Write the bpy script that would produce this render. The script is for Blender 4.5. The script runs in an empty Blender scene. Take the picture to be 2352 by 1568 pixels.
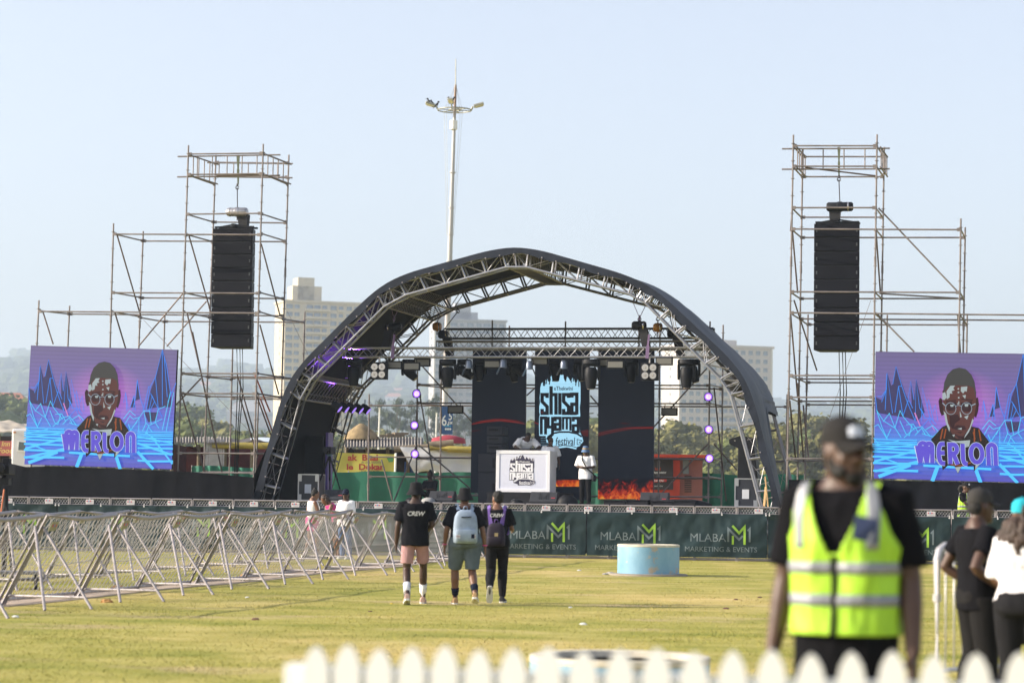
import bpy, bmesh, math, random
import numpy as np
from mathutils import Vector as V, Matrix, noise
random.seed(7)
R = math.radians
SC = bpy.context.scene
COL = SC.collection
# ------------------------------------------------------------------ camera
F = 5500.0; CX = 1176.0; CY = 784.0; PITCH = math.atan(366/5500.0); ROLL = 0.014; CAMZ = 1.48
_r0 = V((1, 0, 0)); _f = V((0, math.cos(PITCH), math.sin(PITCH))); _u0 = V((0, -math.sin(PITCH), math.cos(PITCH)))
_r = _r0*math.cos(ROLL) + _u0*math.sin(ROLL); _u = _u0*math.cos(ROLL) - _r0*math.sin(ROLL)
CAM = V((0, 0, CAMZ))
cd = bpy.data.cameras.new('camera'); cam = bpy.data.objects.new('camera', cd); COL.objects.link(cam)
cam.matrix_world = Matrix(((_r.x, _u.x, -_f.x, 0), (_r.y, _u.y, -_f.y, 0), (_r.z, _u.z, -_f.z, CAMZ), (0, 0, 0, 1)))
cd.sensor_fit = 'HORIZONTAL'; cd.sensor_width = 36; cd.lens = 36*F/2352
cd.clip_start = 0.1; cd.clip_end = 20000
cd.dof.use_dof = True; cd.dof.focus_distance = 62; cd.dof.aperture_fstop = 2.3; cd.dof.aperture_blades = 0
SC.camera = cam
# ------------------------------------------------------------------ sky, sun, exposure
SUN_EL = 23.0; SUN_AZ = 266.0          # compass bearing of the sun, camera looks along 0 (+Y)
w = bpy.data.worlds.new('World'); SC.world = w; w.use_nodes = True
nt = w.node_tree; nt.nodes.clear()
sky = nt.nodes.new('ShaderNodeTexSky'); sky.sky_type = 'NISHITA'; sky.sun_disc = False
sky.sun_elevation = R(SUN_EL); sky.sun_rotation = R(SUN_AZ)
sky.air_density = 1.0; sky.dust_density = 2.2; sky.ozone_density = 2.2; sky.altitude = 0
hs = nt.nodes.new('ShaderNodeHueSaturation'); hs.inputs['Saturation'].default_value = .60; tn = nt.nodes.new('ShaderNodeMix'); tn.data_type = 'RGBA'; tn.blend_type = 'MULTIPLY'; tn.inputs[0].default_value = 1; tn.inputs[7].default_value = (1.02, .965, .985, 1)   # pale hazy-day sky
bg = nt.nodes.new('ShaderNodeBackground'); bg.inputs[1].default_value = 0.124
wo = nt.nodes.new('ShaderNodeOutputWorld')
nt.links.new(sky.outputs[0], hs.inputs['Color']); nt.links.new(hs.outputs[0], tn.inputs[6]); nt.links.new(tn.outputs[2], bg.inputs[0]); nt.links.new(bg.outputs[0], wo.inputs[0])
sl = bpy.data.lights.new('sun', 'SUN'); sl.energy = 4.0; sl.angle = R(0.5); sl.color = (1.0, 0.89, 0.72)
so = bpy.data.objects.new('sun', sl); COL.objects.link(so); so.location = (-60, -8, 40)
_sd = V((math.sin(R(SUN_AZ))*math.cos(R(SUN_EL)), math.cos(R(SUN_AZ))*math.cos(R(SUN_EL)), math.sin(R(SUN_EL))))
so.rotation_euler = (-_sd).to_track_quat('-Z', 'Y').to_euler()
SC.view_settings.view_transform = 'Standard'; SC.view_settings.look = 'None'
SC.view_settings.exposure = 1.15; SC.view_settings.gamma = 1.0
SC.cycles.use_denoising = True
SC.cycles.max_bounces = 6; SC.cycles.diffuse_bounces = 3; SC.cycles.glossy_bounces = 3
SC.cycles.transparent_max_bounces = 12; SC.cycles.volume_bounces = 0
# ------------------------------------------------------------------ pixel (2352 x 1568 reading of the photograph) -> place
def ray(x, y): return _f*F + _r*(x-CX) + _u*(CY-y)
def P(x, y, Y):
    d = ray(x, y); return CAM + d*(Y/d.y)
def G(x, y, z=0.0):
    d = ray(x, y); return CAM + d*((z-CAMZ)/d.z)
TH = R(13.0); EX = V((math.cos(TH), -math.sin(TH), 0)); EY = V((math.sin(TH), math.cos(TH), 0)); EZ = V((0, 0, 1)); SO = V((0, 70, 0))
def S(x, y, d=0.0):
    k = ray(x, y); return CAM + k*((d - (CAM-SO).dot(EY))/k.dot(EY))
def L(u, d, z): return SO + EX*u + EY*d + EZ*z
def toL(p):
    q = p-SO; return V((q.dot(EX), q.dot(EY), q.z))
SAX = (EX, EY, EZ)
# ------------------------------------------------------------------ materials
MATS = {}
def mat(name, col, rough=0.6, metal=0.0, vary=0.0, vscale=6.0, col2=None, bump=0.0, bscale=40.0, emit=None, estr=1.0, spec=0.5, stretch=None, sheen=0.0, thr=None, detail=6):
    if name in MATS: return MATS[name]
    m = bpy.data.materials.new(name); m.use_nodes = True; MATS[name] = m
    n = m.node_tree.nodes; l = m.node_tree.links; b = n['Principled BSDF']
    c4 = (*col, 1)
    b.inputs['Base Color'].default_value = c4; b.inputs['Roughness'].default_value = rough; b.inputs['Metallic'].default_value = metal
    b.inputs['Specular IOR Level'].default_value = spec
    if sheen: b.inputs['Sheen Weight'].default_value = sheen
    if vary or col2 or bump:
        tc = n.new('ShaderNodeTexCoord'); mp = n.new('ShaderNodeMapping'); l.new(tc.outputs['Object'], mp.inputs[0])
        if stretch: mp.inputs['Scale'].default_value = stretch
    if vary or col2:
        t = n.new('ShaderNodeTexNoise'); t.inputs['Scale'].default_value = vscale; t.inputs['Detail'].default_value = detail; t.inputs['Roughness'].default_value = 0.6
        l.new(mp.outputs[0], t.inputs[0])
        r = n.new('ShaderNodeValToRGB'); l.new(t.outputs[0], r.inputs[0])
        a, z = thr or (0.32, 0.68)
        r.color_ramp.elements[0].position = a; r.color_ramp.elements[1].position = z
        if col2: r.color_ramp.elements[0].color = c4; r.color_ramp.elements[1].color = (*col2, 1)
        else:
            r.color_ramp.elements[0].color = (*[max(0, c*(1-vary)) for c in col], 1); r.color_ramp.elements[1].color = (*[min(1, c*(1+vary)) for c in col], 1)
        l.new(r.outputs[0], b.inputs['Base Color'])
    if bump:
        t2 = n.new('ShaderNodeTexNoise'); t2.inputs['Scale'].default_value = bscale; t2.inputs['Detail'].default_value = 5; l.new(mp.outputs[0], t2.inputs[0])
        bp = n.new('ShaderNodeBump'); bp.inputs['Strength'].default_value = bump; bp.inputs['Distance'].default_value = 0.02
        l.new(t2.outputs[0], bp.inputs['Height']); l.new(bp.outputs[0], b.inputs['Normal'])
    if emit:
        b.inputs['Emission Color'].default_value = (*emit, 1); b.inputs['Emission Strength'].default_value = estr
    return m
STEEL = mat('scaffold_steel', (.205, .178, .170), .5, .2, vary=.3, vscale=2.2)
STEELD = mat('scaffold_brace', (.16, .12, .11), .55, .3, vary=.35, vscale=2.0)
STEELR = mat('painted_red_brace', (.32, .09, .05), .5, .1, vary=.2)
GALV = mat('galvanised_tube', (.30, .275, .285), .5, .2, vary=.18, vscale=3)
ALU = mat('truss_aluminium', (.36, .365, .40), .33, .6, vary=.12, vscale=4)
ALUD = mat('truss_dull', (.22, .21, .21), .4, .5, vary=.15, vscale=4)
BLACKT = mat('black_truss', (.03, .03, .035), .45, .2)
BLK = mat('black_plastic', (.011, .012, .016), .55, vary=.2, vscale=12, spec=.2)
GRILL = mat('speaker_grille', (.008, .0085, .013), .75, bump=.2, bscale=220, spec=.12)
CLOTHB = mat('black_cloth', (.007, .0075, .011), .9, bump=.35, bscale=3.0, vary=.35, vscale=1.2, spec=.1)
SKIN_MEM = mat('roof_membrane', (.019, .024, .038), .55, vary=.3, vscale=1.6, bump=.5, bscale=2.5, spec=.22)
LINER = mat('roof_liner', (.014, .014, .019), .9, spec=.1)
WHITE = mat('white_paint', (.8, .8, .79), .5)
RUBBER = mat('rubber', (.02, .02, .02), .8)
# ------------------------------------------------------------------ object helpers
ORG = {}
def tag(o, label=None, cat=None, group=None, kind=None):
    if label: o['label'] = label
    if cat: o['category'] = cat
    if group: o['group'] = group
    if kind: o['kind'] = kind
    return o
def thing(name, label, cat, loc, group=None, rotz=0.0):
    o = bpy.data.objects.new(name, None); COL.objects.link(o); o.location = loc; o.rotation_euler = (0, 0, rotz)
    o.empty_display_size = .2; ORG[o] = V(loc); return tag(o, label, cat, group)
def link(name, me, parent=None):
    o = bpy.data.objects.new(name, me); COL.objects.link(o)
    if parent: o.parent = parent
    return o
def copy_tree(o, parent=None):
    c = o.copy(); COL.objects.link(c); c.parent = parent
    for ch in o.children: copy_tree(ch, c)
    return c
def dup(o, loc, rotz=0.0, label=None, group=None, scale=None):
    c = copy_tree(o); c.location = loc; c.rotation_euler = (0, 0, rotz)
    if scale: c.scale = scale if hasattr(scale, '__len__') else (scale,)*3
    if label: c['label'] = label
    if group: c['group'] = group
    ORG[c] = V(loc); return c
def frame_of(d):
    d = d.normalized(); a = V((0, 0, 1)) if abs(d.z) < .95 else V((1, 0, 0))
    s = d.cross(a).normalized(); return s, s.cross(d).normalized()
class MB:
    def __init__(s): s.v = []; s.f = []
    def add(s, vs, fs):
        b = len(s.v); s.v += [V(p) for p in vs]; s.f += [tuple(i+b for i in q) for q in fs]; return s
    def tube(s, a, b, r, n=7, r2=None, cap=True):
        a = V(a); b = V(b)
        if (b-a).length < 1e-6: return s
        x, y = frame_of(b-a); r2 = r if r2 is None else r2
        vs = [a+(x*math.cos(t)+y*math.sin(t))*r for t in [2*math.pi*i/n for i in range(n)]]
        vs += [b+(x*math.cos(t)+y*math.sin(t))*r2 for t in [2*math.pi*i/n for i in range(n)]]
        fs = [(i, (i+1) % n, n+(i+1) % n, n+i) for i in range(n)]
        if cap: fs += [tuple(range(n-1, -1, -1)), tuple(range(n, 2*n))]
        return s.add(vs, fs)
    def path(s, pts, r, n=6, closed=False):
        pts = [V(p) for p in pts]; m = len(pts); rs = r if hasattr(r, '__len__') else [r]*m
        vs = []; px = None
        for i, p in enumerate(pts):
            t = (pts[(i+1) % m]-pts[i-1]) if closed else (pts[min(i+1, m-1)]-pts[max(i-1, 0)])
            x, y = frame_of(t)
            if px is not None:
                x = px - t.normalized()*px.dot(t.normalized())
                x.normalize(); y = x.cross(t.normalized())*-1
            px = x
            vs += [p+(x*math.cos(a)+y*math.sin(a))*rs[i] for a in [2*math.pi*k/n for k in range(n)]]
        fs = []
        for i in range(m if closed else m-1):
            j = (i+1) % m
            fs += [(i*n+k, i*n+(k+1) % n, j*n+(k+1) % n, j*n+k) for k in range(n)]
        if not closed: fs += [tuple(range(n-1, -1, -1)), tuple(range((m-1)*n, m*n))]
        return s.add(vs, fs)
    def box(s, c, sz, ax=None):
        c = V(c); X, Y, Z = ax or (V((1, 0, 0)), V((0, 1, 0)), V((0, 0, 1))); hx, hy, hz = sz[0]/2, sz[1]/2, sz[2]/2
        vs = [c+X*(hx*i)+Y*(hy*j)+Z*(hz*k) for k in (-1, 1) for j in (-1, 1) for i in (-1, 1)]
        return s.add(vs, [(0, 2, 3, 1), (4, 5, 7, 6), (0, 1, 5, 4), (2, 6, 7, 3), (0, 4, 6, 2), (1, 3, 7, 5)])
    def beam(s, a, b, w, h, up=None):
        a = V(a); b = V(b); d = (b-a).normalized()
        u = V(up) if up is not None else (V((0, 0, 1)) if abs(d.z) < .95 else V((1, 0, 0)))
        x = d.cross(u).normalized(); z = x.cross(d).normalized()
        return s.box((a+b)/2, (w, (b-a).length, h), (x, d, z))
    def prism(s, poly, ext):
        n = len(poly); poly = [V(p) for p in poly]; ext = V(ext)
        vs = poly+[p+ext for p in poly]
        return s.add(vs, [tuple(range(n-1, -1, -1)), tuple(range(n, 2*n))]+[(i, (i+1) % n, n+(i+1) % n, n+i) for i in range(n)])
    def loft(s, rings, cap=True):
        n = len(rings[0]); m = len(rings); vs = [p for r in rings for p in r]
        fs = [(i*n+k, i*n+(k+1) % n, (i+1)*n+(k+1) % n, (i+1)*n+k) for i in range(m-1) for k in range(n)]
        if cap: fs += [tuple(range(n-1, -1, -1)), tuple(range((m-1)*n, m*n))]
        return s.add(vs, fs)
    def lathe(s, prof, c, n=24, ax=None):
        c = V(c); X, Y, Z = ax or (V((1, 0, 0)), V((0, 1, 0)), V((0, 0, 1)))
        return s.loft([[c+(X*math.cos(2*math.pi*k/n)+Y*math.sin(2*math.pi*k/n))*r+Z*z for k in range(n)] for r, z in prof])
    def ell(s, c, r, n=12, m=8, ax=None):
        return s.lathe2([(math.sin(math.pi*i/m), -math.cos(math.pi*i/m)) for i in range(1, m)], c, r, n, ax)
    def lathe2(s, prof, c, r, n, ax):
        c = V(c); X, Y, Z = ax or (V((1, 0, 0)), V((0, 1, 0)), V((0, 0, 1)))
        return s.loft([[c+X*(r[0]*q*math.cos(2*math.pi*k/n))+Y*(r[1]*q*math.sin(2*math.pi*k/n))+Z*(r[2]*z) for k in range(n)] for q, z in prof])
    def grid(s, nu, nv, fn):
        return s.add([fn(i/(nu-1), j/(nv-1)) for j in range(nv) for i in range(nu)], [(j*nu+i, j*nu+i+1, (j+1)*nu+i+1, (j+1)*nu+i) for j in range(nv-1) for i in range(nu-1)])
    def slab(s, nu, nv, fn, off):
        """a sheet with thickness"""
        off = V(off); A = [fn(i/(nu-1), j/(nv-1)) for j in range(nv) for i in range(nu)]; N = nu*nv
        q = [(j*nu+i, j*nu+i+1, (j+1)*nu+i+1, (j+1)*nu+i) for j in range(nv-1) for i in range(nu-1)]
        fs = q+[tuple(k+N for k in reversed(t)) for t in q]
        edge = [i for i in range(nu)]+[j*nu+nu-1 for j in range(1, nv)]+[(nv-1)*nu+i for i in range(nu-2, -1, -1)]+[j*nu for j in range(nv-2, 0, -1)]
        fs += [(edge[k], edge[k-1], edge[k-1]+N, edge[k]+N) for k in range(len(edge))]
        return s.add(A+[p+off for p in A], fs)
    def stroke(s, pts, wd, mp, th=0.0, lift=0.0, closed=False):
        """flat mitred ribbon along a 2-D line; mp maps (x, y, height) to the place"""
        pts = [V((p[0], p[1])) for p in pts]; m = len(pts); A = []; B = []
        for i, p in enumerate(pts):
            d0 = (p-pts[i-1]) if (i or closed) else None; d1 = (pts[(i+1) % m]-p) if (i < m-1 or closed) else None
            d0 = d0 or d1; d1 = d1 or d0
            d0 = d0.normalized(); d1 = d1.normalized(); t = (d0+d1)
            t = t.normalized() if t.length > 1e-3 else d1
            nn = V((-t.y, t.x)); k = 1/max(.45, nn.dot(V((-d1.y, d1.x))))
            A.append(p+nn*(wd/2*k)); B.append(p-nn*(wd/2*k))
        for i in range(m if closed else m-1):
            j = (i+1) % m
            q = [A[i], A[j], B[j], B[i]]
            top = [mp(a.x, a.y, lift+th) for a in q]
            if th:
                bot = [mp(a.x, a.y, lift) for a in q]
                s.add(bot+top, [(3, 2, 1, 0), (4, 5, 6, 7), (0, 1, 5, 4), (1, 2, 6, 5), (2, 3, 7, 6), (3, 0, 4, 7)])
            else: s.add(top, [(0, 1, 2, 3)])
        return s
    def poly(s, pts, mp, lift=0.0, th=0.0):
        from mathutils.geometry import tessellate_polygon
        tri = tessellate_polygon([[V((p[0], p[1], 0)) for p in pts]]); n = len(pts)
        vs = [mp(p[0], p[1], lift+th) for p in pts]; fs = [tuple(t) for t in tri]
        if th:
            vs += [mp(p[0], p[1], lift) for p in pts]; fs += [(i, (i+1) % n, n+(i+1) % n, n+i) for i in range(n)]
        return s.add(vs, fs)
    def text(s, txt, mp, x, y, size, bold=0.0, align='CENTER', lift=0.0, th=0.0, sx=1.0, shear=0.0, space=1.0):
        cu = bpy.data.curves.new('t', 'FONT'); cu.body = txt; cu.size = size; cu.offset = bold*size; cu.align_x = align; cu.resolution_u = 3; cu.shear = shear
        cu.space_character = space; cu.fill_mode = 'FRONT' if not th else 'BOTH'; cu.extrude = th/2 if th else 0
        o = bpy.data.objects.new('t', cu); COL.objects.link(o); dg = bpy.context.evaluated_depsgraph_get()
        me = bpy.data.meshes.new_from_object(o.evaluated_get(dg))
        s.add([mp(x+v.co.x*sx, y+v.co.y, lift+v.co.z+th/2) for v in me.vertices], [tuple(p.vertices) for p in me.polygons])
        bpy.data.objects.remove(o); bpy.data.curves.remove(cu); bpy.data.meshes.remove(me); return s
    def mesh(s, name, m, org=None, smooth=False):
        me = bpy.data.meshes.new(name); o = org or V((0, 0, 0))
        me.from_pydata([tuple(p-o) for p in s.v], [], s.f); me.validate(verbose=False)
        if smooth:
            me.polygons.foreach_set('use_smooth', [True]*len(me.polygons))
            if smooth is not True: me.set_sharp_from_angle(angle=R(smooth))
        if m: me.materials.append(m)
        return me
    def build(s, name, m, parent=None, smooth=False, label=None, cat=None, group=None, kind=None, bevel=0.0, local=False):
        if parent is not None:
            root = parent
            while root.parent: root = root.parent
            me = s.mesh(name, m, V((0, 0, 0)) if local else ORG[root], smooth); o = link(name, me, parent)
        else:
            if s.v:
                lo = V((min(p.x for p in s.v), min(p.y for p in s.v), min(p.z for p in s.v))); hi = V((max(p.x for p in s.v), max(p.y for p in s.v), max(p.z for p in s.v)))
            org = V(((lo.x+hi.x)/2, (lo.y+hi.y)/2, lo.z)); me = s.mesh(name, m, org, smooth); o = link(name, me); o.location = org; ORG[o] = org
        if bevel:
            b = o.modifiers.new('bevel', 'BEVEL'); b.width = bevel; b.segments = 2; b.limit_method = 'ANGLE'; b.angle_limit = R(50)
        tag(o, label, cat, group, kind); return o
def solid(o, m2):
    o.data.materials.append(m2)
# ================================================================== SETTING
def ground_mat(name, gain=1.0):
    m = bpy.data.materials.new(name); m.use_nodes = True; n = m.node_tree.nodes; l = m.node_tree.links; b = n['Principled BSDF']
    tc = n.new('ShaderNodeTexCoord')
    def ns(scale, detail, st=(1, 1, 1), rough=.6):
        mp = n.new('ShaderNodeMapping'); mp.inputs['Scale'].default_value = st; l.new(tc.outputs['Object'], mp.inputs[0])
        t = n.new('ShaderNodeTexNoise'); t.inputs['Scale'].default_value = scale; t.inputs['Detail'].default_value = detail; t.inputs['Roughness'].default_value = rough; l.new(mp.outputs[0], t.inputs[0]); return t
    def ramp(src, stops):
        r = n.new('ShaderNodeValToRGB'); l.new(src, r.inputs[0]); e = r.color_ramp.elements
        while len(e) < len(stops): e.new(.5)
        for q, (p, c) in zip(e, stops): q.position = p; q.color = (*[min(1, x*gain) for x in c], 1)
        return r
    def mix(fac, a, c, mode='MIX'):
        x = n.new('ShaderNodeMix'); x.data_type = 'RGBA'; x.blend_type = mode
        if hasattr(fac, 'node'): l.new(fac, x.inputs[0])
        else: x.inputs[0].default_value = fac
        l.new(a, x.inputs[6]); l.new(c, x.inputs[7]); return x.outputs[2]
    big = ns(.11, 5, (1, .7, 1)); mid = ns(.9, 6, (.7, 1, 1)); fine = ns(14, 5)
    gcol = ramp(mid.outputs[0], [(.3, (.225, .245, .045)), (.5, (.36, .335, .080)), (.72, (.50, .43, .15))])
    gc2 = ramp(mid.outputs[0], [(.3, (.44, .36, .11)), (.55, (.57, .45, .17)), (.75, (.68, .54, .27))])
    f1 = n.new('ShaderNodeValToRGB'); l.new(big.outputs[0], f1.inputs[0]); f1.color_ramp.elements[0].position = .47; f1.color_ramp.elements[1].position = .60
    c = mix(f1.outputs[0], gcol.outputs[0], gc2.outputs[0])
    dirt = ns(.45, 6, (.55, 1, 1), .65); f2 = n.new('ShaderNodeValToRGB'); l.new(dirt.outputs[0], f2.inputs[0]); f2.color_ramp.elements[0].position = .57; f2.color_ramp.elements[1].position = .72
    dc = ramp(fine.outputs[0], [(.3, (.40, .30, .16)), (.7, (.58, .45, .27))])
    c = mix(f2.outputs[0], c, dc.outputs[0])
    fr = ramp(fine.outputs[0], [(.25, (.74, .74, .74)), (.75, (1.0, 1.0, 1.0))])
    c = mix(.7, c, fr.outputs[0], 'MULTIPLY')
    l.new(c, b.inputs['Base Color']); b.inputs['Roughness'].default_value = .9; b.inputs['Specular IOR Level'].default_value = .1
    bp = n.new('ShaderNodeBump'); bp.inputs['Strength'].default_value = .6; bp.inputs['Distance'].default_value = .03
    l.new(fine.outputs[0], bp.inputs['Height']); l.new(bp.outputs[0], b.inputs['Normal']); return m
GRASS = ground_mat('lawn_grass')
mb = MB(); mb.add([(-5500, -300, 0), (5500, -300, 0), (5500, 7600, 0), (-5500, 7600, 0)], [(0, 1, 2, 3)])
me = mb.mesh('ground', GRASS); g = link('ground', me); tag(g, kind='structure')
# short grass: one object of blades, origin at zero so that it takes the lawn's own colours
def grass_blades():
    rs = np.random.RandomState(3); N = 300000
    Y = 18.5*np.exp(rs.rand(N)*math.log(65/18.5)); X = (rs.rand(N)*2-1)*(Y*.235+.5)
    keep = np.array([noise.noise(V((x*.8, y*.5, 3))) for x, y in zip(X[:N], Y[:N])])
    k = (rs.rand(N)*1.6-.9) < keep; X = X[k]; Y = Y[k]; kn = keep[k]; n = len(X)
    h = (.004+.010*rs.rand(n)**2)*(1+.5*np.clip(kn, 0, 1)); wd = .004+.006*rs.rand(n); a = rs.rand(n)*6.283; lx = (rs.rand(n)-.5)*h*1.6; ly = (rs.rand(n)-.5)*h*1.6
    co = np.zeros((n, 3, 3), np.float32)
    co[:, 0] = np.stack([X-np.cos(a)*wd, Y-np.sin(a)*wd, 0*X-.002], 1); co[:, 1] = np.stack([X+np.cos(a)*wd, Y+np.sin(a)*wd, 0*X-.002], 1); co[:, 2] = np.stack([X+lx, Y+ly, h], 1)
    me = bpy.data.meshes.new('grass'); me.vertices.add(3*n); me.loops.add(3*n); me.polygons.add(n)
    me.vertices.foreach_set('co', co.ravel()); me.loops.foreach_set('vertex_index', np.arange(3*n)); me.polygons.foreach_set('loop_start', np.arange(0, 3*n, 3)); me.update()
    me.materials.append(GRASS); o = link('grass', me); tag(o, 'short dry yellow green lawn grass', 'grass', kind='stuff')
grass_blades()

# ---------------------------------------------------------------- hills
RIDGE = [(-700, 900), (-200, 860), (0, 850), (60, 838), (200, 862), (400, 884), (480, 879), (541, 870), (580, 877), (615, 886), (700, 895), (800, 890), (860, 876), (903, 866), (931, 876), (985, 876), (1100, 884), (1300, 900), (1500, 918), (1600, 930), (1785, 950), (1905, 953), (2050, 948), (2352, 955), (2900, 930)]
def ridge_y(x):
    for (a, ya), (b, yb) in zip(RIDGE, RIDGE[1:]):
        if a <= x <= b: t = (x-a)/(b-a); t = t*t*(3-2*t); return ya+(yb-ya)*t
    return RIDGE[0][1] if x < RIDGE[0][0] else RIDGE[-1][1]
def hill_z(X, Y):
    ang = X/Y*F+CX; top = (1150+ROLL*(ang-CX)-ridge_y(ang))/F*4800
    t = min(1, max(0, (Y-1150)/3650)); s = t*t*(3-2*t); z = top*(.72*s+.28*t)
    z += noise.noise(V((X/430, Y/420, 1)))*46*t*(1-t)*2.2+noise.noise(V((X/160, Y/160, 4)))*11*t
    if Y > 4800: z *= max(.3, 1-(Y-4800)/2500)
    return z-2*(1-t)
HILLM = mat('hill_scrub', (.045, .06, .022), .9, col2=(.10, .105, .045), vscale=.012, spec=.1)
mb = MB(); nx, ny = 120, 60
mb.grid(nx, ny, lambda a, b: (lambda Y: (lambda X: V((X, Y, hill_z(X, Y))))((a*2-1)*(.36*Y+300)))(1150+b*5000))
o = link('hills', mb.mesh('hills', HILLM, smooth=True)); tag(o, kind='structure')
# woods on the hills: one mass of small lumpy crowns
def lump(mb, c, r, rng, n=7, m=4):
    rings = []
    for i in range(1, m+1):
        t = math.pi*i/(m+1.0); rr = math.sin(t); zz = -math.cos(t)
        rings.append([c+V((math.cos(2*math.pi*k/n+i)*rr*r*(.75+.5*rng.random()), math.sin(2*math.pi*k/n+i)*rr*r*(.75+.5*rng.random()), zz*r*.8*(.85+.3*rng.random()))) for k in range(n)])
    mb.loft(rings)
WOODM = mat('far_wood_leaves', (.035, .055, .018), .9, col2=(.10, .11, .035), vscale=.05, spec=.1)
rng = random.Random(5); mb = MB()
for i in range(6500):
    Y = 1200+4000*rng.random()**1.25; X = (rng.random()*2-1)*(.27*Y)
    if noise.noise(V((X/220, Y/220, 9))) < -.18: continue
    z = hill_z(X, Y); r = rng.uniform(3.8, 9)*(.8+Y/3300); lump(mb, V((X, Y, z+r*.5)), r, rng)
for (x0, x1) in [(18, 66), (440, 600), (870, 920), (940, 985)]:           # bigger trees along the sky line
    for i in range(16):
        x = rng.uniform(x0, x1); Y = rng.uniform(4650, 4800); X = (x-CX)/F*Y; r = rng.uniform(11, 20)
        lump(mb, V((X, Y, hill_z(X, Y)+r*rng.uniform(.3, 1.3))), r, rng)
o = link('wooded_hillside', mb.mesh('wooded_hillside', WOODM)); tag(o, 'far hazy woods covering the hills', 'woodland', kind='stuff')
# houses far up the hill
HW = [mat('house_white', (.60, .57, .53), .8), mat('house_cream', (.50, .43, .35), .8), mat('house_tan', (.26, .22, .18), .8)]
RF = mat('roof_tile_red', (.36, .14, .08), .8, vary=.2, vscale=.5); RFG = mat('roof_grey', (.28, .27, .27), .8); GLASS = mat('dark_glass', (.05, .065, .08), .15, spec=.8)
def house(x, y, Y, w_, h_, k, label, grp=None):
    p = P(x, y, Y); t = thing('hillside_house', label, 'house', V((p.x, p.y, p.z)), grp); dp = w_*.7
    MB().box(p+V((0, 0, h_/2-4)), (w_, dp, h_+8)).build('wall', HW[k], t)
    z = p.z+h_; e = .5; hw = w_/2+e; hd = dp/2+e
    MB().add([p+V((-hw, -hd, h_)), p+V((hw, -hd, h_)), p+V((hw, hd, h_)), p+V((-hw, hd, h_)), p+V((-hw*.6, 0, h_+w_*.22)), p+V((hw*.6, 0, h_+w_*.22))], [(0, 1, 5, 4), (1, 2, 5), (2, 3, 4, 5), (3, 0, 4), (3, 2, 1, 0)]).build('roof', RF if k != 2 else RFG, t)
    for q in (-.28, .05, .32): MB().box(p+V((w_*q, -dp/2-.02, h_*.55)), (w_*.14, .1, h_*.4)).build('window', GLASS, t)
for x, y, Y, w_, h_, k, lb in [(890, 905, 3600, 24, 10, 1, 'tan roofed house high on the wooded hill, highest beside the purple lamp pole'), (918, 917, 3300, 26, 10, 0, 'white house on the wooded hill just left of the upper purple lamp'),
        (905, 928, 3000, 22, 9, 0, 'wide white house lower on the hill under the arch'), (935, 931, 3000, 21, 8, 1, 'cream house on the hill left of the purple lamp pole'), (548, 949, 2500, 10, 9, 0, 'narrow white house among trees seen through the left scaffold'),
        (562, 949, 2490, 12, 10, 0, 'white gabled house among trees, left of the cable bundle'), (588, 962, 2200, 50, 6, 2, 'long low tan building with grey roof seen through the left scaffold'), (470, 898, 3600, 24, 9, 1, 'cream house on the hill beside the left video screen'),
        (12, 963, 700, 13, 5, 0, 'white house with a red tiled roof at the left picture edge')]:
    house(x, y, Y, w_, h_, k, lb, 'houses on the hillside')

# ---------------------------------------------------------------- apartment towers
def tower(name, label, x0, x1, ytop, Y, yaw, depth, m_front, cols, floors, fl, side_px_lit=True, ph=(), win=GLASS, bal=(), wcols=()):
    a = P(x0, ytop, Y); scale = Y/F; Wd = (x1-x0)*scale/math.cos(yaw); ex = V((math.cos(yaw), math.sin(yaw), 0)); ey = V((-math.sin(yaw), math.cos(yaw), 0)); ez = V((0, 0, 1))
    base = V((a.x, a.y, 0)); H = a.z; ax = (ex, ey, ez)
    t = thing(name, label, 'apartment block', base)
    MB().box(base+ex*(Wd/2)+ey*(depth/2)+ez*(H/2), (Wd, depth, H), ax).build('wall', m_front, t)
    MB().box(base+ex*(Wd/2)+ey*(depth/2)+ez*(H+.3), (Wd+1.0, depth+1.0, .9), ax).build('roof_slab', m_front, t)
    for (u0, u1, h) in ph: MB().box(base+ex*(Wd*(u0+u1)/2)+ey*(depth*.5)+ez*(H+h/2), (Wd*(u1-u0), depth*.5, h), ax).build('roof_house', m_front, t)
    # windows: each one a part, the rest of a very large set as one part
    k = 0; rest = MB(); wm = {}
    for f_ in range(floors):
        z = H-fl*(f_+.62)
        for c, (u, wd, hh) in enumerate(cols):
            if k < 100:
                if (wd, hh) not in wm: wm[(wd, hh)] = MB().box((0, 0, 0), (wd, .25, hh), ax).mesh('window', win)
                o = link('window', wm[(wd, hh)], t); o.location = ex*(Wd*u)-ey*.02+ez*z
            else: rest.box(base+ex*(Wd*u)-ey*.02+ez*z, (wd, .25, hh), ax)
            k += 1
    if rest.v: rest.build('window', win, t, kind='stuff')
    for (u0, u1, d_) in bal:
        for f_ in range(floors): MB().box(base+ex*(Wd*(u0+u1)/2)-ey*(d_/2)+ez*(H-fl*(f_+.98)), (Wd*(u1-u0), d_, 1.0), ax).build('balcony', m_front, t)
    for (u0, u1, mm) in wcols: MB().box(base+ex*(Wd*(u0+u1)/2)-ey*.15+ez*(H/2), (Wd*(u1-u0), .4, H-.5), ax).build('wall_strip', mm, t)
    for f_ in range(floors): MB().box(base-ex*.02+ey*(depth*.5)+ez*(H-fl*(f_+.6)), (.2, 1.2, 1.2), ax).build('side_window', win, t)
    return t
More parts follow.
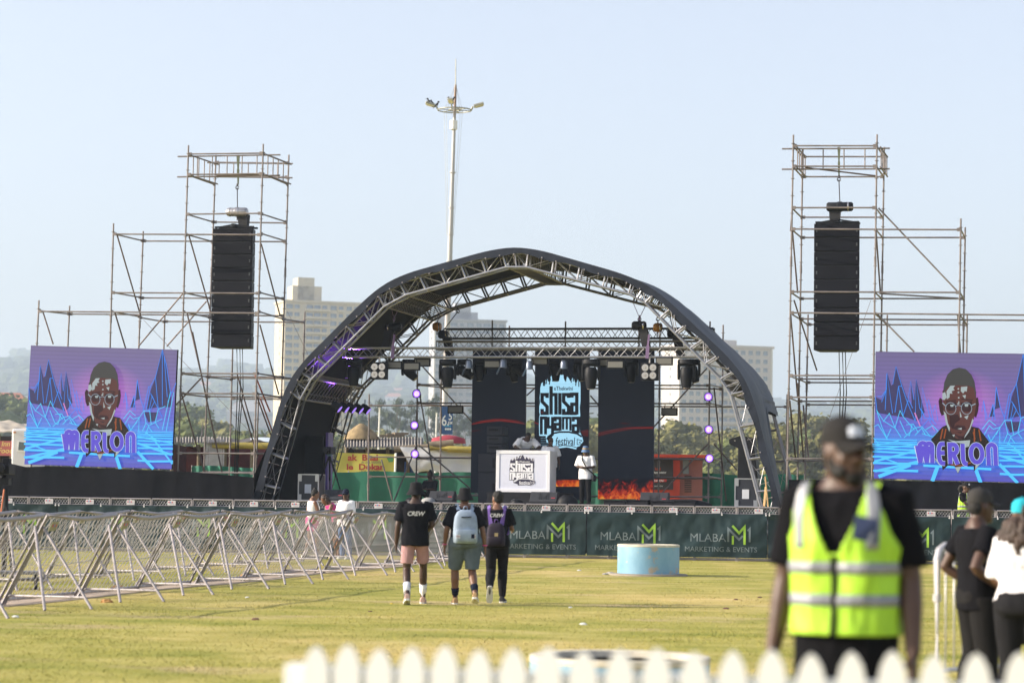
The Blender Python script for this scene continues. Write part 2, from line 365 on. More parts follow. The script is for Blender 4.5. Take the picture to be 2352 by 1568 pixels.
CREAM = mat('tower_cream', (.55, .48, .35), .8, vary=.05, vscale=.2); GREYT = mat('tower_grey', (.36, .365, .39), .8, vary=.06, vscale=.2); BEIGE = mat('tower_beige', (.50, .46, .42), .8, vary=.06, vscale=.2); TW = mat('tower_white', (.60, .58, .52), .8)
PANE = mat('tower_glass', (.20, .235, .28), .25, spec=.8, vary=.5, vscale=.35)
tower('cream_tower', 'tall cream apartment tower with rounded balconies, left of the stage arch', 655, 823, 692, 970, R(19), 17, CREAM,
      [(.06, 2.6, 1.7), (.16, 2.0, 1.5), (.33, 2.6, 1.7), (.43, 2.6, 1.7), (.53, 1.8, 1.7), (.65, 2.4, 1.7), (.75, 1.7, 1.5), (.86, 2.2, 1.6), (.95, 1.5, 1.6)], 17, 3.15, ph=[(.13, .52, 7), (.2, .42, 10.5)], win=PANE, bal=[(.27, .6, 1.3), (.7, .8, .7)], wcols=())
tower('grey_tower', 'grey apartment tower with a white end wall, in the middle of the arch', 998, 1163, 734, 1060, R(14), 10, GREYT,
      [(.05, 2.5, 1.6), (.15, 2.2, 1.6), (.27, 3.2, 1.6), (.38, 1.6, 1.3), (.5, 3.0, 1.7), (.62, 2.2, 1.5), (.73, 3.0, 1.7), (.84, 1.8, 1.5), (.94, 2.4, 1.6)], 17, 3.1, ph=[(.08, .62, 4), (.3, .52, 8)], win=PANE, bal=[(.2, .33, .8), (.66, .78, .8)], wcols=[(0.0, .02, TW)])
tower('beige_tower', 'beige apartment tower with a bright end wall, behind the right leg of the arch', 1561, 1783, 793, 900, R(17), 19, BEIGE,
      [(.05, 1.6, 1.6), (.13, 1.6, 1.6), (.2, 1.6, 1.6), (.28, 1.6, 1.6), (.36, 2.4, 1.7), (.47, 3.2, 1.8), (.58, 3.2, 1.8), (.68, 1.7, 1.6), (.76, 1.7, 1.6), (.84, 1.7, 1.6), (.92, 1.7, 1.6)], 13, 3.2, ph=[(.42, .66, 3)], win=PANE, bal=[(.42, .64, 1.0)], wcols=[(.98, .995, TW)])

# ---------------------------------------------------------------- trees
BARK = mat('bark', (.09, .065, .045), .9, vary=.3, vscale=1.5)
LEAF = [mat('leaves_olive', (.10, .105, .032), .8, col2=(.20, .185, .068), vscale=.5, spec=.2), mat('leaves_green', (.065, .095, .028), .8, col2=(.17, .185, .055), vscale=.5, spec=.2), mat('leaves_dark', (.025, .042, .018), .8, col2=(.07, .085, .03), vscale=.5, spec=.2)]
def tree_proto(seed, h, wd, m, slim=False):
    rg = random.Random(seed); t = thing('tree', 'x', 'tree', V((0, 0, 0)))
    tr = MB(); tr.path([V((0, 0, -.3)), V((rg.uniform(-.2, .2), 0, h*.25)), V((rg.uniform(-.4, .4), rg.uniform(-.3, .3), h*.55)), V((0, 0, h*.85))], [.26, .2, .14, .04], 6)
    cl = []
    for i in range(26 if not slim else 16):
        a = rg.uniform(0, 6.28); q = math.sqrt(rg.random()); zz = rg.random()
        if slim: rr = wd*.5*(1-zz*.75)*q; c = V((math.cos(a)*rr, math.sin(a)*rr, h*(.12+.84*zz))); r = wd*.22*(1.1-zz*.6)
        else: rr = wd*.5*q*math.sqrt(max(.05, 1-(zz*1.5-.6)**2)); c = V((math.cos(a)*rr, math.sin(a)*rr, h*(.18+.72*zz))); r = wd*rg.uniform(.12, .21)
        cl.append((c, r))
        if i % 3 == 0: tr.tube(V((0, 0, h*.3+zz*h*.3)), c, .09, 5, .03)
    tr.build('trunk', BARK, t)
    cr = MB(); core = MB(); r3 = random.Random(seed)
    for c, r in cl: lump(core, c, r*(.8 if not slim else .55), r3, 8, 5)
    cr.v += core.v; cr.f += core.f
    for c, r in cl:
        for k in range(70):
            d = V((rg.gauss(0, 1), rg.gauss(0, 1), rg.gauss(0, 1))).normalized(); p = c+V((d.x*r, d.y*r, d.z*r*.8))*rg.uniform(.55, 1.12)
            n_ = (d+V((rg.gauss(0, .6), rg.gauss(0, .6), rg.gauss(0, .6)))).normalized(); x, y = frame_of(n_); s = rg.uniform(.14, .34)*(1.5 if wd > 8 else 1)
            if slim: y = (y+V((0, 0, 1.4))).normalized(); cr.add([p-x*s*.5, p+x*s*.5, p+y*s*2.1+x*s*.2], [(0, 1, 2)])
            else: cr.add([p-x*s, p-y*s*.7, p+x*s, p+y*s*.8], [(0, 1, 2, 3)])
    cr.build('crown', m, t); return t
prot = [tree_proto(11, 9.5, 7.5, LEAF[0]), tree_proto(12, 8, 7.0, LEAF[0]), tree_proto(13, 10.5, 8.0, LEAF[1]), tree_proto(14, 7, 8.0, LEAF[1]), tree_proto(15, 20, 7, LEAF[2], True), tree_proto(16, 23, 8, LEAF[2], True), tree_proto(17, 19, 17, LEAF[1])]
used = set()
def plant(k, X, Y, sc, label, grp):
    z0 = 0
    if k not in used:
        used.add(k); o = prot[k]; o.location = (X, Y, z0); o.rotation_euler = (0, 0, rng.uniform(0, 6)); o.scale = (sc,)*3; tag(o, label, None, grp)
    else: dup(prot[k], V((X, Y, z0)), rng.uniform(0, 6), label, grp, sc)
for row, (Y0, n, hs) in enumerate([(330, 40, .9), (385, 40, 1.15), (450, 34, 1.3)]):
    for i in range(n):
        x = -60+2480*(i+rng.uniform(.1, .9))/n; Y = Y0+rng.uniform(-14, 14); X = (x-CX)/F*Y
        if x < 640: hs_ = hs*.93
        elif x < 1150: hs_ = hs*.82
        elif x > 1750: hs_ = hs*1.08
        else: hs_ = hs*1.1
        k = rng.choice([0, 0, 1, 1, 2] if x > 800 else [0, 1, 2, 2, 3]); sc = 1.28*hs_*rng.uniform(.8, 1.12)*{3: 1.1}.get(k, 1)
        plant(k, X, Y, sc, ['olive green bushy tree in the near row of the belt beyond the market stalls', 'bushy tree in the middle row of the tree belt beyond the market stalls', 'tall bushy tree in the back row of the tree belt beyond the stalls'][row], 'trees in the belt behind the stage')
for i in range(17):
    x = 825+rng.uniform(-4, 4)+i*17.5; Y = rng.uniform(580, 640); plant(4+i % 2, (x-CX)/F*Y, Y, rng.uniform(1.08, 1.36), 'slim dark feathery tree in the grove under the stage arch', 'slim dark trees under the arch')
for x, Y, sc, lb in [(425, 620, 1.05, 'broad round green tree beside the left video screen'), (470, 680, .95, 'round green tree seen through the left scaffold, near its corner post'), (520, 760, .8, 'small round tree in mid distance through the left scaffold'), (25, 640, 1.15, 'broad green tree above the white house at the left edge'), (-30, 600, 1.1, 'broad green tree cut by the left picture edge'), (50, 900, 1.3, 'big hazy tree left of the left video screen'), (1720, 800, 1.0, 'round tree at the foot of the beige tower'), (1560, 780, 1.05, 'broad tree before the white end wall of the beige tower')]:
    plant(6, (x-CX)/F*Y, Y, sc*1.3, lb, 'broad trees in mid distance')

# ---------------------------------------------------------------- floodlight mast, distance banner, poles, birds
MASTM = mat('mast_paint', (.44, .44, .44), .5, col2=(.24, .14, .08), vscale=1.1, thr=(.52, .70), stretch=(1, 1, .35))
GREYM = mat('weathered_metal', (.36, .36, .31), .5, .4, vary=.2)
b_, m_, t_, tip = P(1016, 1090, 125), P(1044, 300, 125), P(1046.5, 195, 125), P(1047, 136, 125)
b_ = b_+(b_-t_)*(b_.z/(t_.z-b_.z)); b_.z = -.1
mast = thing('floodlight_mast', 'tall rust stained white floodlight mast rising behind the stage arch', 'light mast', V((b_.x, b_.y, 0)))
pl = MB(); prev = None
def mp_(t): return b_+(t_-b_)*t
HT = [(0, .20), (.33, .165), (.55, .145), (.68, .13), (.69, .12), (.86, .095), (.95, .075), (1, .06)]
for (a, ra), (b, rb) in zip(HT, HT[1:]): pl.tube(mp_(a), mp_(b), ra, 14, rb)
for a in (.60, .66, .72, .80): pl.tube(mp_(a), mp_(a+.003), .16, 14)
pl.build('pole', MASTM, mast, smooth=40)
MB().tube(t_, tip, .035, 6, .025).build('lightning_rod', GREYM, mast)
dr = P(1042, 288, 125); MB().tube(dr-V((0, 0, .22)), dr+V((0, 0, .24)), .2, 16).build('winch_drum', WHITE, mast, smooth=40)
rc = P(1044, 253, 125); ring = MB(); RR = .88
ring.path([rc+V((math.cos(a)*RR, math.sin(a)*RR, 0)) for a in [2*math.pi*i/28 for i in range(28)]], .036, 6, True)
ring.path([rc+V((math.cos(a)*.3, math.sin(a)*.3, .0)) for a in [2*math.pi*i/16 for i in range(16)]], .04, 6, True)
for i in range(6): a = i*math.pi/3+.3; ring.tube(rc+V((math.cos(a)*.3, math.sin(a)*.3, 0)), rc+V((math.cos(a)*RR, math.sin(a)*RR, 0)), .022)
ring.build('lamp_ring', GREYM, mast, smooth=True)
cab = MB()
for dx in (-.55, -.42, .30, .42):
    cab.tube(rc+V((dx, .1, 0)), mp_(.66)+V((dx*.35, 0, 0)), .007, 4); cab.tube(rc+V((dx, .1, 0)), t_+V((dx*.1, 0, -.1)), .007, 4)
cab.build('winch_cable', GREYM, mast)
LAMPF = mat('flood_glass', (.75, .72, .6), .2); 
for a, tilt in [(170, 0), (190, 0), (262, 1), (10, 1), (352, 0), (80, 0)]:
    a = R(a); d = V((math.cos(a), math.sin(a), 0)); p0 = rc+d*RR; p1 = p0+V((0, 0, .2))+d*.1; sd = V((-d.y, d.x, 0)); f2 = (d+V((0, 0, .28))).normalized(); up = f2.cross(sd)*-1
    hd = MB().tube(p0, p1, .04); hd.box(p1+f2*.32, (.52, .28, .10), (f2, sd, sd.cross(f2)*-1)); ho = hd.build('floodlight', GREYM, mast, bevel=.02)
    MB().box(p1+f2*.34-sd.cross(f2)*-1*.07, (.42, .22, .02), (f2, sd, sd.cross(f2)*-1)).build('lens', LAMPF, ho)
FEATH = mat('dark_feathers', (.02, .02, .024), .7)
def bird(x, y, lb, dirx):
    p = P(x, y, 125-(.9 if 1020 < x < 1060 else 0)); t = MB(); e = V((dirx, .2, 0)).normalized(); s_ = V((-e.y, e.x, 0)); up = (V((0, 0, 1))+e*.5).normalized()
    t.ell(p, (.09, .075, .15), 8, 6, (s_, e, up)); t.ell(p+V((0, 0, .16))+e*.09, (.05, .055, .05), 8, 5, (s_, e, V((0, 0, 1)))); t.tube(p+V((0, 0, .15))+e*.13, p+V((0, 0, .14))+e*.2, .018, 5, .004)
    t.loft([[p-e*.06+s_*.04-V((0, 0, .06)), p-e*.06-s_*.04-V((0, 0, .06)), p-e*.06-V((0, 0, .1))], [p-e*.2+s_*.05-V((0, 0, .2)), p-e*.2-s_*.05-V((0, 0, .2)), p-e*.2-V((0, 0, .22))]])
    for q in (-.03, .03): t.tube(p+s_*q-V((0, 0, .1)), p+s_*q-V((0, 0, .2)), .01, 4)
    tag(t.build('bird', FEATH, smooth=True), lb, 'bird', 'birds perched on the light mast')
for x, y, lb, q in [(986, 234, 'dark bird perched at the far left tip of the mast floodlights', -1), (994, 238, 'middle dark bird of three on the left mast floodlights', -1), (1003, 241, 'dark bird nearest the ring on the left mast floodlights', 1), (1034, 231, 'dark bird left of the pole on the centre floodlight', -1), (1039, 231, 'dark bird close beside the pole on the centre floodlight', 1)]: bird(x, y, lb, q)
# 6.5 km banner strapped to the mast
BLUEB = mat('banner_blue', (.018, .075, .22), .55, vary=.1, vscale=3); BWHT = mat('banner_white_print', (.75, .78, .8), .6); BCY = mat('banner_cyan_print', (.03, .3, .55), .6)
c0 = P(1027, 965, 124.6); yw = R(12); bx = V((math.cos(yw), math.sin(yw), 0)); bn = V((math.sin(yw), -math.cos(yw), 0)); K = 124.6/F
def bmap(x, y, h): return c0+bx*((x-1027)*K)+V((0, 0, 1))*((965-y)*K)+bn*(.04+h)
t = thing('distance_banner', 'blue race distance banner strapped to the white light mast', 'banner', V((c0.x, c0.y, c0.z-.7)))
bp_ = MB().box(c0, (26*K, .05, 64*K), (bx, bn, V((0, 0, 1)))).build('banner_panel', BLUEB, t)
def ptext(txt, x, y, size, mp, **k):           # y grows downward in picture units
    return MB().text(txt, lambda a, b, h: mp(x+a, y-b, h), 0, 0, size, **k)
ptext('6.', 1022.5, 977, 34, bmap, bold=.01, lift=.004, sx=.75).build('lettering', BWHT, t)
ptext('5', 1034, 964, 26, bmap, bold=.01, lift=.004, sx=.7).build('lettering', BWHT, t)
ptext('KM', 1034, 974, 10, bmap, bold=.02, lift=.004, sx=.7).build('lettering', BWHT, t)
dm = MB(); [dm.poly([(1021+q*5, 985), (1024+q*5, 982), (1027+q*5, 985), (1024+q*5, 988)], bmap, .004) for q in range(3)]; dm.build('diamond_pattern', BWHT, t)
MB().poly([(1021, 976.5), (1036, 976.5), (1036, 979.5), (1021, 979.5)], bmap, .004).build('cyan_line', BCY, t)
POLEW = mat('pole_white', (.66, .66, .63), .5)
for x, yt, lb in [(872, 937, 'thin white lamp post among trees under the left of the arch'), (1003, 949, 'thin white lamp post just left of the blue distance banner')]:
    a = P(x, yt, 210); t = MB(); t.tube(V((a.x-.1, a.y, -.1)), a, .11, 8, .07); t.box(a+V((0, -.3, 0)), (.16, .8, .09)); tag(t.build('lamp_post', POLEW, smooth=40), lb, 'lamp post', 'lamp posts behind the stage')
# ================================================================== STAGE
DECKZ = 1.40
def toz(x, y, d): return toL(S(x, y, d)).z
def tou(x, y, d): return toL(S(x, y, d)).x
def boxtruss(t, A, B, wv, hv, r, rw, n, m, name='chord', web='lattice'):
    """four chords and a zig-zag web between A and B"""
    A = V(A); B = V(B); c = MB(); w_ = MB(); Q = [(-1, -1), (1, -1), (1, 1), (-1, 1)]
    off = [wv*(i/2)+hv*(j/2) for i, j in Q]
    for o in off: c.tube(A+o, B+o, r, 8)
    for i in range(4):
        a, b = off[i], off[(i+1) % 4]
        for k in range(n):
            p = A+(B-A)*(k/n); q = A+(B-A)*((k+1)/n)
            w_.tube(p+(a if k % 2 else b), q+(b if k % 2 else a), rw, 5, cap=False)
        w_.tube(A+a, A+b, rw*1.2, 5); w_.tube(B+a, B+b, rw*1.2, 5)
    c.build(name, m, t, smooth=40); w_.build(web, m, t, smooth=40)
OUT = [(594.6, 1142), (664, 898), (689, 854), (867.6, 675.7), (914.5, 645), (1152, 579), (1213, 577.6), (1452, 646), (1503, 674), (1690, 850), (1716, 897), (1784, 1162)]
INN = [(628, 1142), (689, 917), (715, 870.5), (882, 703.6), (932, 677), (1163, 613), (1209, 613), (1443, 674), (1481.5, 695), (1654, 870.5), (1677.7, 905.7), (1746.6, 1162)]
def lp(p): q = toL(S(p[0], p[1], 0)); return [q.x, q.z]
OUT = [lp(p) for p in OUT]; INN = [lp(p) for p in INN]
for A in (OUT, INN):
    for i, j in ((0, 1), (-1, -2)):
        k = A[i][1]/(A[j][1]-A[i][1]); A[i] = [A[i][0]-(A[j][0]-A[i][0])*k, 0.0]
roof = thing('stage_roof', 'arched outdoor stage roof of aluminium trusses with a dark membrane', 'stage roof', L(0, 2.8, 0))
def arch(d0, d1, m, nm):
    ch = MB(); wb = MB(); pl = MB()
    for d in (d0, d1):
        ch.path([L(u, d, z) for u, z in OUT], .034, 8); ch.path([L(u, d, z) for u, z in INN], .036, 8)
    for i in range(len(OUT)-1):
        a0, a1, b0, b1 = V(OUT[i]), V(OUT[i+1]), V(INN[i]), V(INN[i+1]); ln = (a1-a0).length
        corner = ln < 1.0
        n = 2 if corner else max(4, round(ln/(1.0 if i in (0, 10) else .72)))
        for k in range(n+1):
            p = a0+(a1-a0)*(k/n); q = b0+(b1-b0)*(k/n); leg = i in (0, 10)
            p2 = a0+(a1-a0)*((k+1)/n); q2 = b0+(b1-b0)*((k+1)/n)
            for d in (d0, d1): wb.tube(L(p.x, d, p.y), L(q.x, d, q.y), .032 if not corner else .02, 6)
            for s_ in (p, q):
                wb.tube(L(s_.x, d0, s_.y), L(s_.x, d1, s_.y), .022, 5)
            if k < n and leg:
                wb.tube(L(q.x, d0, q.y), L(p2.x, d0, p2.y), .006, 4); wb.tube(L(p.x, d1, p.y), L(q2.x, d1, q2.y), .008, 4); wb.tube(L(p.x, d0, p.y), L(p2.x, d1, p2.y), .008, 4)
            elif k < n:
                e0, e1 = (p, q2) if k % 2 else (q, p2)
                wb.tube(L(e0.x, d0, e0.y), L(e1.x, d0, e1.y), .014 if not leg else .008, 5); wb.tube(L(e0.x, d1, e0.y), L(e1.x, d1, e1.y), .014, 5)
                wb.tube(L(q.x, d0 if k % 2 else d1, q.y), L(q2.x, d1 if k % 2 else d0, q2.y), .012, 5)
        if corner:
            for (e, f_) in ((a0, b0), (a1, b1)):
                mid = (e+f_)/2; c2 = ((a0+a1)/2+(b0+b1)/2)/2
                for w0 in (e, f_):
                    x = w0+(c2-w0)*.35
                    pl.prism([L(w0.x, d0-.01, w0.y), L(x.x, d0-.01, x.y), L((w0.x+mid.x)/2, d0-.01, (w0.y+mid.y)/2)], EY*.012)
    ch.build(nm+'_chord', m, roof, smooth=40); wb.build(nm+'_lattice', m, roof, smooth=40); pl.build(nm+'_hinge_plate', m, roof)
arch(0, .45, ALU, 'front_arch'); arch(5.15, 5.6, ALUD, 'back_arch')
for i in (1, 3, 5, 7, 9):                                    # ladder purlins between the two arches, at each hinge
    lb = MB(); a, b = INN[i], INN[i+1]; a2, b2 = OUT[i], OUT[i+1]
    for (u, z) in (a, b, a2, b2): lb.tube(L(u, .45, z), L(u, 5.15, z), .03, 7)
    for k in range(15):
        d = .45+4.7*k/15; d2 = d+4.7/15
        lb.tube(L(a[0], d, a[1]), L(b[0], d2, b[1]), .018, 5); lb.tube(L(a2[0], d, a2[1]), L(b2[0], d, b2[1]), .014, 5); lb.tube(L(a[0], d, a[1]), L(a2[0], d2, a2[1]), .014, 5); lb.tube(L(b[0], d2, b[1]), L(b2[0], d, b2[1]), .014, 5)
    lb.build('purlin_truss', ALUD, roof, smooth=40)
def resample(pts, n):
    pts = [V(p) for p in pts]; ls = [0]
    for a, b in zip(pts, pts[1:]): ls.append(ls[-1]+(b-a).length)
    out = []
    for i in range(n):
        t = ls[-1]*i/(n-1); k = max(j for j in range(len(ls)-1) if ls[j] <= t+1e-9); f_ = (t-ls[k])/(ls[k+1]-ls[k]); out.append(pts[k]+(pts[k+1]-pts[k])*min(1, f_))
    return out
OS = resample(OUT, 121); OS = [sum((OS[min(120, max(0, i+k))] for k in range(-3, 4)), V((0, 0)))/7 if 3 <= i <= 117 else OS[i] for i in range(121)]
def nrm(i):
    t = OS[min(i+1, 120)]-OS[max(i-1, 0)]; return V((-t.y, t.x)).normalized()
def mem(off, wav):
    def fn(a, b):
        i = round(a*120); p = OS[i].copy(); d = -.12+5.95*b; n_ = nrm(i)
        if i > 96:                                            # the skin stops short above the rear foot on the right
            t = (i-96)/24; k = max(.18, 1-1.9*b); j = 96+24*t*k; q0 = OS[int(j)]; q1 = OS[min(120, int(j)+1)]; p = q0+(q1-q0)*(j-int(j))
        w_ = off+wav*(.06*math.sin(math.pi*b)*(1 if 8 < i < 112 else .4)+.03*math.sin(b*9+i*.13)*b*(1-b)*4+.05*noise.noise(V((i*.10, b*3.0, 2)))*math.sin(math.pi*b)+.02*noise.noise(V((i*.5, b*9.0, 7))))
        if i > 88: w_ += wav*.035*b*math.sin(b*11+i*.05)*((i-88)/32)
        if i < 14: w_ += wav*.5*max(0, math.sin(math.pi*min(1, i/14)))*math.sin(math.pi*min(1, b*1.6+.15))*.9
        q = p+n_*w_; return L(q.x, d, max(.02, q.y))
    return fn
MB().grid(121, 34, mem(.125, 1)).build('membrane', SKIN_MEM, roof, smooth=True)
MB().grid(121, 12, mem(.035, 0)).build('membrane_lining', LINER, roof, smooth=True)
fb = MB()                                                     # front flap folded over the arch edge
fb.slab(121, 4, lambda a, b: (lambda i: (lambda p, n_: L(p.x, -.125, p.y))(OS[i]+nrm(i)*(.135-(.20+.04*math.sin(i*.9))*b), 0))(round(a*120)), EY*.02)
fb.build('membrane_flap', SKIN_MEM, roof, smooth=30)
fl = MB()
for i in list(range(2, 120, 2)): p = OS[i]+nrm(i)*-.06; fl.tube(L(p.x, -.15, p.y), L(p.x, -.12, p.y), .022, 6); q = OS[i]+nrm(i)*-.35; fl.tube(L(p.x, -.13, p.y), L(q.x, -.03, q.y), .006, 4)
fl.build('lashing', GALV, roof)

# ---------------------------------------------------------------- deck, skirts
DK = mat('deck_ply', (.018, .018, .022), .7, spec=.2, vary=.3, vscale=2)
dk = thing('stage_deck', 'black stage deck under the arched roof', 'stage deck', L(0, 3, 0))
u0, u1 = tou(600, 1150, 0)+.4, tou(1780, 1150, 0)-.3
MB().box(L((u0+u1)/2, 3.2, DECKZ-.06), (u1-u0, 7.2, .12), SAX).build('deck_floor', DK, dk)
MB().slab(60, 3, lambda a, b: L(u0+(u1-u0)*a, -.42+.02*math.sin(a*70)*b, DECKZ-.13-(DECKZ-.14)*b), EY*.01).build('skirt', CLOTHB, dk, smooth=True)
lg = MB()
for i in range(8):
    for d in (.2, 3, 6): lg.box(L(u0+.3+(u1-u0-.6)*i/7, d, (DECKZ-.12)/2), (.08, .08, DECKZ-.12), SAX)
lg.build('deck_leg', BLACKT, dk)
def drape(label, pts_top, d, seed):
    tp = [toL(S(x, y, d)) for x, y in pts_top]; us = [p.x for p in tp]
    def topz(u):
        for a, b in zip(tp, tp[1:]):
            if a.x <= u <= b.x: return a.z+(b.z-a.z)*(u-a.x)/(b.x-a.x)
        return tp[-1].z
    def fn(a, b):
        u = us[0]+(us[-1]-us[0])*a; z = topz(u)*(1-b)+.02*b
        return L(u, d+.05*noise.noise(V((u*.8, b*2.2, seed)))+.03*noise.noise(V((u*3, b*1.0, seed+4))), z)
    o = MB().slab(90, 14, fn, EY*.012).build('cloth_skirt', CLOTHB, smooth=40); tag(o, label, 'black drape'); return o
drape('black cloth skirt hung below the left video screen', [(-140, 1058), (15, 1062), (60, 1072), (120, 1070), (260, 1076), (394, 1081), (440, 1083), (583, 1096)], -.45, 1)
drape('black cloth skirt hung below the right video screen', [(1812, 1101), (1900, 1102), (2007, 1102), (2352, 1109), (2520, 1112)], -.45, 9)

# ---------------------------------------------------------------- hung trusses, hoists
def htruss(lb, name, x0, x1, yt, yb, d, wd, m, n, r=.026):
    xm = (x0+x1)/2; zt = toz(xm, yt, d); zb = toz(xm, yb, d); a = tou(x0, yt, d); b = tou(x1, yt, d); zc = (zt+zb)/2
    t = thing(name, lb, 'truss', L((a+b)/2, d, zc)); boxtruss(t, L(a, d, zc), L(b, d, zc), EY*wd, EZ*(zt-zb), r, r*.42, n, m); return zb, a, b
zb1, ua, ub = htruss('long front lighting truss with lamps hung below it', 'lighting_truss', 790, 1658, 799, 820, 1.2, .3, ALU, 46)
htruss('dull lighting truss hung behind the front lighting truss', 'lighting_truss', 1005, 1640, 784, 803, 3.2, .3, ALUD, 36)
zb3, ub0, ub1 = htruss('black rear truss on the scaffold that carries the tall video panels', 'screen_truss', 1022, 1640, 755, 777, 5.3, .3, BLACKT, 40)
PIN = mat('black_clamp', (.03, .028, .03), .5)
for x in (1115, 1132, 1201, 1297, 1337, 1399, 1440, 1160): pass
HOISTY = mat('hoist_yellow', (.42, .19, .02), .45, vary=.2); BAGM = mat('chain_bag', (.02, .02, .024), .85, bump=.3, bscale=14); CHR = mat('bright_metal', (.55, .52, .5), .25, .9)
STRAP = mat('strap_purple', (.20, .13, .26), .8); STRAPG = mat('strap_green', (.12, .14, .09), .8); CHAINM = mat('chain', (.10, .09, .10), .4, .7)
def hoist(x, y, d, lb, w_=.62, bag=True, col=None, flip=1, top=None, mat_=None):
    """electric chain hoist: motor drum, end caps, hook, bag, chain upwards"""
    c = S(x, y, d); t = thing('chain_hoist', lb, 'chain hoist', c)
    X = EX; h = MB(); prof = [(0, -w_/2), (.10, -w_/2), (.135, -w_/2+.05), (.135, -w_*.1), (.15, -w_*.08), (.15, w_*.08), (.135, w_*.1), (.135, w_/2-.05), (.10, w_/2), (0, w_/2)]
    h.lathe([p if p[0] else (.001, p[1]) for p in prof], c, 16, (EY, EZ, X)); h.build('motor', mat_ or BLK, t, smooth=35)
    MB().lathe([(.137, -.02), (.14, 0), (.137, .02)], c+X*(w_*.32*flip), 16, (EY, EZ, X)).build('silver_band', CHR, t)
    if bag:
        b = MB(); s = X*flip
        b.loft([[c+s*(.12+k*.0)+s*i*.13*(1-.1*q)+EY*j*.1-EZ*(.08+.62*q)+s*.12*q for i, j in ((-1, -1), (1, -1), (1, 1), (-1, 1))] for q in (0, .5, 1) for k in (0,)]); b.build('chain_bag', BAGM, t, smooth=30)
    if top is not None:
        ch = MB(); tp = S(top[0], top[1], d); ch.tube(c+EZ*.12, tp, .016, 5); ch.build('chain', CHAINM, t)
        hk = MB(); hk.path([tp+X*(.05*math.cos(a))+EZ*(.05*math.sin(a)) for a in [R(q) for q in range(0, 360, 30)]], .016, 5, True); hk.tube(tp+EZ*.05, tp+EZ*.12, .03, 8); hk.build('hook', CHAINM, t, smooth=40)
    hk2 = MB(); hk2.tube(c-EZ*.12, c-EZ*.26, .02, 6); hk2.build('lower_hook', CHAINM, t); return t
hoist(904, 752, 2.2, 'black chain hoist hung by a strap bridle under the left of the arch', .5, True, flip=-1, top=(905, 732))
hoist(1468, 748, 1.3, 'black chain hoist with a long chain bag under the right of the arch', .42, True, flip=1, top=(1469, 733))
hoist(1004, 750, 4.6, 'small yellow chain hoist under the rear arch, left of the rear truss', .26, False, top=(1008, 728), mat_=HOISTY)
hoist(1511, 752, 2.6, 'small yellow chain hoist beside the right chain bag', .26, False, top=(1511, 733), mat_=HOISTY)
hoist(1018, 768, 4.8, 'black chain hoist with its bag near the left end of the rear truss', .3, True, top=(1052, 715))
hoist(1546, 765, 3.2, 'black chain hoist half hidden by the right slope of the arch', .34, True, top=(1538, 725))
for lb, d, (x, y), ends in [('purple web sling bridle above the left black hoist', 2.2, (905, 732), [(896, 696), (920, 698)]), ('dark purple sling bridle above the right black hoist', 1.3, (1469, 730), [(1455, 697), (1484, 699)])]:
    s = MB(); [s.beam(S(x, y, d), S(a, b, d), .05, .012) for a, b in ends]; s.tube(S(x, y, d), S(x, y+6, d), .03, 6); tag(s.build('sling_bridle', STRAP), lb, 'sling')
for lb, x, d in [('purple web strap looped round the front truss, left', 901, 1.0), ('purple web strap looped round the front truss, right', 1486, 1.0)]:
    s = MB(); s.beam(S(x, 823, d), S(x+2, 794, d), .10, .02, EY); s.beam(S(x+2, 794, d), S(x+5, 768, d), .06, .02, EY); tag(s.build('web_strap', STRAP), lb, 'strap')

# ---------------------------------------------------------------- lamps on the front truss
LENSG = mat('lamp_lens', (.30, .27, .22), .15, spec=.8); LENSW = mat('blinder_lens', (.62, .55, .42), .2, spec=.9); STRIPM = mat('wash_panel', (.17, .165, .15), .35, spec=.6); SILV = mat('fresnel_silver', (.16, .19, .25), .35, .5)
def moving_head(x, d, lb, sc=1.0, tilt=0.0, yb=825):
    top = S(x, yb, d); t = thing('moving_head', lb, 'stage lamp', top, 'moving head lamps on the front truss')
    MB().lathe([(.001, 0), (.2*sc, 0), (.22*sc, -.03), (.22*sc, -.11*sc), (.16*sc, -.14*sc), (.001, -.14*sc)], top, 12, (EX, EY*.7, EZ)).build('base', BLK, t, smooth=35)
    y = MB()
    for s_ in (-1, 1):
        y.loft([[top+EX*(s_*(.19*sc+i*.03))+EY*(j*.07*wq)+EZ*z for i, j in ((-1, -1), (1, -1), (1, 1), (-1, 1))] for z, wq in ((-.12*sc, .8), (-.2*sc, 1.3), (-.42*sc, 1.2), (-.5*sc, .7))])
    y.box(top-EZ*.15*sc, (.42*sc, .16, .05), SAX); y.build('yoke', BLK, t, bevel=.01)
    c = top-EZ*.38*sc; ax = (-EZ*math.cos(tilt)+EX*math.sin(tilt)); s2 = EY; s1 = s2.cross(ax)
    h = MB(); h.lathe([(.001, -.2*sc), (.12*sc, -.19*sc), (.155*sc, -.12*sc), (.155*sc, .06*sc), (.13*sc, .2*sc), (.11*sc, .31*sc), (.09*sc, .32*sc), (.001, .325*sc)], c, 14, (s1, s2, ax)); ho = h.build('lamp_head', BLK, t, smooth=35)
    MB().lathe([(.001, 0), (.085*sc, 0), (.085*sc, .012), (.001, .02)], c+ax*(.322*sc), 14, (s1, s2, ax)).build('lens', LENSG, ho)
